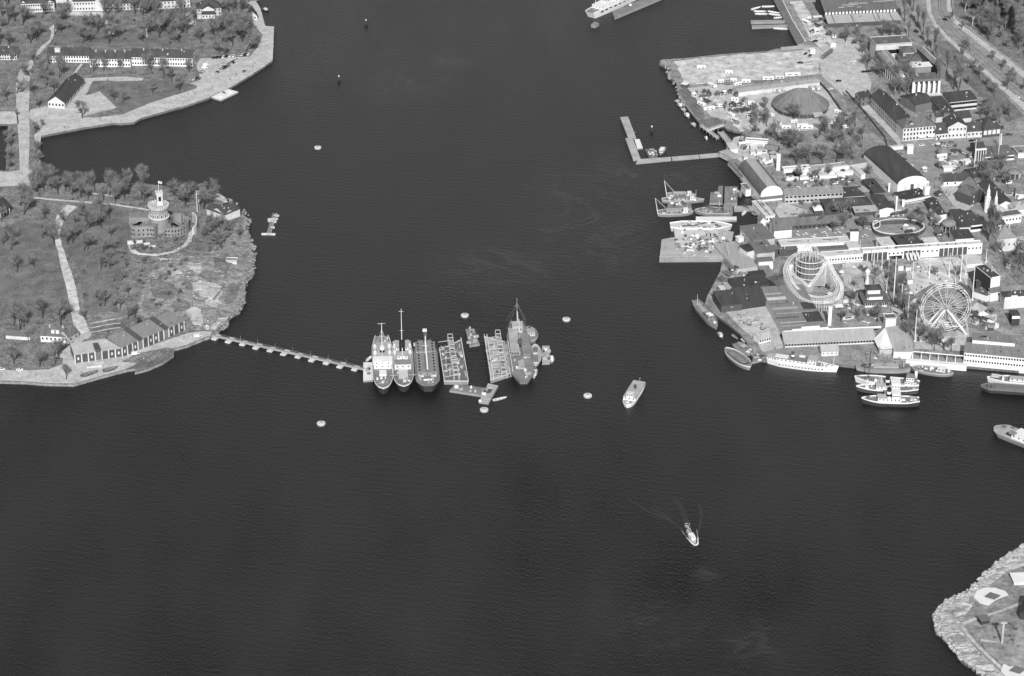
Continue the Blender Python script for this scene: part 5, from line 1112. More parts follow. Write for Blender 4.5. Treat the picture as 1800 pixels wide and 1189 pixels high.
# ================================================================ fairground side
b = Bld('timber_hall', 'huge dark timber hall with a checkered clerestory and pale lower roof', 'hall', (1515,46)); fr = b.wing((1456,41.5), (1583,35.5), 12, 3.6, roof='shed', rh=2.4, wm='dark', rm='roof_light', ov=.4)
A, L, D, rot = fr
b.local(fr, MB().box(0, L, D, D+34, 0, 9.0), 'wall', 'dark'); 
n = 21
for i in range(n): b.local(fr, MB().box(L*i/n+.1, L*(i+.55)/n, D-.15, D+.05, 6.5, 8.9), 'clerestory_panel', 'white')
b.local(fr, MB().hexa([(-.6,D-.8,8.9),(L+.6,D-.8,8.9),(L+.6,D+17,13.5),(-.6,D+17,13.5)],[(-.6,D-.8,9.3),(L+.6,D-.8,9.3),(L+.6,D+17,13.9),(-.6,D+17,13.9)]), 'roof', 'roof_mid')
b.local(fr, MB().hexa([(-.6,D+34.8,8.9),(L+.6,D+34.8,8.9),(L+.6,D+17,13.5),(-.6,D+17,13.5)],[(-.6,D+34.8,9.3),(L+.6,D+34.8,9.3),(L+.6,D+17,13.9),(-.6,D+17,13.9)]), 'roof', 'roof_mid')
b.local(fr, MB().add([(0,D,9),(0,D+34,9),(0,D+17,13.4),(.2,D,9),(.2,D+34,9),(.2,D+17,13.4)],[(0,2,1),(3,4,5),(0,3,5,2),(1,2,5,4)]), 'gable', 'dark')
for x in (.09,.35,.66,.72,.89): b.local(fr, MB().hexa([(L*x-.25,-.5,3.85),(L*x+.25,-.5,3.85),(L*x+.25,D,6.2),(L*x-.25,D,6.2)],[(L*x-.25,-.5,4.0),(L*x+.25,-.5,4.0),(L*x+.25,D,6.4),(L*x-.25,D,6.4)]), 'roof_joint', 'dark')
for i, (x, y, w_) in enumerate(((.25,7,14),(.36,9,8),(.5,8.5,7),(.2,4,5),(.45,3.5,4),(.7,10,18),(.32,5,6))): b.local(fr, MB().box(L*x, L*x+w_, D+y, D+y+.5, 9.2+(y+.8)/17.8*4.6, 9.5+(y+1.3)/17.8*4.6+.1), 'snow_rail', 'steel')
# temple fronted art hall
b = Bld('art_hall', 'temple fronted art hall with skylight roofs and a white column portico', 'museum', (1626,157)); 
fl = b.wing((1541,93), (1580,139), (1597,134), 9.5, roof='flat', wm='mid', rm='roof_grey', par=.6)
A, L, D, rot = fl
for k in range(1): b.local(fl, MB().hexa([(2,3.0,9.8),(L-2,3.0,9.8),(L-2,D-3,9.8),(2,D-3,9.8)],[(2.6,4.8,12),(L-2.6,4.8,12),(L-2.6,D-4.8,12),(2.6,D-4.8,12)]), 'skylight', 'roof_pale')
for i in range(16): b.local(fl, MB().box(3+(L-6)*i/16, 3.35+(L-6)*i/16, 2.9, D-2.9, 9.9, 12.1), 'skylight_bar', 'roof_grey')
b.local(fl, MB().box(1, L-1, D-1.6, D-1.0, 9.8, 11.2), 'ridge_wall', 'cream')
for i in range(7): b.local(fl, MB().box(L*(.35+i*.09)-.5, L*(.35+i*.09)+.5, -.3, .1, 0, 7.5), 'pilaster', 'cream')
b.local(fl, MB().box(0, L, -.35, -.05, 8.6, 9.6), 'cornice', 'plaster'); b.local(fl, MB().box(0,L,-2.2,-1.8,-1,2.2), 'plinth_wall', 'plaster')
fb2 = b.wing((1540,79.5), (1603,75.5), 16, 13, roof='flat', wm='cream', rm='roof_mid', win=(1,16), sides='f', ws=(2.2,3.2), par=.4)
fr_ = b.wing((1612,86), (1647,120), (1657,113), 9.5, roof='flat', wm='mid', rm='roof_grey', par=.6)
A, L, D, rot = fr_; b.local(fr_, MB().hexa([(2,2.5,9.8),(L-2,2.5,9.8),(L-2,D-3,9.8),(2,D-3,9.8)],[(2.6,4.2,12),(L-2.6,4.2,12),(L-2.6,D-4.4,12),(2.6,D-4.4,12)]), 'skylight', 'roof_pale')
for i in range(14): b.local(fr_, MB().box(3+(L-6)*i/14, 3.35+(L-6)*i/14, 2.4, D-2.9, 9.9, 12.1), 'skylight_bar', 'roof_grey')
fm = b.wing((1591,116), (1617,114), 24, 8, roof='flat', wm='plaster', rm='roof_mid', par=0)
f1 = b.wing((1588,92), (1607,91), 12, 13.5, roof='hip', rh=1.6, wm='roof_light', rm='roof_mid', ov=.8); f2 = b.wing((1600,107), (1620,106), 13, 14, roof='hip', rh=1.6, wm='roof_light', rm='roof_mid', ov=.8)
f3 = b.wing((1604,118.5), (1637,116.5), 8, 15, roof='flat', wm='grey', rm='white', ov=.8, par=0, win=(1,6), sides='f', ws=(1.4,2.4))
fp_ = b.wing((1604,138), (1649,135.5), 9, 12.0, roof='flat', wm='mid', rm='roof_mid', par=0, ov=.2)
A, L, D, rot = fp_; b.local(fp_, MB().box(-.6, L+.6, -4.4, .2, 10.6, 12.6), 'entablature', 'mid'); b.local(fp_, MB().box(-.9, L+.9, -4.6, .4, 12.6, 12.9), 'portico_roof', 'roof_mid')
for i in range(6): b.local(fp_, MB().box(L*i/5-.75 if 0 < i < 5 else L*i/5-.9, L*i/5+.75 if 0 < i < 5 else L*i/5+.9, -4.3, -2.8, 0, 10.6), 'column', 'white')
for i in range(5): b.local(fp_, MB().box(L*(i+.3)/5, L*(i+.7)/5, -.3, -.02, 0, 7), 'doorway', 'white' if i < 2 else 'cream')
b.local(fp_, MB().box(-2, L+2, -9, -4.6, -1, .5), 'steps', 'sand'); b.local(fp_, MB().box(-1, L+1, -6.6, -4.5, .5, 1.0), 'steps', 'sand')
# barracks with a hipped front
b = Bld('barracks', 'three storey dark roofed barracks with a long shaded side', 'barracks', (1616,250)); b.wing((1531,167.5), (1587.5,226), 13, 9.6, roof='gable', rh=4.4, wm='plaster', rm='roof_dark', win=(3,16), sides='f', ws=(1.2,1.7))
fr = b.wing((1588,226), (1645,221), 15, 10.4, roof='hip', rh=5.5, wm='cream', rm='roof_mid', win=(3,10), sides='f', ws=(1.2,1.7), chim=0)
for i in (0,1): b.local(fr, MB().hexa([(fr[1]*(.48+.27*i),-2.2,2.6),(fr[1]*(.70+.27*i),-2.2,2.6),(fr[1]*(.70+.27*i),0,3.4),(fr[1]*(.48+.27*i),0,3.4)],[(fr[1]*(.48+.27*i),-2.2,2.8),(fr[1]*(.70+.27*i),-2.2,2.8),(fr[1]*(.70+.27*i),0,3.6),(fr[1]*(.48+.27*i),0,3.6)]), 'awning', 'white')
b.wing((1514,172), (1531,168), 8, 7.5, roof='gable', rh=3, wm='mid', rm='tar', win=(2,2))
gt = 'pale fronted row houses on the street by the theatre'
b = simple('link_house', 'low dark roofed house between the barracks and the gabled house', 'house', (1645.5,235.5), (1666.5,233.5), 14, 5.2, gt, roof='gable', rh=5.5, wm='cream', win=(1,4), sides='f', door=.25)
b = simple('gabled_house', 'two storey pale house with a street facing gable', 'house', (1667,223.5), (1700,221.5), 15, 9.6, gt, roof='gable', ridge='y', rh=3.8, wm='cream', win=(2,5), sides='f')
b = simple('link_house', 'low house right of the two storey gabled house', 'house', (1700.5,231.5), (1728,229.5), 12, 5.2, gt, roof='gable', rh=4.5, wm='cream', win=(1,4), sides='f')
b = simple('corner_house', 'dark walled corner house with bright curtained windows', 'house', (1729,226.5), (1759.5,223), 16, 7.4, gt, roof='hip', rh=5, wm='dark', win=(1,4), wgm='cream', ws=(2.6,3.4), sides='f')
b = Bld('court_building', 'large dark flat roofed building round a court with a white inner facade', 'building', (1694,190)); b.wing((1610,185), (1642,178), 20, 6.5, roof='gable', rh=2.2, wm='mid', rm='roof_dark')
fr = b.wing((1658,181.5), (1674,201), (1636,181), 7.0, roof='flat', wm='cream', rm='roof_dark', par=0) if 0 else None
b.wing((1634,171), (1659,200), (1672,190), 7.5, roof='flat', wm='mid', rm='roof_dark', par=.3); b.wing((1670,180), (1718,175), 15, 7.6, roof='shed', rh=1.6, wm='cream', rm='roof_dark', win=(2,9), sides='f', ws=(2.4,1.9))
b.wing((1646,206), (1668,203), 8, 5, roof='gable', rh=3, wm='cream', rm='roof_dark'); b.wing((1676,210), (1708,206), 12, 5.5, roof='gable', rh=3.2, wm='cream', rm='roof_dark')
# circus tent
cx_, cy_ = 1407, 190
P = G(cx_, 189); tb = empty('circus_tent', P, label='large grey two pole circus tent', cat='tent')
n = 44; ra, rb = 21.5, 23; H0 = 3.4; vs = []; fs = []
rings = ((1.0, H0), (.97, H0+.4), (.72, 6.9), (.45, 10.4), (.22, 13.4), (.02, 15.6))
for (k, z) in rings:
    for i in range(n):
        a = 2*math.pi*i/n; sc_ = 1+.012*(i%2); dx = -(1-k)*0
        off = (3.6*(1-k)) * (1 if math.cos(a) > 0 else -1)
        vs.append((math.cos(a)*ra*k*sc_+off, math.sin(a)*rb*k*sc_, z-(.35 if i%2 else 0)*(k > .1)))
for r_ in range(len(rings)-1):
    for i in range(n): fs.append((r_*n+i, r_*n+(i+1)%n, (r_+1)*n+(i+1)%n, (r_+1)*n+i))
fs.append(tuple((len(rings)-1)*n+i for i in range(n)))
MB().add(vs, fs).build('tent_roof', 'tent', tb)
for i in range(0, n, 4):
    q = MB()
    for r_ in range(len(rings)-2): a_, c_ = vs[r_*n+i], vs[(r_+1)*n+i]; q.tube((a_[0],a_[1],a_[2]+.12),(c_[0],c_[1],c_[2]+.12),.07,.07,4)
    q.build('roof_seam', 'steel', tb)
vs = []; fs = []
for z, k in ((-.5,.965),(H0+.3,.985)):
    for i in range(n): a = 2*math.pi*i/n; vs.append((math.cos(a)*ra*k, math.sin(a)*rb*k, z))
for i in range(n): fs.append((i,(i+1)%n,n+(i+1)%n,n+i))
MB().add(vs, fs).build('tent_wall', 'dark', tb)
for i in range(0, n, 2): a = 2*math.pi*i/n; MB().tube((math.cos(a)*ra, math.sin(a)*rb, H0+.3), (math.cos(a)*(ra+2.2), math.sin(a)*(rb+2.2), 0), .05, .05, 3).build('guy_rope', 'cream', tb)
for x in (-3.6, 3.6): MB().tube((x,0,14.0),(x,0,18.0),.2,.1,5).build('king_pole', 'cream', tb)
MB().hexa([(8,-rb-3,2.4),(16,-rb-.2,2.4),(14,-rb+3.5,4),(7,-rb+2.5,4)],[(8,-rb-3,2.6),(16,-rb-.2,2.6),(14,-rb+3.5,4.2),(7,-rb+2.5,4.2)]).build('entrance_canopy', 'roof_light', tb)
b = simple('long_tent', 'long pale flat roofed stable tent behind the circus tent', 'tent', (1298,163), (1441,145), 11, 3.2, roof='gable', rh=.7, wm='cream', rm='roof_light', ov=.2)
b = simple('kiosk', 'square white topped kiosk at the corner of the sand field', 'kiosk', (1198,148), (1207,149.5), 5, 3.0, roof='flat', wm='dark', rm='white', par=0)
gv = 'white circus caravans and wagons'
WAG = {}
def wagon(px, py, L, rot, top='white', wheel=True, lab='white caravan', place='', wd=2.6):
    P = G(px, py); r = empty('caravan', P, R(rot), cat='caravan', group=gv); k = (round(L), top)
    if k not in WAG:
        bd = MB(); y = wd/2; prof = [(-y,.7),(y,.7),(y,2.5),(y*.7,2.95),(-y*.7,2.95),(-y,2.5)]
        bd.add([(-L/2,a,z) for a, z in prof]+[(L/2,a,z) for a, z in prof], [(5,4,3,2,1,0),(6,7,8,9,10,11)]+[(i,(i+1)%6,(i+1)%6+6,i+6) for i in range(6)])
        me = []
        for nm, mb, mm in (('body', bd, top), ('window', MB().box(-L*.3,-L*.08,-y-.04,y+.04,1.5,2.2).box(L*.1,L*.32,-y-.04,y+.04,1.5,2.2), 'glass'), ('wheels', MB().tube((-L*.28,-y,.45),(-L*.28,y,.45),.45,.45,10).tube((L*.28,-y,.45),(L*.28,y,.45),.45,.45,10), 'black')):
            m_ = bpy.data.meshes.new(nm); m_.from_pydata(mb.v, [], mb.f); m_.materials.append(MATS[mm]); me.append(m_)
        WAG[k] = me
    for m_ in WAG[k]: o = bpy.data.objects.new(m_.name, m_); C.objects.link(o); o.parent = r
    pend(r, lab, place, px)
for x, y, L, rt, t in ((1232,121,7,8,'white'),(1281,130,6,0,'white'),(1252,153,8,-55,'white'),(1267,146,5,5,'white'),(1279,148,5,0,'grey'),(1289,144,5,0,'white'),(1296,151,6,30,'white'),(1311,146,7,0,'white'),(1350,141,9,5,'white'),(1370,139,7,3,'cream'),(1393,134,12,5,'white')):
    wagon(x, y, L, rt, t, place='on the sand field behind the stable tent', lab={'white':'white caravan','grey':'grey caravan','cream':'cream caravan'}[t])
for x, y, L, rt, t in ((1233,186,7,-50,'white'),(1246,194,9,20,'white'),(1264,189,6,-10,'white'),(1292,178,6,-10,'white'),(1301,186,7,-35,'white'),(1320,184,5,0,'white'),(1286,205,5,-60,'white')):
    wagon(x, y, L, rt, t, place='between the lawn quay and the circus', lab='white caravan')
for x, y, L, rt, t in ((1356,160,8,-60,'cream'),(1366,161,8,-62,'cream'),(1373,158,8,-60,'cream'),(1338,197,7,-55,'cream'),(1351,204,9,-35,'white'),(1321,207,7,5,'white')):
    wagon(x, y, L, rt, t, place='at the left side of the circus tent', lab=('cream caravan' if t == 'cream' else 'white caravan'))
for x, y, L, rt, t in ((1367,223,6,-5,'white'),(1382,227,7,-5,'white'),(1395,217,5,20,'white'),(1398,233,6,0,'cream'),(1410,224,8,5,'white'),(1418,227,9,4,'white'),(1456,219,7,5,'white'),(1471,212,6,70,'white'),(1474,200,6,-30,'white'),(1484,212,6,0,'white'),(1486,226,6,0,'white'),(1427,158,6,-70,'cream'),(1436,158,6,-70,'cream')):
    wagon(x, y, L, rt, t, place='below and right of the circus tent', lab=('cream caravan' if t == 'cream' else 'white caravan'))
# theatre with a curved roof
b = Bld('theatre', 'large dark arched roof theatre with a white curved front', 'theatre', (1602,330)); fr = b.wing((1578,325), (1629,318), (1545,268), 6.5, roof='barrel', rh=5.0, wm='white', rm='roof_dark', ov=.1)
A, L, D, rot = fr
for x in (.28,.5,.72): b.local(fr, MB().box(L*x-1.2, L*x+1.2, -.4, .05, .5, 5.5), 'poster', 'dark' if x == .5 else 'cream')
f2 = b.wing((1588,352), (1632,344), 13, 3.6, roof='flat', wm='cream', rm='tar', par=0, ov=.6)
b.local(f2, MB().box(-.8, f2[1]+.8, -2.6, -.7, 2.6, 3.7), 'fascia', 'white')
b.wing((1566,352), (1577,368), 3, 3, roof='flat', wm='cream', rm='roof_light', par=0)
pl_ = b.frame((1624.5,353), (1633,352), 4, 1, 'b'); hh = hz(pl_[0], 331); b.part(MB().box(0, pl_[1], 0, 3.4, 0, hh).box(-.5, pl_[1]+.5, -.5, 3.9, hh, hh+.6), 'pylon', 'white', pl_[0], pl_[3])
def pylon(px0, px1, yb, yt, lab, name='pylon', m='white', D=4, cap=None):
    P0, P1 = G(px0, yb), G(px1, yb); h = hz(P0, yt); r = empty(name, P0, math.atan2((P1-P0).y, (P1-P0).x), label=lab, cat='pylon'); L = (P1-P0).length
    MB().box(0, L, 0, D, -.5, h).build('shaft', m, r); MB().box(-.3, L+.3, -.3, D+.3, h, h+.35).build('cap', cap or m, r); return r, h, L
pylon(1594.5, 1605, 271, 258, 'white square pylon behind the arched roof theatre')
pylon(1364.5, 1371, 300, 274, 'tall white pylon beside the vaulted hall', D=3)
b = simple('curved_wall', 'low white curved wall behind the theatre roof', 'wall', (1542,262), (1588,256), 1.5, 3.0, roof='flat', wm='white', rm='roof_pale', par=0)
# vaulted hall
b = Bld('vaulted_hall', 'vaulted hall with a white arched end beside the shore', 'hall', (1357,352)); fr = b.wing((1337,345), (1376,341), (1317,295), 4.6, roof='barrel', rh=7.0, wm='white', rm='roof_mid', ov=.1)
A, L, D, rot = fr; n = 14
q = MB()
for i in range(5, 9):
    xa, xb = L/2-(L/2+.1)*math.cos(math.pi*i/n), L/2-(L/2+.1)*math.cos(math.pi*(i+1)/n); za, zb_ = 4.6+7.1*math.sin(math.pi*i/n), 4.6+7.1*math.sin(math.pi*(i+1)/n)
    q.hexa([(xa,-.1,za+.2),(xb,-.1,zb_+.2),(xb,D+.1,zb_+.2),(xa,D+.1,za+.2)],[(xa,-.1,za+.28),(xb,-.1,zb_+.28),(xb,D+.1,zb_+.28),(xa,D+.1,za+.28)])
b.local(fr, q, 'roof_light_strip', 'roof_light'); b.local(fr, MB().box(-.5, L+.5, -3, -.1, 3.6, 3.9), 'canopy', 'mid')
b.wing((1303,322), (1313,343), (1322,335), 4, roof='flat', wm='white', rm='mid', par=.4) if 0 else b.wing((1311,334), (1320,333), 10, 4.2, roof='flat', wm='white', rm='mid', par=.3)
b = Bld('pier_building', 'white pier building with two long flat roof strips by the shore', 'building', (1355,393)); fr = b.wing((1346,381), (1362,379), 26, 4.5, roof='flat', wm='white', rm='roof_pale', par=.2, win=(1,3), sides='f'); b.local(fr, MB().box(fr[1]*.5-.3, fr[1]*.5+.3, 0, fr[2], 4.8, 5.1), 'roof_joint', 'mid')
b.wing((1337,389), (1346,388), 6, 4, roof='gable', ridge='y', rh=2.5, wm='white', rm='roof_grey')
b = simple('shore_terrace', 'curved grey shore terrace roof right of the small bridge', 'terrace', (1306,310), (1322,308), 30, 3.2, roof='flat', wm='plaster', rm='roof_grey', par=0); b.wing((1289,280), (1303,276), 16, 3.0, roof='flat', wm='plaster', rm='deck_light', par=0)
b = simple('boat_house', 'square white flat topped hut at the end of the small bridge', 'hut', (1284,263), (1297,262), 11, 3.2, roof='flat', wm='white', rm='roof_pale', par=0)
b = simple('stage_building', 'white wavy fronted stage building below the circus', 'building', (1311,248), (1349,250.5), 4, 4.0, roof='flat', wm='white', rm='roof_grey', par=.8); b.wing((1310,255), (1340,258), 3, 2.6, roof='flat', wm='white', rm='cream', par=0, win=(1,6), sides='f')
b = simple('awning_hall', 'round grey awning roof with small scallops beside the wavy stage', 'pavilion', (1343,262), (1365,265), 9, 2.8, roof='gable', rh=1.4, wm='dark', rm='roof_grey')
for i, (x, y) in enumerate(((1312,277),(1324,268),(1335,267),(1322,280),(1342,279),(1360,278))):
    b = simple('booth', None, 'booth', (x-4,y), (x+4,y-.3), 4, 2.4, 'white booths below the wavy stage', roof='flat', wm='white', rm='roof_pale', par=0); pend(b.root, 'low white booth', 'on the pale court below the wavy stage', x)
# small bridge over the inlet
def deckbridge(name, lab, a, c, wd, z, m, rail=True):
    A, B = F(a[0], a[1], z), F(c[0], c[1], z); d = B-A; L = d.length; A.z = 0; r = empty(name, A, math.atan2(d.y, d.x), label=lab, cat='bridge'); MB().box(0, L, -wd/2, wd/2, z-.4, z).build('deck', m, r)
    for k in range(int(L/5)+1):
        for s_ in (-1, 1): MB().tube((k*5+.5, s_*wd*.4, -1), (k*5+.5, s_*wd*.4, z-.3), .2, .2, 5).build('pile', 'wood', r)
    if rail:
        for s_ in (-1, 1):
            q = MB().box(0, L, s_*wd/2-.06, s_*wd/2+.06, z+.9, z+1.05)
            for k in range(int(L/2)): q.box(k*2, k*2+.15, s_*wd/2-.06, s_*wd/2+.06, z, z+.95)
            q.build('railing', 'white', r)
    return r
deckbridge('footbridge', 'white railed footbridge along the mouth of the small inlet', (1232,221), (1262,243), 2.2, 1.9, 'deck_light'); deckbridge('footbridge', 'covered looking wide footbridge crossing the inlet to the hut', (1266,232), (1287,257), 4, 2.0, 'steel'); deckbridge('footbridge', 'white footbridge between the lawn point and the inlet bridges', (1244,230), (1271,220), 2, 2.0, 'white')
# gallery, two storey house etc
b = simple('gallery', 'long white gallery facing a row of garden walls', 'gallery', (1378,299), (1424,295), 4, 3.6, roof='flat', wm='white', rm='roof_pale', par=.5); b.wing((1424,299), (1493,291), 6, 3.2, roof='flat', wm='white', rm='roof_light', par=.2); b.wing((1493,290), (1524,285), 7, 4, roof='flat', wm='plaster', rm='roof_grey', par=0); b.wing((1514,308), (1521,307), 16, 3.5, roof='flat', wm='white', rm='roof_pale', par=.2)
for i, (x0, x1, y) in enumerate(((1380,1418,306),(1383,1425,313),(1441,1478,310),(1470,1500,305),(1445,1498,303))):
    b = simple('garden_wall', None, 'wall', (x0,y), (x1,y-2.5), .6, 2.2, 'white garden walls of the gallery', roof='flat', wm='white', rm='white', par=0, at='e'); pend(b.root, 'white freestanding garden wall', 'in front of the long gallery', x0)
b = simple('office_house', 'long two storey grey house with a mottled tiled roof', 'house', (1380,344), (1482,338), 10, 6.6, roof='gable', rh=3.0, wm='plaster', rm='roof_grey', win=(2,14), sides='f', ws=(2.0,1.3), chim=2)
b = simple('dark_hall', 'wide dark hipped hall in front of the two storey grey house', 'hall', (1450,365), (1533,360), 14, 4.0, roof='hip', rh=3.4, wm='dark', rm='roof_dark')
b = simple('workshop', 'dark roofed workshop with white doors right of the grey house', 'workshop', (1484,346.5), (1520,344), 13, 3.4, roof='shed', rh=1.2, wm='white', rm='roof_dark', win=(1,6), sides='f', ws=(1.5,1.8)); b.wing((1517,338), (1528,336), 9, 4.4, roof='flat', wm='mid', rm='roof_light', par=0)
b = simple('long_house', 'long grey roofed restaurant above the garden tables', 'restaurant', (1388,397), (1484,390), 9, 3.6, roof='gable', rh=3.4, wm='dark', rm='roof_mid', win=(1,12), sides='f', wgm='glass'); b.wing((1412,385), (1490,379), 5, 3.8, roof='gable', rh=2, wm='dark', rm='roof_dark')
b = simple('gable_hall', 'white walled hall with a steep grey gable roof', 'hall', (1361,405), (1392,402.5), 12, 6.5, roof='gable', ridge='x', rh=6.0, wm='white', rm='roof_mid', ov=.5)
b = simple('striped_booth', 'dark booth with a striped awning beside the wide dark hall', 'booth', (1432,371), (1446,370), 5, 2.6, roof='shed', rh=1, wm='dark', rm='white')
b = simple('row_booths', 'low grey roofed booth row right of the wide dark hall', 'booth', (1503,374), (1545,371), 6, 3.0, roof='shed', rh=1.6, wm='dark', rm='roof_light')
b = simple('row_booths', 'long low dark booth row above the oval track', 'booth', (1508,391), (1600,386), 5, 3.0, roof='flat', wm='dark', rm='roof_grey', par=0)
b = simple('tall_hall', 'tall dark roofed hall with a jagged white front', 'hall', (1546,369), (1571,367), (1533,345), 6.0, roof='gable', ridge='y', rh=1.2, wm='white', rm='roof_dark', ov=.2)
b = simple('dark_annex', 'dark roofed annex left of the arched theatre', 'annex', (1536,340), (1556,338), 24, 4.0, roof='flat', wm='mid', rm='roof_dark', par=0); b.wing((1544,291), (1570,338), 5, 4.5, roof='flat', wm='mid', rm='roof_light', par=0) if 0 else None
for x0, yb, yt, w_, lab in ((1573.5,376,347,2.6,'slim white column left of the oval track'),(1585.5,364,353,4,'short white pylon at the end of the theatre wall'),(1561,338,324,3,'small white column behind the tall dark hall')):
    pylon(x0, x0+w_, yb, yt, lab, D=1.2)
def spire(x, yb, yt, r, lab):
    P = G(x, yb); h = hz(P, yt); o = empty('spire', P, label=lab, cat='spire', group='twin white spires'); MB().lathe([(r,-1),(r*.92,h*.5),(r*.62,h*.52),(r*.5,h*.78),(r*.28,h*.8),(r*.14,h*.93),(.05,h)], 10).build('shaft', 'white', o, False)
    MB().lathe([(r*.95,h*.5),(r*.95,h*.53),(r*.6,h*.54)], 10).build('gallery', 'cream', o)
    for k in range(4): MB().box(r*.72,r*.98,-.25,.25,h*.15+k*h*.08,h*.18+k*h*.08).build('window', 'glass', o).rotation_euler = (0,0,-math.pi/2)
spire(1735, 372, 324, 2.3, 'taller left one of two white spires'); spire(1748, 388, 335, 2.0, 'shorter right one of two white spires')
b = simple('low_house', 'low dark house with two white wall fields above the grey yard', 'house', (1659,319.5), (1699.5,317.5), 10, 3.8, roof='gable', rh=3.8, wm='white', rm='roof_dark', win=(1,3), sides='f')
b = Bld('grey_hall', 'steep grey roofed hall left of the twin spires', 'hall', (1715,345)); b.wing((1688,325), (1705,345), (1722,327), 5.5, roof='gable', rh=5.5, wm='tar', rm='roof_grey'); b.wing((1706,345), (1731,334), 12, 7.5, roof='gable', ridge='y', rh=2, wm='dark', rm='roof_mid', win=(2,2), sides='f', wgm='cream')  # tar wall puts the hall's shadow side into its colour
b = simple('long_hall', 'big dark roofed hall behind the twin spires', 'hall', (1753,362), (1782,359), (1739,322), 5, roof='gable', ridge='y', rh=3, wm='white', rm='roof_dark')
b = simple('dance_hall', 'low dark dance hall right of the theatre front', 'hall', (1641,374), (1660,373), (1633,350), 4.5, roof='hip', rh=3.4, wm='mid', rm='roof_dark')
b = Bld('dark_hall', 'large dark roofed hall with a white band facing the street', 'hall', (1700,420)); b.wing((1651,378), (1664,376), 14, 6.0, roof='flat', wm='white', rm='roof_dark', par=0); b.wing((1687,400), (1706,399), 26, 5.5, roof='shed', rh=1.4, wm='cream', rm='roof_dark'); b.wing((1706,396.5), (1727,394), 20, 5.2, roof='shed', rh=1.4, wm='white', rm='roof_dark', win=(1,5), sides='f', ws=(1.8,2.0))
b.wing((1674,372), (1688,392), (1700,378), 5.0, roof='gable', rh=1.6, wm='mid', rm='roof_dark')
# round canopy pavilion
P = G(1667,405); r = empty('round_pavilion', P, label='round domed canopy pavilion beside the dark street hall', cat='pavilion')
MB().lathe([(5.6,4.6),(4.6,6.4),(2.6,7.6),(.3,8.0)], 18).build('roof', 'roof_grey', r, True); MB().lathe([(4.6,-.5),(4.6,1.4),(4.2,1.4)], 18).build('base', 'dark', r)
for i in range(12): a = i*math.pi/6; MB().tube((math.cos(a)*5,math.sin(a)*5,0),(math.cos(a)*5,math.sin(a)*5,4.7),.18,.18,5).build('post', 'cream', r)
# long white colonnade
b = Bld('colonnade', 'very long white flat roofed colonnade closing the fairground square', 'colonnade', (1620,452)); z_ = 0
fr = b.wing((1517,443), (1726,429.5), 5, 6.8, roof='flat', wm='dark', rm='roof_pale', par=.5, parapet='white', ov=.3)
A, L, D, rot = fr; b.local(fr, MB().box(-.2, L+.2, -.7, -.32, 5.9, 7.3), 'fascia', 'white')
def seg(x0, x1, nw):
    a, c = (x0-1517)/209*L, (x1-1517)/209*L; b.local(fr, MB().box(a, c, -.5, -.05, 0, 5.9), 'wall', 'white')
    for i in range(nw): b.local(fr, MB().box(a+(c-a)*(i+.3)/nw, a+(c-a)*(i+.7)/nw, -.62, -.5, 3.9, 5.0), 'window', 'glass')
seg(1559.5,1589,4); seg(1618,1651,4); seg(1700,1726.5,4)
b.local(fr, MB().box((1563-1517)/209*L, (1586-1517)/209*L, -.66, -.5, .2, 2.6), 'shopfront', 'black')
for x in (1525,1533,1543,1551,1596,1604,1611,1659,1667,1675,1683,1692): q = (x-1517)/209*L; b.local(fr, MB().box(q-.22, q+.22, -.55, -.1, 0, 5.9), 'column', 'white')
for i in range(4): q = (1592+i*6.3-1517)/209*L; b.local(fr, MB().hexa([(q,-6,1.0),(q+1.5,-6,1.0),(q+1.5,0,3.6),(q,0,3.6)],[(q,-6,1.15),(q+1.5,-6,1.15),(q+1.5,0,3.8),(q,0,3.8)]), 'awning', 'cream')
for x in (1560,1575,1634,1650,1666,1681,1697): q = (x-1517)/209*L; b.local(fr, MB().lathe([(.3,7.2),(.35,8.3)], 6, q, 1.5), 'vent_pipe', 'dark')
b.wing((1550,433), (1573,431), 13, 6.4, roof='flat', wm='white', rm='roof_pale', par=0); b.wing((1582,433.5), (1622,430), (1578,413), 6.6, roof='flat', wm='dark', rm='roof_dark', par=0); b.wing((1626,428), (1650,426), 8, 6.6, roof='flat', wm='white', rm='roof_pale', par=0)
b.wing((1680,420.5), (1712,418.5), 14, 6.8, roof='flat', wm='white', rm='roof_dark', par=0); b.wing((1700,465), (1727,463), 14, 2.8, roof='flat', wm='white', rm='roof_pale', par=0)
b = Bld('white_hall', 'white L shaped flat roof around a sunken dark court', 'hall', (1470,462)); b.wing((1373,432), (1493,425), 8, 5.4, roof='flat', wm='white', rm='roof_pale', par=.2); fr = b.wing((1447,452), (1517,447), 7, 5.6, roof='flat', wm='white', rm='roof_pale', par=.25, win=(1,14), sides='f'); b.wing((1492,436), (1512,434.5), 8, 5.4, roof='flat', wm='white', rm='roof_pale', par=0)
b.wing((1370,440.5), (1402,438.5), 6, 4.4, roof='flat', wm='dark', rm='roof_mid', par=0); b.wing((1431,439), (1491,435), 4, 3.0, roof='flat', wm='mid', rm='roof_mid', par=0); b.local(fr, MB().box(0, fr[1], -1.6, 0, 2.0, 2.4), 'canopy', 'white')
pylon(1494, 1508.5, 425, 407, 'broad white pylon on the L shaped flat roof', D=3, cap='dark')
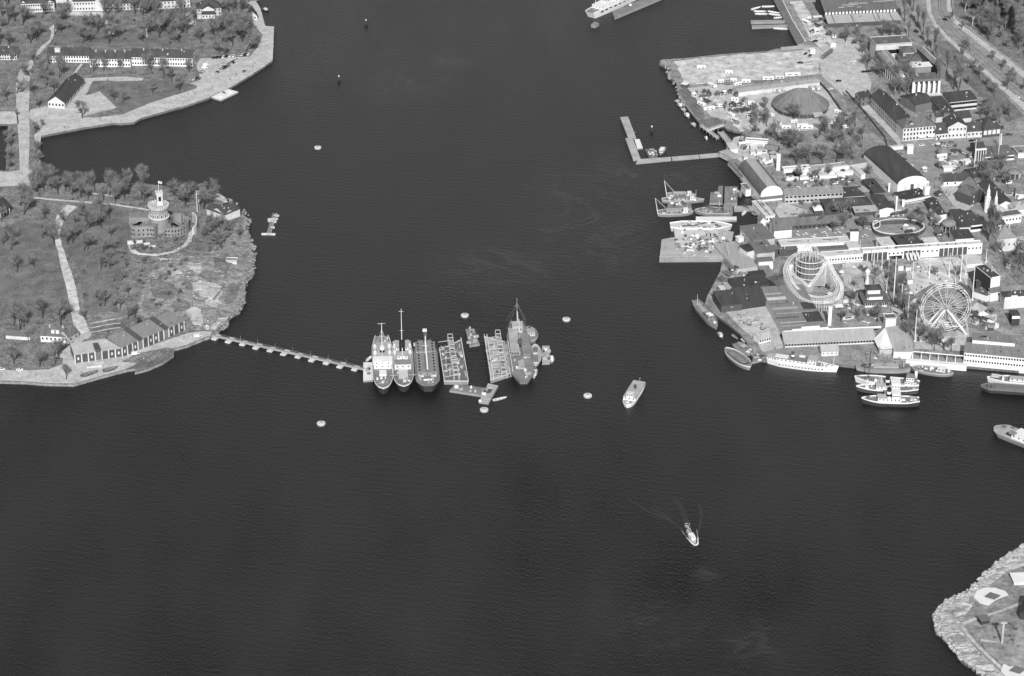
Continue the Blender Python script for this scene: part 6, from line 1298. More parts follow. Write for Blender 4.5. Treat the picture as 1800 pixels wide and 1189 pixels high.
# dark roofed halls left
b = Bld('dark_hall', 'large grey tar roofed hall between the shore court and coaster', 'hall', (1345,462)); b.wing((1324,424), (1362,419), (1319,396), 7, roof='flat', wm='plaster', rm='mid', par=0); b.wing((1331,446), (1362,443), (1326,424), 6.4, roof='flat', wm='plaster', rm='mid', par=0); b.wing((1334,460.5), (1359,459), 6, 6, roof='flat', wm='white', rm='mid', par=0)
b.wing((1350,441), (1368,437), 6, 6.8, roof='flat', wm='dark', rm='mid', par=0)
b = Bld('shore_court', 'pale flat concrete court roof on the shore beside the floating dock', 'court', (1310,476)); b.wing((1295,474.5), (1333,469), (1290,425), 2.6, roof='flat', wm='plaster', rm='roof_light', par=0, ov=.1); 
b = simple('small_shed', 'small dark shed standing on the pale shore court', 'shed', (1314,443), (1328,439), 9, 6, roof='shed', rh=.6, wm='cream', rm='tar')
for i,(x,y,w_) in enumerate(((1303,420,9),(1312,414,5))): b = simple('hut', ('left' if i == 0 else 'right')+' small white hut at the top of the pale shore court', 'hut', (x-w_/2,y), (x+w_/2,y-2), 4, 3, roof='flat', wm='white', rm='white', par=0)
b = Bld('warehouse', 'dark multi roofed warehouse above the scrap yard', 'warehouse', (1310,542)); b.wing((1290,508), (1352,500), 12, 5.5, roof='shed', rh=1.6, wm='dark', rm='tar'); b.wing((1320,487), (1346,484), 6, 5.5, roof='shed', rh=.8, wm='dark', rm='tar')
b.wing((1304,533), (1351,526), 18, 5.0, roof='shed', rh=1.8, wm='tar', rm='roof_dark'); b.wing((1268,538), (1305,534), 18, 5.0, roof='shed', rh=1.6, wm='dark', rm='roof_dark'); b.wing((1280,511), (1291,510), 12, 4.5, roof='flat', wm='plaster', rm='roof_light', par=0); b.wing((1267,509), (1276,508), 5, 3.5, roof='flat', wm='cream', rm='cream', par=0)
b.wing((1268,541), (1287,540), 5, 3.2, roof='flat', wm='cream', rm='cream', par=0); b.wing((1320,532), (1339,530), 3, 3, roof='flat', wm='plaster', rm='roof_light', par=0)
b = simple('hut', 'white hut with a grey roof in the scrap yard', 'hut', (1335,597), (1355,592), 7, 3.2, roof='gable', rh=2.0, wm='white', rm='roof_light', win=(1,5), sides='f')
b = simple('passage_roof', 'narrow grey passage roof between warehouse and coaster hall', 'roof', (1347,498), (1365,497), 34, 3, roof='flat', wm='plaster', rm='roof_grey', par=0); b.wing((1336,468), (1360,467), 3, 4, roof='flat', wm='plaster', rm='roof_light', par=0) if 0 else None
b = Bld('striped_hall', 'big low hall with a streaky sloping roof and stepped white front', 'hall', (1415,590)); b.wing((1378,583), (1455,577.5), (1369,503), 6.0, roof='flat', wm='cream', rm='roof_grey', par=0, ov=0)
fr = b.frame((1376,583), (1455.5,577.5), 1, 6, 'e'); L = fr[1]
for i_, (y_, w_, x0_, x1_, mm_) in enumerate(((6,1.2,.02,.55,'roof_light'),(11,.6,.02,.7,'roof_pale'),(17,2.5,.0,.5,'roof_mid'),(24,.8,.05,.9,'roof_light'),(30,3,.02,.6,'roof_light'),(38,.7,.02,.5,'roof_mid'),(44,4,.02,.45,'roof_pale'),(52,2,.02,.4,'roof_light'),(10,14,.62,1.0,'roof_dark'),(28,10,.7,.98,'roof_dark'))): b.part(MB().box(L*x0_, L*x1_, y_, y_+w_, 6.25+i_*.012, 6.32+i_*.012), 'roof_strip', mm_, fr[0], fr[3])
for i, (a, c, z) in enumerate(((0,.2,6.8),(.2,.4,7.6),(.4,.8,8.8),(.8,1,7.4))): b.part(MB().box(L*a, L*c, -1.2, -.7, 3.5, z), 'stepped_parapet', 'white', fr[0], fr[3])
b.wing((1372,508), (1392,503), 18, 5.6, roof='gable', rh=1.5, wm='dark', rm='roof_mid')
pylon(1455, 1461, 573, 541, 'tall slim white pylon at the corner of the streaky hall', D=1.5)
b = Bld('harbour_restaurant', 'long low harbour restaurant with a smooth grey lean to roof', 'restaurant', (1460,614)); fr = b.wing((1380,604), (1538,596.5), 9, 3.0, roof='shed', rh=3.2, wm='cream', rm='roof_light', win=(1,30), sides='f', ws=(1.6,1.3), ov=.6)
b.local(fr, MB().box(fr[1]*.48, fr[1]+6, fr[2]+.5, fr[2]+1.0, 5.8, 7.0), 'back_parapet', 'white')
b = Bld('harbour_hall', 'harbour hall with a folded white triangular roof plane', 'hall', (1585,626)); z1, z2 = 4.0, 8.0; O = b.o
def rp(px, py, z): return F(px, py, z+b.zb)-O
def slab(pts, name, m, t=.3):
    T = [rp(*p) for p in pts]; B_ = [Vector((p.x,p.y,p.z-t)) for p in T]; mb = MB(); n_ = len(T); mb.add(T+B_, [tuple(range(n_)), tuple(range(2*n_-1,n_-1,-1))]+[(i,i+n_,(i+1)%n_+n_,(i+1)%n_) for i in range(n_)]); b.part(mb, name, m, O, 0)
slab([(1536,596,3.4),(1545,614,3.0),(1569,612,4.6),(1556,576,8.5)], 'roof_plane', 'white'); slab([(1556,576,8.5),(1569,612,4.6),(1571,618,4.6),(1605,618,5.2),(1604,600,5.8),(1588,571,7.5)], 'roof', 'roof_light')
fr = b.wing((1571,619), (1605,619.5), 6, 4.6, roof='flat', wm='white', rm='roof_light', par=0, ov=0); b.wing((1546,616), (1570,615), 4, 3, roof='flat', wm='plaster', rm='roof_light', par=0, ov=0)
b = simple('square_block', 'square white block with a dark roof rising behind the harbour hall', 'building', (1557,561), (1575.5,560), 6, 7.5, roof='flat', wm='white', rm='roof_mid', par=.4)
b = Bld('quay_pavilion', 'open framed white quay terrace between the two harbour restaurants', 'terrace', (1640,640)); fr = b.frame((1604,630), (1694,638), 4, 2.4, 'e'); A, L, D, rot = fr
b.local(fr, MB().box(-4, L+2, -3.5, 0, -1.5, 2.2), 'base', 'white'); b.local(fr, MB().box(0, L, 0, 5, -1, 2.0), 'floor', 'asphalt')
for i in range(7): b.local(fr, MB().box(L*i/6-.2, L*i/6+.2, .0, 5, 4.4, 4.75).box(L*i/6-.2, L*i/6+.2, 4.7, 5.0, 2, 4.4).box(L*i/6-.2, L*i/6+.2, 0, .3, 2, 4.4), 'frame', 'white')
b.local(fr, MB().box(0, L, 4.7, 5.1, 4.4, 4.9), 'beam', 'white')
b = Bld('waterside_restaurant', 'long two storey white waterside restaurant with window rows', 'restaurant', (1750,645)); fr = b.wing((1695,620), (1840,633.5), 12, 7.4, roof='shed', rh=1.0, wm='white', rm='roof_grey', win=(2,30), sides='f', ws=(1.1,1.3), ov=.3)
b.local(fr, MB().box(-1, fr[1], -3.4, 0, -1.5, 1.2), 'quay_base', 'white'); b.wing((1709.5,598), (1784,604), 10, 10.8, roof='flat', wm='white', rm='roof_grey', par=0, ov=.2)
b = simple('quay_house', 'grey pitched hut with a row of small round windows on the lower quay', 'hut', (1444,618), (1474,617), 8, 3.6, roof='gable', rh=2.2, wm='cream', rm='roof_light', win=(1,4), sides='f', ws=(.7,.7))
# right hand side
b = Bld('tower_house', 'tall white fronted tower house with dark roof and shaded side', 'house', (1751,520)); fr = b.wing((1742,490), (1758.5,487), (1729,466), 15, roof='flat', wm='white', rm='roof_dark', par=.3); A, L, D, rot = fr
b.local(fr, MB().box(-.12, 0, 0, D, -1, 14.8), 'side_wall', 'tar'); b.local(fr, MB().box(.6, L-.6, -.5, -.35, 14.9, 16.0), 'sign_band', 'white'); b.local(fr, MB().hexa([(-1.5,-3.4,6),(L+.5,-3.4,6),(L+.5,0,8),(-1.5,0,8)],[(-1.5,-3.4,6.3),(L+.5,-3.4,6.3),(L+.5,0,8.3),(-1.5,0,8.3)]), 'lean_to_roof', 'roof_mid')  # tar panel paints the side's shade onto the white tower
b.local(fr, MB().box(-1.4, L+.3, -3.2, 0, -1, 6), 'front_wing', 'white'); b.local(fr, MB().box(L*.6, L*.75, -3.3, -3.2, 3.6, 5), 'window', 'glass')
b = Bld('angular_hall', 'low hall of several grey folded roofs left of the tower house', 'hall', (1718,525)); b.wing((1711,512), (1735,520), (1712,502), 4.5, roof='flat', wm='white', rm='roof_mid', par=0); b.wing((1716,494), (1736,501), 7, 7, roof='shed', rh=1.0, wm='dark', rm='roof_mid'); b.wing((1699,516), (1709,514.5), 14, 4, roof='gable', ridge='y', rh=1, wm='dark', rm='roof_mid')
b = Bld('cinema', 'white stepped front hall with a dark roof at the right frame edge', 'hall', (1785,545)); fr = b.wing((1766,524), (1810,521), 9, 8, roof='hip', rh=2, wm='cream', rm='roof_dark'); b.local(fr, MB().box(0, fr[1], -.5, -.1, 6.4, 8.4), 'parapet', 'white'); b.local(fr, MB().box(fr[1]*.25, fr[1]*.5, -.55, -.1, 8.4, 9.4), 'parapet', 'white')
for x in (.3,.5,.62): b.local(fr, MB().box(fr[1]*x, fr[1]*(x+.1), -.3, -.05, 1, 5), 'poster', 'white')
P = G(1716,547); r = empty('hip_tent', P, label='broad pale pyramid tent right of the big wheel', cat='tent'); MB().lathe([(7.5,2.2),(.15,6.4)], 5).build('roof', 'roof_light', r); MB().lathe([(7.0,-.5),(7.0,2.2)], 5).build('wall', 'dark', r)
b = simple('autodrome', 'open grey concrete floor ride with small pale booth behind the waterside restaurant', 'ride', (1738,576), (1747,576), 4, 2.6, roof='flat', wm='dark', rm='roof_light', par=0)
b = simple('dark_building', 'dark angled building with a white sign band at the right frame edge', 'building', (1779,556), (1793,555.5), 8, 7, roof='flat', wm='tar', rm='roof_dark', par=0); fr = b.fr; b.local(fr, MB().box(0, fr[1], -.4, 0, 5.2, 7.2), 'sign_band', 'white')
b = simple('grey_house', 'large grey hipped house with dormers near the right edge', 'house', (1753,421), (1788,418), 15, 9.5, roof='hip', rh=6.5, wm='cream', rm='roof_grey', chim=2, win=(1,4), sides='f', wgm='mid')
b = Bld('ochre_hall', 'white building with a small window band behind the grey hipped house', 'building', (1775,392)); b.wing((1762,382), (1796,377), 8, 6, roof='flat', wm='white', rm='roof_mid', par=.3, win=(1,6), sides='f'); b.wing((1751,374), (1770,370), 8, 6, roof='flat', wm='white', rm='roof_pale', par=0); b.wing((1782,370), (1815,366), 14, 5, roof='hip', rh=3, wm='cream', rm='roof_light'); b.wing((1748,396), (1768,395), 8, 4, roof='hip', rh=3, wm='white', rm='roof_dark')
b = simple('music_hall', 'long white windowed hall near the top right garden', 'hall', (1731,276), (1783,272), 14, 4.2, roof='shed', rh=1.6, wm='white', rm='roof_mid', win=(1,12), sides='f', ws=(1.8,1.6))
b = Bld('portico_house', 'dark roofed entrance hall with tall white posts beside two flagpoles', 'hall', (1722,283)); fr = b.wing((1715,263), (1732,261.5), 11, 8.6, roof='gable', ridge='x', rh=3.2, wm='dark', rm='roof_dark')
for i in range(5): b.local(fr, MB().tube((fr[1]*i/4, -1.6, 0), (fr[1]*i/4, -1.6, 8.6), .3, .3, 6), 'column', 'white')
b.local(fr, MB().box(-.5, fr[1]+.5, -2, 0, 8.4, 9.2), 'beam', 'white')
P = G(1782,312); r = empty('round_pavilion', P, label='round grey roofed garden pavilion on thin posts near the right edge', cat='pavilion'); MB().lathe([(5.0,4.0),(5.0,4.5),(3,5.6),(.2,6.2)], 16).build('roof', 'roof_grey', r, True); MB().lathe([(3.4,0),(3.4,4.1)], 12).build('wall', 'dark', r)
for i in range(8): a = i*math.pi/4; MB().tube((math.cos(a)*4.4,math.sin(a)*4.4,0),(math.cos(a)*4.4,math.sin(a)*4.4,4.1),.2,.2,5).build('post', 'white', r)
for lab, p in (('large grey low pyramid tent beside the street corner', (1659,270)), ('small grey hexagonal tent above the low dark house', (1655,293))):
    P = G(*p); r = empty('hip_tent', P, label=lab, cat='tent'); k = 1.3 if 'large' in lab else 1; MB().lathe([(4.9*k,2.2),(.1,4.4*k)], 6).build('roof', 'roof_grey', r); MB().lathe([(4.6*k,-.5),(4.6*k,2.2)], 6).build('wall', 'dark', r)
for i, (x, y, w_) in enumerate(((1655,279,8),(1668,287,11),(1667,296,15),(1680,287,10),(1702,284,9))):
    b = simple('booth', None, 'booth', (x-w_/2,y), (x+w_/2,y-1), 4, 2.8, 'white booths above the low dark house', roof='flat', wm='white', rm='white', par=0); pend(b.root, 'bright white booth', 'in the garden corner by the grey tents', x)
P = G(1722,250); 
b = simple('garden_hall', 'low dark roof in the garden between the twin spires and the street', 'hall', (1712,312), (1745,306), 14, 3.6, roof='gable', rh=2, wm='mid', rm='roof_dark')
b = simple('corner_hall', 'grey roofed corner building at the right edge above the pavilion', 'building', (1790,270), (1820,268), 12, 3.6, roof='flat', wm='white', rm='roof_grey', par=.2)
b = simple('side_hall', 'grey roof right of the round pavilion', 'building', (1785,340), (1830,345), 10, 4, roof='shed', rh=1, wm='white', rm='roof_grey')
# garden pagoda
b = Bld('pagoda', 'tiered dark roofed pagoda restaurant beside the flying chairs ride', 'pagoda', (1538,540)); b.wing((1521,531.5), (1559,530), 13, 4.0, roof='flat', wm='white', rm='roof_mid', par=0, ov=1.6, win=(1,10), sides='f'); b.wing((1528,520.5), (1552,519.5), 8, 8.0, roof='flat', wm='white', rm='roof_mid', par=0, ov=1.4, win=(1,8), sides='f'); b.wing((1525.5,509.5), (1547.5,508.5), 6, 11.5, roof='hip', rh=1.6, wm='white', rm='roof_dark', ov=1.2)
# kiosks
for i, (x, y, h, m_) in enumerate(((1584,476,3.6,'white'),(1597,476,2.6,'white'),(1600,499,2.8,'white'),(1487,533,3,'cream'),(1503,549,3,'cream'),(1581,509,2.6,'white'),(1494,527,2.4,'cream'))):
    b = simple('kiosk', None, 'kiosk', (x-4.5,y-h*2.2), (x+4.5,y-h*2.2-.5), 4, h, 'fairground kiosks', roof='hip' if i in (3,4) else 'flat', rh=1.6, wm=m_, rm='roof_grey' if i in (3,4) else 'roof_light', par=0); pend(b.root, 'small pale fairground kiosk', 'between the pagoda and the wheel square', x)
# beckholmen things
b = simple('rock_house', 'white angular building cut by the right edge on the rocky point', 'building', (1783,1024), (1830,1022), 9, 1.8, roof='flat', wm='cream', rm='white', par=0)
for lab, c_, rx, ry, hp in (('large pale concrete ring with a square dark hatch', (1744,1050), 9.4, 9.5, (1744,1047)), ('smaller pale concrete pad with a dark square cover at the lower edge', (1788,1180), 8, 9, (1788,1174))):
    P = G(*c_); r = empty('gun_pit', P, label=lab, cat='concrete pad'); MB().prism([(math.cos(a*math.pi/5)*rx*(1+.05*(a%2)), math.sin(a*math.pi/5)*ry) for a in range(10)], -1.5, .3).build('slab', 'white', r)
    MB().prism([(-4.2,-.6),(.6,-3.4),(4.6,.4),(-.4,3.8)], .55, .9).build('hatch', 'mid', r)
P = G(1761,1131); r = empty('crane_mast', P, label='pale timber gantry mast with a short top arm on the rocky point', cat='mast'); h = hz(P, 1096); MB().box(-.55,.55,-.5,.5,-.5,h).box(-1.6,1.8,-.5,.5,h,h+.8).build('mast', 'steel', r)
P0 = G(1723,1127); P1 = G(1758,1129); r = empty('pipe', P0, math.atan2((P1-P0).y,(P1-P0).x), label='long pale pipe lying on the grass of the rocky point', cat='pipe'); MB().tube((0,0,.7),((P1-P0).length,0,.7),.8,.8,10).build('tube', 'wood', r); MB().tube((-.05,0,.7),(.1,0,.7),.6,.6,10).build('bore', 'black', r)
b = simple('dark_hut', 'dark low hut on the grass of the rocky point', 'hut', (1725,1092), (1740,1090), 5, 2.5, roof='flat', wm='tar', rm='mid', par=0)
b = simple('tall_sheds', 'tall narrow dark shed at the right edge of the rocky point', 'shed', (1793,1078), (1805,1080), 18, 4, roof='gable', ridge='y', rh=1, wm='tar', rm='tar')
# ================================================================ rides
# spiral coaster
ctr = G(1422,492); cr = empty('spiral_coaster', ctr, label='white lattice roller coaster winding round a ringed drum tower', cat='roller coaster')
q = MB(); Rr = 9.6; top = 17.5
for z in (4, 8, 12, 16): 
    for i in range(36):
        a, c = i*math.pi/18, (i+1)*math.pi/18; q.hexa([(math.cos(t)*r_, math.sin(t)*r_, z) for t, r_ in ((a,Rr),(c,Rr),(c,Rr-.55),(a,Rr-.55))], [(math.cos(t)*r_, math.sin(t)*r_, z+.4) for t, r_ in ((a,Rr),(c,Rr),(c,Rr-.55),(a,Rr-.55))])
q.build('ring_track', 'white', cr)
q = MB()
for i in range(22): a = i*math.pi/11; q.tube((math.cos(a)*(Rr-.4), math.sin(a)*(Rr-.4), 0), (math.cos(a)*(Rr-.4), math.sin(a)*(Rr-.4), 17), .16, .14, 4)
q.build('tower_posts', 'steel', cr); MB().lathe([(Rr-2.2,0),(Rr-2.2,13.5),(2,14.5)], 24).build('drum', 'mid', cr)
q = MB()
for i in range(14):
    a = i*math.pi/7; q.tube((math.cos(a)*5.4, math.sin(a)*5.4, 15), (math.cos(a)*5.0, math.sin(a)*5.0, 22), .2, .16, 4); q.tube((math.cos(a)*5.0, math.sin(a)*5.0, 22), (math.cos(a)*.6, math.sin(a)*.6, 26.5), .16, .1, 4)
q.tube((0,0,14),(0,0,28),.35,.15,6); q.build('crown', 'cream', cr)
def track(pts, closed, gauge=1.1, sup=1, name='track', base=1.6):
    W = [F(x, y, z+base) for x, y, z in pts]; P = []; n = len(W)
    for i in range(n if closed else n-1):
        for k in range(6):
            t = k/6; g = (lambda j: W[j%n]) if closed else (lambda j: W[min(n-1, max(0, j))]); p0, p1, p2, p3 = g(i-1), g(i), g(i+1), g(i+2)
            P.append(.5*((2*p1)+(p2-p0)*t+(2*p0-5*p1+4*p2-p3)*t*t+(3*p1-p0-3*p2+p3)*t**3))
    if closed: P.append(P[0])
    P = [p-ctr for p in P]; rails = MB(); sp_ = MB()
    for i in range(len(P)-1):
        a, c = P[i], P[i+1]; d = (c-a).normalized(); u = Vector((-d.y, d.x, 0)).normalized()*gauge
        for s_ in (-1, 1):
            rails.tube(a+u*s_, c+u*s_, .17, .17, 4)
            if i%sup == 0: sp_.tube(Vector((a.x+u.x*s_*1.2, a.y+u.y*s_*1.2, 0)), a+u*s_, .15, .13, 4)
        rails.tube(a-u, a+u, .14, .14, 3); rails.tube(a.lerp(c,.5)-u, a.lerp(c,.5)+u, .12, .12, 3)
        if i%sup == 0 and i+sup < len(P):
            c2 = P[i+sup]; sp_.tube(Vector((a.x,a.y,0)), c2, .12, .1, 3); sp_.tube((a.x-u.x,a.y-u.y,a.z*.5), (c2.x-u.x,c2.y-u.y,c2.z*.5), .13, .13, 3); sp_.tube((a.x+u.x,a.y+u.y,a.z*.5), (c2.x+u.x,c2.y+u.y,c2.z*.5), .13, .13, 3)
    rails.build(name, 'white', cr); sp_.build('trestle', 'cream', cr)
track([(1384,462,13),(1380,478,11),(1385,495,9),(1394,510,8),(1408,524,7),(1428,531,6.5),(1452,532,6.5),(1471,526,6.5),(1479,512,7),(1478,498,8),(1468,482,10),(1460,466,13),(1452,453,15),(1438,446,17),(1415,443,17),(1397,448,15)], True)
track([(1391,466,12),(1393,480,9),(1402,489,7),(1413,496,6),(1420,504,4),(1427,498,5),(1438,484,8),(1446,470,12),(1452,462,14),(1459,470,12),(1466,488,9),(1472,500,7),(1468,514,6),(1450,522,5.5),(1428,521,5.5),(1408,512,6),(1396,500,7),(1388,482,9)], True, .9)
track([(1389,470,4),(1392,492,3),(1402,512,3),(1425,525,3),(1455,526,3),(1473,516,3),(1470,500,3)], False, .9, name='lower_track')
MB().box(-6,8,-14.5,-11,2.6,3.2).build('station_roof', 'roof_light', cr)
for i in range(16): a = math.pi*(1.05+i*.06); MB().lathe([(.1,0),(.5,1.2),(.05,2.8)], 5, math.cos(a)*9+8, math.sin(a)*7-4).build('flame_ornament', 'white', cr)
# big wheel: hub on two A-frames
base = G(1658,586); hub_h = hz(base, 540); w_r = 16.2
r = empty('ferris_wheel', base, R(6), label='big white lattice Ferris wheel with hanging gondolas', cat='ferris wheel')
for y in (-2.2, 2.2):
    MB().tube((-14,y*1.6,0),(0,y,hub_h),.6,.45,5).tube((14,y*1.6,0),(0,y,hub_h),.6,.45,5).tube((-9.5,y*1.4,hub_h*.32),(9.5,y*1.4,hub_h*.32),.25,.25,4).tube((-8,y*1.4,0),(0,y,hub_h*.95),.2,.2,4).build('a_frame', 'white', r)
for y in (-1.6, 1.6):
    q = MB()
    for i in range(32):
        a, c = i*math.pi/16, (i+1)*math.pi/16
        for rad in (w_r, w_r-1.6): q.tube((math.cos(a)*rad,y,hub_h+math.sin(a)*rad),(math.cos(c)*rad,y,hub_h+math.sin(c)*rad),.16,.16,4)
        q.tube((math.cos(a)*w_r,y,hub_h+math.sin(a)*w_r),(math.cos(c)*(w_r-1.6),y,hub_h+math.sin(c)*(w_r-1.6)),.1,.1,3)
    q.build('rim', 'white', r); q = MB()
    for i in range(16): a = i*math.pi/8; q.tube((0,y,hub_h),(math.cos(a)*w_r,y,hub_h+math.sin(a)*w_r),.13,.13,4)
    for i in range(16):
        a, c = i*math.pi/8, (i+1)*math.pi/8; q.tube((math.cos(a)*8,y,hub_h+math.sin(a)*8),(math.cos(c)*8,y,hub_h+math.sin(c)*8),.1,.1,3)
    q.build('spokes', 'cream', r)
MB().tube((0,-3,hub_h),(0,3,hub_h),.9,.9,10).build('hub', 'grey', r)
gm = None
for i in range(16):
    a = i*math.pi/8+.1
    if gm is None:
        q = MB().lathe([(.9,-2.6),(1.15,-1.9),(1.1,-1.2),(1.0,-1.2)], 8); q.lathe([(1.3,-.35),(.1,.1)], 8); 
        for s_ in (-.8,.8): q.tube((s_,0,-1.3),(s_,0,-.3),.07,.07,3)
        gm = q.build('gondola', 'mid', r); o = gm
    else: o = gm.copy(); C.objects.link(o); o.parent = r
    o.location = (math.cos(a)*w_r, 0, hub_h+math.sin(a)*w_r)
MB().box(-6,8,-6,3,0,.7).build('boarding_platform', 'roof_light', r)
# flying chairs
P = G(1524,499); r = empty('flying_chairs', P, label='round spoked flying chairs ride with a fenced ring', cat='carousel')
q = MB()
for i in range(40): a, c = i*math.pi/20, (i+1)*math.pi/20; q.tube((math.cos(a)*12,math.sin(a)*12,1.1),(math.cos(c)*12,math.sin(c)*12,1.1),.14,.14,4); q.tube((math.cos(a)*12,math.sin(a)*12,0),(math.cos(a)*12,math.sin(a)*12,1.1),.1,.1,3)
q.build('ring_fence', 'cream', r); MB().lathe([(10.8,-.2),(10.8,.25)], 32).build('floor', 'roof_light', r); MB().lathe([(1.4,0),(1.1,7),(1.8,9),(.3,11)], 12).build('mast', 'white', r)
for i in range(14): a = i*math.pi/7; q = MB().tube((0,0,7.5),(math.cos(a)*9.5,math.sin(a)*9.5,4.2),.16,.12,4).tube((math.cos(a)*9.5,math.sin(a)*9.5,4.2),(math.cos(a)*9.5,math.sin(a)*9.5,1.8),.06,.06,3).box(math.cos(a)*9.5-.5,math.cos(a)*9.5+.5,math.sin(a)*9.5-.4,math.sin(a)*9.5+.4,1.2,1.9).build('swing_arm', 'steel', r)
# oval track
def ovalpts(cx, cy, rx, ry, n=48): return [(cx+math.cos(2*math.pi*i/n)*rx, cy+math.sin(2*math.pi*i/n)*ry) for i in range(n)]
c0_ = G(1579,405); r = empty('oval_track', c0_, label='oval white raised railway track above the colonnade', cat='track ride'); q = MB(); s_ = MB(); P = [G(*p)-c0_ for p in ovalpts(1579, 406, 46, 14)]
for i in range(len(P)):
    a, c = P[i], P[(i+1)%len(P)]; k = .955; z = 3.0
    q.hexa([(a.x,a.y,z),(c.x,c.y,z),(c.x*k,c.y*k,z),(a.x*k,a.y*k,z)],[(a.x,a.y,z+.5),(c.x,c.y,z+.5),(c.x*k,c.y*k,z+.5),(a.x*k,a.y*k,z+.5)]); s_.hexa([(a.x*.99,a.y*.99,0),(c.x*.99,c.y*.99,0),(c.x*.97,c.y*.97,0),(a.x*.97,a.y*.97,0)],[(a.x*.99,a.y*.99,z),(c.x*.99,c.y*.99,z),(c.x*.97,c.y*.97,z),(a.x*.97,a.y*.97,z)])
q.build('track', 'white', r); s_.build('side_wall', 'dark', r)
P = [G(*p)-c0_ for p in ovalpts(1540, 404, 6.5, 6.5, 20)]; q = MB()
for i in range(20): a, c = P[i], P[(i+1)%20]; q.tube((a.x,a.y,4),(c.x,c.y,4),.4,.4,4)
q.build('inner_loop', 'white', r)
# fairground poles
poles = [(1535.5,472,1537,435,.35),(1550,471,1551,443,.3),(1561,491,1563,455,.3),(1604,491,1606,461,.28),(1633,488,1635,446,.3),(1668,486,1671,446,.3),(1688,494,1695,433,.42),(1697,483,1700,452,.28),(1709,528,1714,474,.4),(1570,537,1577,453,.42),
         (1558,515,1560,491,.3),(1584,536,1586,501,.38),(1595,568,1599,521,.3),(1608,601,1612,546,.36),(1623,596,1625,563,.28),(1733,462,1735,439,.32),(1712.5,292,1716,246,.36),(1753,296,1757.5,237,.32),(1758,266,1761,236,.75),(1679,497,1681,470,.2),
         (1511,447,1512,425,.25),(1541,440,1542,425,.25),(1549,441,1550,427,.25),(1790,356,1791,343,.5)]
gp = 'tall white poles of the fairground'
for x, y, x2, y2, rr_ in poles:
    P = G(x, y); h = hz(P, y2); o = empty('flagpole', P, cat='pole', group=gp); MB().tube((0,0,-.3),(0,0,h),rr_,rr_*.5,6).build('shaft', 'white', o); MB().lathe([(.1,h-.2),(rr_*1.1,h),(rr_*1.1,h+.3),(.05,h+.5)], 8).build('finial', 'cream', o); MB().lathe([(rr_*2.2,-.3),(rr_*2.0,.7),(rr_,.9)], 8).build('base', 'white', o)
    pend(o, 'tall white pole' if h > 20 else 'white pole', 'on the wheel square' if 430 < y < 540 and x > 1600 else ('in the garden by the street' if y < 360 else ('along the pagoda walk' if y < 545 and x > 1555 else ('beside the big wheel legs' if y > 545 else 'before the white colonnade'))), x)
for x, y, yt, lab in ((347,372,334,'left one of two tall thin poles behind the castle'),(350,368,336,'right one of two tall thin poles behind the castle')):
    P = G(x, y); h = hz(P, yt); o = empty('mast', P, label=lab, cat='pole', group='signal masts by the castle'); MB().tube((0,0,-.3),(0,0,h),.32,.2,6).build('shaft', 'cream', o); MB().box(-.9,.9,-.1,.1,h*.8,h*.8+.25).build('yard', 'cream', o)
# ================================================================ cars, people, small things
CARM = {}
def car_mesh(m, van=False):
    if (m, van) not in CARM:
        b = MB(); L, W_ = (4.8, 1.9) if van else (4.3, 1.65); prof = [(-L/2,.35),(L/2,.35),(L/2,.85),(L*.26,1.0),(-L*.36,1.0),(-L/2,.9)] if not van else [(-L/2,.35),(L/2,.35),(L/2,1.2),(L*.36,2.0),(-L/2,2.05),(-L/2,1.2)]
        n = len(prof); b.add([(x,-W_/2,z) for x, z in prof]+[(x,W_/2,z) for x, z in prof], [tuple(range(n)), tuple(range(2*n-1,n-1,-1))]+[((i+1)%n,i,i+n,(i+1)%n+n) for i in range(n)])
        g = MB(); k = W_/2*.88
        if not van:
            g.hexa([(-L*.34,-k,.98),(L*.2,-k,.98),(L*.2,k,.98),(-L*.34,k,.98)],[(-L*.24,-k*.85,1.42),(L*.06,-k*.85,1.42),(L*.06,k*.85,1.42),(-L*.24,k*.85,1.42)])
            b.box(-L*.235, L*.055, -k*.84, k*.84, 1.40, 1.47)
        else: g.box(L*.2, L*.42, -W_/2-.02, W_/2+.02, 1.25, 1.8)
        wv = MB()
        for x in (-L*.32, L*.32): wv.tube((x,-W_/2-.02,.33),(x,W_/2+.02,.33),.33,.33,10)
        out = []
        for nm, mb, mm in (('body', b, m), ('windows', g, 'glass'), ('wheels', wv, 'black')):
            me = bpy.data.meshes.new(nm); me.from_pydata(mb.v, [], mb.f); me.materials.append(MATS[mm]); out.append(me)
        CARM[(m, van)] = out
    return CARM[(m, van)]
def car(px, py, rot, m, place, van=False, group='parked cars'):
    P = G(px, py)+Vector((0,0,.16)); r = empty('van' if van else 'car', P, R(rot), cat='van' if van else 'car', group=group)
    for me in car_mesh(m, van): o = bpy.data.objects.new(me.name, me); C.objects.link(o); o.parent = r
    pend(r, {'white':'white','cream':'pale','mid':'grey','black':'black','dark':'dark grey','steel':'light grey'}[m]+(' van' if van else ' car'), place, px)
rn = random.Random(21); cols = ['white','cream','mid','black','dark','steel','white','black']
for i in range(12): car(376+i*5.6+rn.uniform(-1,1), 103-i*.55, 75+rn.uniform(-6,6), rn.choice(cols), 'in the back rank of the upper left car park')
for i in range(11): x = 378+i*3.6; car(x, 131-i*2.1, 60+rn.uniform(-8,8), cols[(i*3)%8], 'in the lower slanting rank of the car park')
for i in range(10): x = 386+i*3.6; car(x, 123-i*2.0, 60+rn.uniform(-8,8), cols[(i*5+1)%8], 'in the upper slanting rank of the car park')
for x, y, m in ((362,116,'white'),(360,121,'white'),(357,127,'steel'),(352,130,'mid')): car(x, y, 10, m, 'beside the end wall of the longest barracks', van=(m == 'white'))
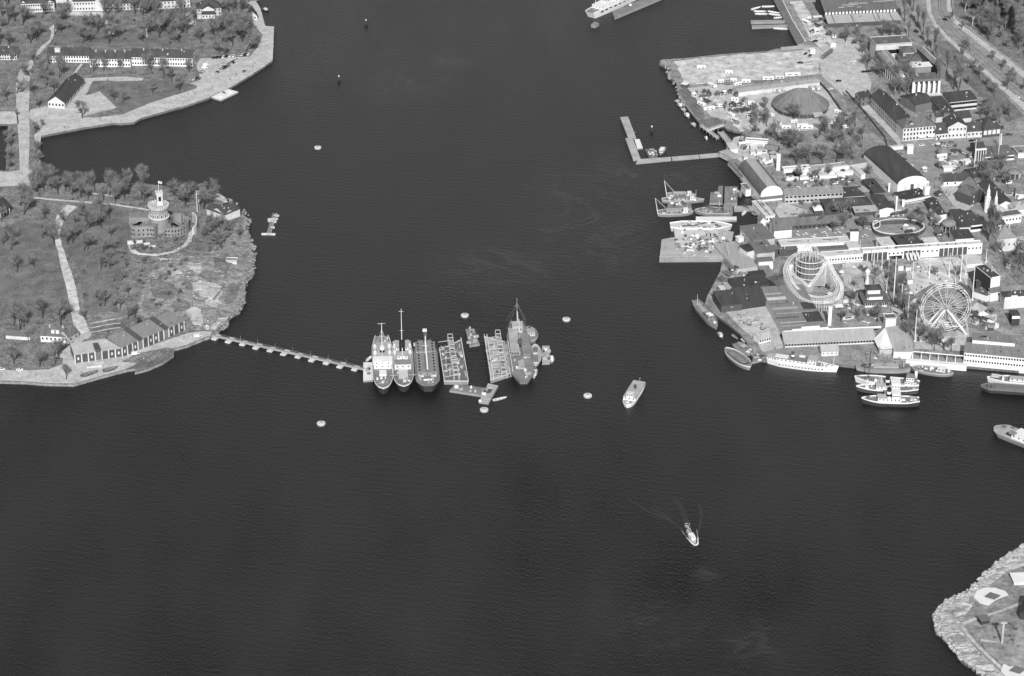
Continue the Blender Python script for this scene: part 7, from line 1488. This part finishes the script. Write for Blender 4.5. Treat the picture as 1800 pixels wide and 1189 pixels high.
for x, y, m in ((341,141,'cream'),(346,139,'black'),(350,140,'mid'),(429,127,'mid')): car(x, y, 70, m, 'on the upper left quay')
for x, y, v in ((238,624,1),(347,593,1),(35,652,0),(3,651,0)): car(x, y, 25 if x > 50 else 0, 'white', 'on the castle island quay', van=bool(v))
for x, y, m in ((1620,257,'white'),(1642,256,'cream'),(1657,254,'black'),(1672,252,'mid'),(1708,249,'black'),(1718,247,'mid'),(1668,259,'steel'),(1774,238,'dark')): car(x, y, 8, m, 'in the street before the row houses')
for x, y, m in ((1499,110,'white'),(1504,113,'white'),(1519,128,'black'),(1526,127,'black'),(1497,139,'cream'),(1474,144,'black'),(1459,158,'white'),(1407,112,'black'),(1421,113,'cream'),(1442,130,'cream'),(1416,96,'dark'),(1424,99,'dark')): car(x, y, rn.choice((0,10,60)), m, 'on the broad gravel road above the circus')
for x, y, m in ((1488,78,'white'),(1501,77,'dark'),(1506,45,'white'),(1475,46,'mid'),(1488,45,'mid'),(1427,72,'white'),(1433,74,'black'),(1438,70,'white'),(1450,70,'cream')): car(x, y, rn.choice((0,80,20)), m, 'around the timber hall forecourt')
for x, y, m in ((1661,36,'black'),(1700,116,'cream'),(1788,172,'white')): car(x, y, -45, m, 'driving on the avenue', group='cars on the avenue')
for x, y, m in ((1609,56,'black'),(1612,58,'dark')): car(x, y, 60, m, 'behind the art hall')
# person: one continuous skinned figure
def person_mesh(m, step):
    verts = [(0,0,.95),(0,0,1.2),(0,0,1.42),(0,0,1.52),(0,.02,1.66),(0,.0,1.78),(.1,0,.9),(.12,.12*step,.5),(.12,.18*step,.08),(.12,.32*step+.08,.03),(-.1,0,.9),(-.12,-.06*step,.5),(-.12,-.22*step,.1),(-.12,-.1*step+.05,.03),
             (.2,0,1.4),(.27,-.06,1.12),(.28,.06,.88),(.28,.1,.78),(-.2,0,1.4),(-.27,.08,1.12),(-.27,.14,.9),(-.27,.18,.8)]
    edges = [(0,1),(1,2),(2,3),(3,4),(4,5),(0,6),(6,7),(7,8),(8,9),(0,10),(10,11),(11,12),(12,13),(2,14),(14,15),(15,16),(16,17),(2,18),(18,19),(19,20),(20,21)]
    rad = [.16,.15,.17,.07,.10,.08,.11,.075,.05,.04,.11,.075,.05,.04,.08,.055,.04,.035,.08,.055,.04,.035]
    me = bpy.data.meshes.new('person'); me.from_pydata(verts, edges, []); o = bpy.data.objects.new('person', me); C.objects.link(o)
    md = o.modifiers.new('skin', 'SKIN'); me.skin_vertices[0].data[0].use_root = True
    for i, r_ in enumerate(rad): me.skin_vertices[0].data[i].radius = (r_, r_*.85)
    bpy.context.view_layer.update(); ev = o.evaluated_get(bpy.context.evaluated_depsgraph_get()); m2 = bpy.data.meshes.new_from_object(ev); bpy.data.objects.remove(o); m2.name = 'person'
    m2.materials.clear(); m2.materials.append(MATS[m]); return m2
PM = [person_mesh('cloth_dark', 1), person_mesh('cloth_light', .6)]
def person(px, py, place, rn=rn):
    k = rn.random() < .3; o = bpy.data.objects.new('person', PM[1 if k else 0]); C.objects.link(o); P = G(px, py); o.location = P+Vector((0,0,.2)); o.rotation_euler = (0,0,rn.uniform(0,6.28)); tag(o, cat='person', group='people walking about')
    pend(o, ('light' if k else 'dark')+' clothed person standing', place, px)
for x, y in ((176,209),(197,203),(113,226),(448,113),(444,120),(384,150),(343,167),(46,184)): person(x, y, 'on the upper left quay')
for x, y in ((253,633),(310,440),(330,438),(296,460),(276,632),(318,438)): person(x, y, 'on the castle island')
for x, y in ((1271,208),(1240,193),(1275,218),(1239,189),(1383,106),(1275,113),(1280,113),(1267,128)): person(x, y, 'around the circus field')
for x, y in ((1628,352),(1655,470),(1611,512),(1722,466),(1730,478),(1735,484),(1664,340),(1668,345),(1640,480),(1760,242),(1573,452),(1600,446)): person(x, y, 'in the fairground lanes')
for x, y in ((1352,612),(1362,616),(1378,612),(1392,618),(1340,600),(1495,630)): person(x, y, 'on the lower right quay')
# crates, gear and stacks in the scrap yard and boat sheds
def crate(px, py, sz, m, place, name='crate', desc=None, grp='yard gear'):
    P = G(px, py)+Vector((0,0,.18)); a = sz; q = MB().box(-a,a,-a*.6,a*.6,0,a*.9); o = q.build(name, m, None, loc=P); o.rotation_euler = (0,0,rn.uniform(0,3)); tag(o, cat=name, group=grp)
    MB().box(-a*1.05,a*1.05,-a*.65,a*.65,a*.9,a*1.05).build('lid', 'steel' if m != 'steel' else 'mid', o); pend(o, desc or {'white':'white crate','cream':'pale crate','mid':'grey crate','dark':'dark crate','steel':'light grey crate'}[m], place, px)
for i in range(22): crate(rn.uniform(1298,1342), rn.uniform(478,486), rn.uniform(.5,1.1), rn.choice(['white','cream','mid','dark']), 'in the junk row above the warehouse')
for i in range(24): x = rn.uniform(1297,1350); crate(x, 554+(x-1297)*.35+rn.uniform(-3,12), rn.uniform(.6,1.3), rn.choice(['dark','mid','dark','cream']), 'in the scrap yard below the warehouse')
for i in range(18): crate(rn.uniform(1500,1600), rn.uniform(622,636), rn.uniform(.6,1.2), rn.choice(['white','mid','dark','steel']), 'on the quay before the harbour hall')
for i in range(26): crate(rn.uniform(1394,1525), rn.uniform(402,420), rn.uniform(.4,.8), rn.choice(['white','cream','white','mid']), 'among the garden restaurant tables', 'table', None) if 0 else None
TB = None
for i in range(44):
    P = G(rn.uniform(1396,1530), rn.uniform(401,421)); o_ = empty('garden_table', P+Vector((0,0,.17)), cat='table', group='garden restaurant tables')
    if TB is None: TB = (MB().lathe([(.9,.72),(.9,.8)], 10).build('table_top', 'white', o_), MB().tube((0,0,0),(0,0,.72),.1,.1,6).build('leg', 'dark', o_))
    else:
        for t_ in TB: c_ = t_.copy(); C.objects.link(c_); c_.parent = o_
    pend(o_, 'round white garden table', 'in the '+('left' if P.x < F(1450,410).x else 'right')+' garden above the white hall', proj(P)[0])
# fences of the avenue and paddock walls
def fence(name, lab, pts, h, m, t=.3, cat='fence'):
    W = [G(*p) for p in pts]; r = empty(name, W[0], label=lab, cat=cat); q = MB()
    for i in range(len(W)-1):
        a, c = W[i]-W[0], W[i+1]-W[0]; d = c-a; u = Vector((-d.y,d.x,0)).normalized()*t/2; up = Vector((0,0,h)); dn = Vector((0,0,-.5)); q.hexa([a-u+dn,c-u+dn,c+u+dn,a+u+dn],[a-u+up,c-u+up,c+u+up,a+u+up])
    q.build('panel', m, r); q = MB()
    for i in range(len(W)-1):
        L = (W[i+1]-W[i]).length; k = max(1, int(L/4))
        for j in range(k): p = (W[i]-W[0]).lerp(W[i+1]-W[0], j/k); q.box(p.x-.2, p.x+.2, p.y-.2, p.y+.2, -.3, h+.3+p.z)
    q.build('post', m, r); return r
fence('fence', 'dark board fence along the right side of the circus ground', [(1441,148),(1455,163),(1475,192),(1495,215)], 2.2, 'dark')
fence('fence', 'dark fence between the gravel road and the barracks lane', [(1487,162),(1510,188),(1535,218),(1555,243),(1560,262)], 1.6, 'dark')
fence('wall', 'dark slanting wall at the top of the broad gravel road', [(1445,105),(1462,92)], 3.0, 'mid', 2.0, 'wall')
fence('fence', 'dark tall fence between the scrap yard lane and the streaky hall', [(1369,504),(1361,540),(1368,570),(1378,606)], 2.6, 'black')
fence('wall', 'low dark retaining wall at the foot of the castle slope', [(136,612),(150,600),(205,594)], 1.4, 'mid', .5, 'wall')
fence('wall', 'low white parapet wall along the slipway', [(1375,2),(1392,36),(1415,74)], 1.2, 'cream', .8, 'wall')
sheet('slipway', [(1361,0),(1373,0),(1392,36),(1415,75),(1402,79)], 'mid', .22, 0)
fence('fence', 'pale fence before the twin park walls along the tram avenue', [(1672,-10),(1676,28),(1692,42),(1738,80),(1800,126)], 1.6, 'plaster')
fence('fence', 'white picket fence beside the street hall', [(1736,462),(1748,478),(1757,490)], 1.4, 'white')
raft('pale floating quay stage at the top of the sand field', [(1373,88),(1425,84),(1425,79),(1373,83)], 2.1, 'quay_stone', name='quay_stage', cat='quay')
b = simple('shed', 'pair of small white sheds by the slanting wall', 'shed', (1425,89), (1433,88.5), 4, 3, roof='flat', wm='white', rm='white', par=0); b = simple('shed', 'small white gabled shed before the slipway', 'shed', (1460,78), (1470,77), 7, 3, roof='gable', ridge='y', rh=1.5, wm='cream', rm='roof_pale')
# boulders on rocky shores
def boulders(poly, n, s0, s1, lab, seed, m='rock_pale'):
    rnd = random.Random(seed); q = MB(); xs = [p[0] for p in poly]; ys = [p[1] for p in poly]
    for i in range(n):
        for t in range(400):
            x, y = rnd.uniform(min(xs), max(xs)), rnd.uniform(min(ys), max(ys))
            if inpoly(x, y, poly): break
        P = G(x, y); s_ = rnd.uniform(s0, s1); k = []; 
        for z, rr_ in ((-.6,.8),(.1,1),(.55,.7),(.8,.3)): k.append([(P.x+math.cos(a*1.047+i)*s_*rr_*rnd.uniform(.6,1.2), P.y+math.sin(a*1.047+i)*s_*rr_*rnd.uniform(.6,1.2), P.z-.3+z*s_) for a in range(6)])
        vs = sum(k, []); q.add(vs, [(r_*6+a, r_*6+(a+1)%6, r_*6+6+(a+1)%6, r_*6+6+a) for r_ in range(3) for a in range(6)]+[tuple(range(18,24))])
    o = q.build('shore_boulders', m); tag(o, lab, kind='stuff')
boulders([(378,339),(402,347),(428,366),(442,385),(436,405),(446,420),(452,452),(448,478),(436,494),(432,528),(424,545),(404,560),(400,574),(378,586),(372,580),(396,566),(420,530),(424,500),(440,470),(440,430),(428,405),(430,388),(400,362)], 260, .3, 1.2, 'broken boulders along the castle island shore', 71, 'rock')
boulders([(1640,1078),(1665,1052),(1700,1036),(1750,988),(1800,954),(1800,975),(1755,1000),(1700,1052),(1655,1075),(1665,1118),(1700,1160),(1740,1189),(1728,1189),(1690,1160),(1645,1108)], 520, .3, 1.3, 'pale broken boulders round the rocky point', 72)
boulders([(1160,106),(1183,104),(1192,120),(1175,121),(1176,138),(1190,142),(1190,160),(1204,188),(1200,190),(1186,150)], 90, .5, 1.4, 'boulders at the tip of the sand field', 73, 'rock')
boulders([(250,450),(340,440),(400,480),(420,520),(360,580),(300,545),(250,520)], 110, .4, 1.3, 'scattered stones on the castle hill', 74)

BN = {}
def bench(px, py, place, m):
    P = G(px, py)+Vector((0,0,.18)); r = empty('bench', P, rn.uniform(0,3.1), cat='bench', group='park benches')
    if m not in BN: BN[m] = (MB().box(-1.1,1.1,-.25,.25,.4,.5).build('seat', m, r), MB().box(-1.1,1.1,.22,.3,.5,.95).build('backrest', m, r))
    else:
        for t_ in BN[m]: c_ = t_.copy(); C.objects.link(c_); c_.parent = r
    pend(r, ('white' if m == 'white' else 'grey')+' bench', place, px)
def scatter(fn, poly, n, seed, *a):
    rnd = random.Random(seed); xs = [p[0] for p in poly]; ys = [p[1] for p in poly]; k = 0; t = 0
    while k < n and t < 4000:
        t += 1; x, y = rnd.uniform(min(xs), max(xs)), rnd.uniform(min(ys), max(ys))
        if inpoly(x, y, poly): fn(x, y, *a); k += 1
scatter(bench, [(1612,470),(1685,462),(1690,505),(1620,505)], 12, 1, 'on the big wheel square', 'white')
scatter(bench, [(1486,462),(1550,475),(1555,492),(1545,480),(1490,470)], 8, 2, 'before the white hall', 'white')
scatter(bench, [(1485,555),(1550,553),(1550,570),(1485,572)], 10, 3, 'behind the harbour restaurant', 'white')
scatter(bench, [(1375,316),(1500,308),(1505,325),(1380,332)], 12, 4, 'in the gallery garden', 'white')
scatter(bench, [(1380,365),(1425,372),(1420,380),(1380,382)], 6, 6, 'in the yard before the grey house', 'mid')

STM = {}
def stall(px, py, place):
    P = G(px, py)+Vector((0,0,.1)); m = rn.choice(['white','cream','cream','mid','steel','dark','plaster']); rf = rn.choice(['roof_pale','roof_light','roof_mid','roof_dark','white','roof_grey','roof_dark']); k = rn.randrange(3)
    r = empty('stall', P, R(rn.choice((12,12,12,-50,-52,40))), cat='stall', group='small stalls and sheds'); a, c, h = ((2.4,1.5,2.3),(1.5,1.5,2.5),(3.6,1.6,2.4))[k]
    key = (m, rf, k)
    if key not in STM:
        w1 = MB().box(-a,a,-c,c,-.3,h); w2 = MB()
        if k == 1: w2.lathe([(c*1.6,h),(c*.1,h+1.3)], 4)
        elif k == 0: w2.hexa([(-a-.3,-c-.3,h),(a+.3,-c-.3,h),(a+.3,c+.3,h+.6),(-a-.3,c+.3,h+.6)],[(-a-.3,-c-.3,h+.15),(a+.3,-c-.3,h+.15),(a+.3,c+.3,h+.75),(-a-.3,c+.3,h+.75)])
        else:
            for s_ in (-1, 1): w2.hexa([(-a-.2,s_*(c+.3),h-.1),(a+.2,s_*(c+.3),h-.1),(a+.2,0,h+.9),(-a-.2,0,h+.9)],[(-a-.2,s_*(c+.3),h+.05),(a+.2,s_*(c+.3),h+.05),(a+.2,0,h+1.05),(-a-.2,0,h+1.05)])
        STM[key] = (w1.build('wall', m, r), w2.build('roof', rf, r), MB().box(-a*.6,a*.6,-c-.05,-c,.9,1.9).build('hatch', 'dark' if m != 'dark' else 'cream', r))
    else:
        for t_ in STM[key]: c_ = t_.copy(); C.objects.link(c_); c_.parent = r
    tone = {'white':'white','cream':'pale','plaster':'pale','mid':'grey','steel':'grey','dark':'dark'}[m]; rt = {'roof_pale':'pale','roof_light':'pale','white':'pale','roof_mid':'grey','roof_grey':'grey','roof_dark':'dark'}[rf]
    pend(r, tone+' stall with '+rt+' roof', place, px)
for poly, n_, pl2 in (([(1545,262),(1590,280),(1640,300),(1655,345),(1640,360),(1600,300)], 6, 'beside the theatre'), ([(1640,258),(1712,262),(1700,300),(1650,300)], 9, 'around the grey tents'), ([(1722,300),(1798,330),(1798,360),(1765,345),(1730,315)], 7, 'right of the garden halls'),
        ([(1590,362),(1640,370),(1650,415),(1620,425),(1590,420)], 8, 'right of the oval track'), ([(1484,505),(1512,512),(1512,560),(1484,565)], 5, 'left of the pagoda'), ([(1562,500),(1600,520),(1605,600),(1575,560)], 9, 'along the pagoda walk'), ([(1700,528),(1760,560),(1795,590),(1788,600),(1700,565)], 10, 'above the waterside restaurant'),
        ([(1286,262),(1312,240),(1365,268),(1365,292),(1320,290)], 10, 'below the wavy stage'), ([(1200,155),(1300,165),(1345,200),(1300,228),(1262,205)], 16, 'among the circus wagons'), ([(1380,312),(1510,303),(1512,330),(1384,336)], 10, 'in the gallery garden'), ([(1420,350),(1540,345),(1545,395),(1500,398),(1420,380)], 8, 'by the wide dark hall'),
        ([(1620,565),(1695,565),(1695,612),(1615,606)], 8, 'under the big wheel'), ([(1440,500),(1482,470),(1484,545),(1462,560)], 6, 'right of the spiral coaster'), ([(1768,400),(1800,380),(1800,500),(1765,470)], 5, 'at the right frame edge'), ([(1270,480),(1300,470),(1300,486),(1268,500)], 4, 'by the warehouse shore'), ([(1440,20),(1455,45),(1470,66),(1430,70),(1415,40)], 8, 'along the timber hall forecourt'), ([(1525,378),(1600,372),(1600,388),(1530,392)], 6, 'above the oval track')):
    scatter(stall, poly, int(n_*1.45), int(poly[0][0]), pl2)
scatter(person, [(1600,465),(1690,460),(1690,505),(1605,520)], 14, 31, 'on the big wheel square'); scatter(person, [(1600,290),(1620,300),(1700,400),(1730,460),(1715,460),(1650,370)], 14, 32, 'in the street beside the spires'); scatter(person, [(1560,470),(1585,480),(1600,590),(1585,570)], 10, 33, 'on the pagoda walk'); scatter(person, [(1250,165),(1300,205),(1290,215),(1245,180)], 8, 34, 'between the circus wagons'); scatter(person, [(300,172),(400,140),(440,110),(430,130),(330,180)], 8, 35, 'along the upper left waterfront')
bush = lambda x, y, h, place: tree(x, y, h, 'bush', place, 'low leafless bushes', False, rn)
scatter(bush, [(1375,318),(1505,308),(1510,330),(1380,336)], 16, 11, 3.2, 'in the gallery garden')
scatter(bush, [(1570,485),(1590,490),(1605,600),(1590,590)], 12, 12, 3, 'beside the pagoda walk')
scatter(bush, [(1690,285),(1740,290),(1770,330),(1720,310)], 12, 13, 3, 'behind the twin spires')
scatter(bush, [(225,425),(330,425),(320,440),(240,445)], 10, 14, 2.6, 'on the castle terrace')
scatter(bush, [(240,470),(330,460),(330,540),(220,545)], 22, 15, 3, 'on the slope below the castle terrace')
scatter(bush, [(350,400),(420,410),(425,440),(360,450)], 12, 16, 3, 'on the rocks right of the castle')
scatter(bush, [(145,445),(225,440),(215,540),(150,540)], 14, 17, 2.8, 'beside the meadow path')
scatter(bush, [(95,20),(330,25),(330,80),(95,82)], 20, 18, 3, 'in the upper left park')
scatter(bush, [(1700,215),(1790,215),(1790,232),(1710,230)], 8, 19, 3, 'behind the row houses')
scatter(bush, [(1320,200),(1345,196),(1350,250),(1330,255)], 8, 20, 3, 'left of the circus tent')
scatter(bush, [(1715,1100),(1790,1080),(1790,1160),(1750,1150)], 8, 21, 1.6, 'on the rocky point')
for poly, n_, pl2 in (([(1700,470),(1725,500),(1760,560),(1700,560),(1695,520)], 8, 'right of the big wheel'), ([(1500,470),(1560,480),(1562,560),(1490,560)], 12, 'around the pagoda'), ([(1540,262),(1600,300),(1640,350),(1600,330)], 8, 'beside the theatre'), ([(1385,355),(1540,350),(1545,395),(1400,385)], 14, 'by the wide dark hall'), ([(1200,160),(1300,165),(1320,230),(1250,200)], 12, 'among the circus wagons'),
        ([(1590,360),(1660,400),(1655,425),(1590,420)], 8, 'right of the oval track'), ([(1440,20),(1600,50),(1600,66),(1450,66)], 12, 'before the timber hall'), ([(1640,258),(1730,262),(1720,300),(1650,300)], 10, 'around the grey tents'), ([(1350,225),(1480,228),(1540,262),(1380,268)], 14, 'below the circus tent')):
    scatter(bush, poly, n_, int(poly[0][0])+5, 3.6, pl2)
flush_labels()
SC.render.engine = 'CYCLES'
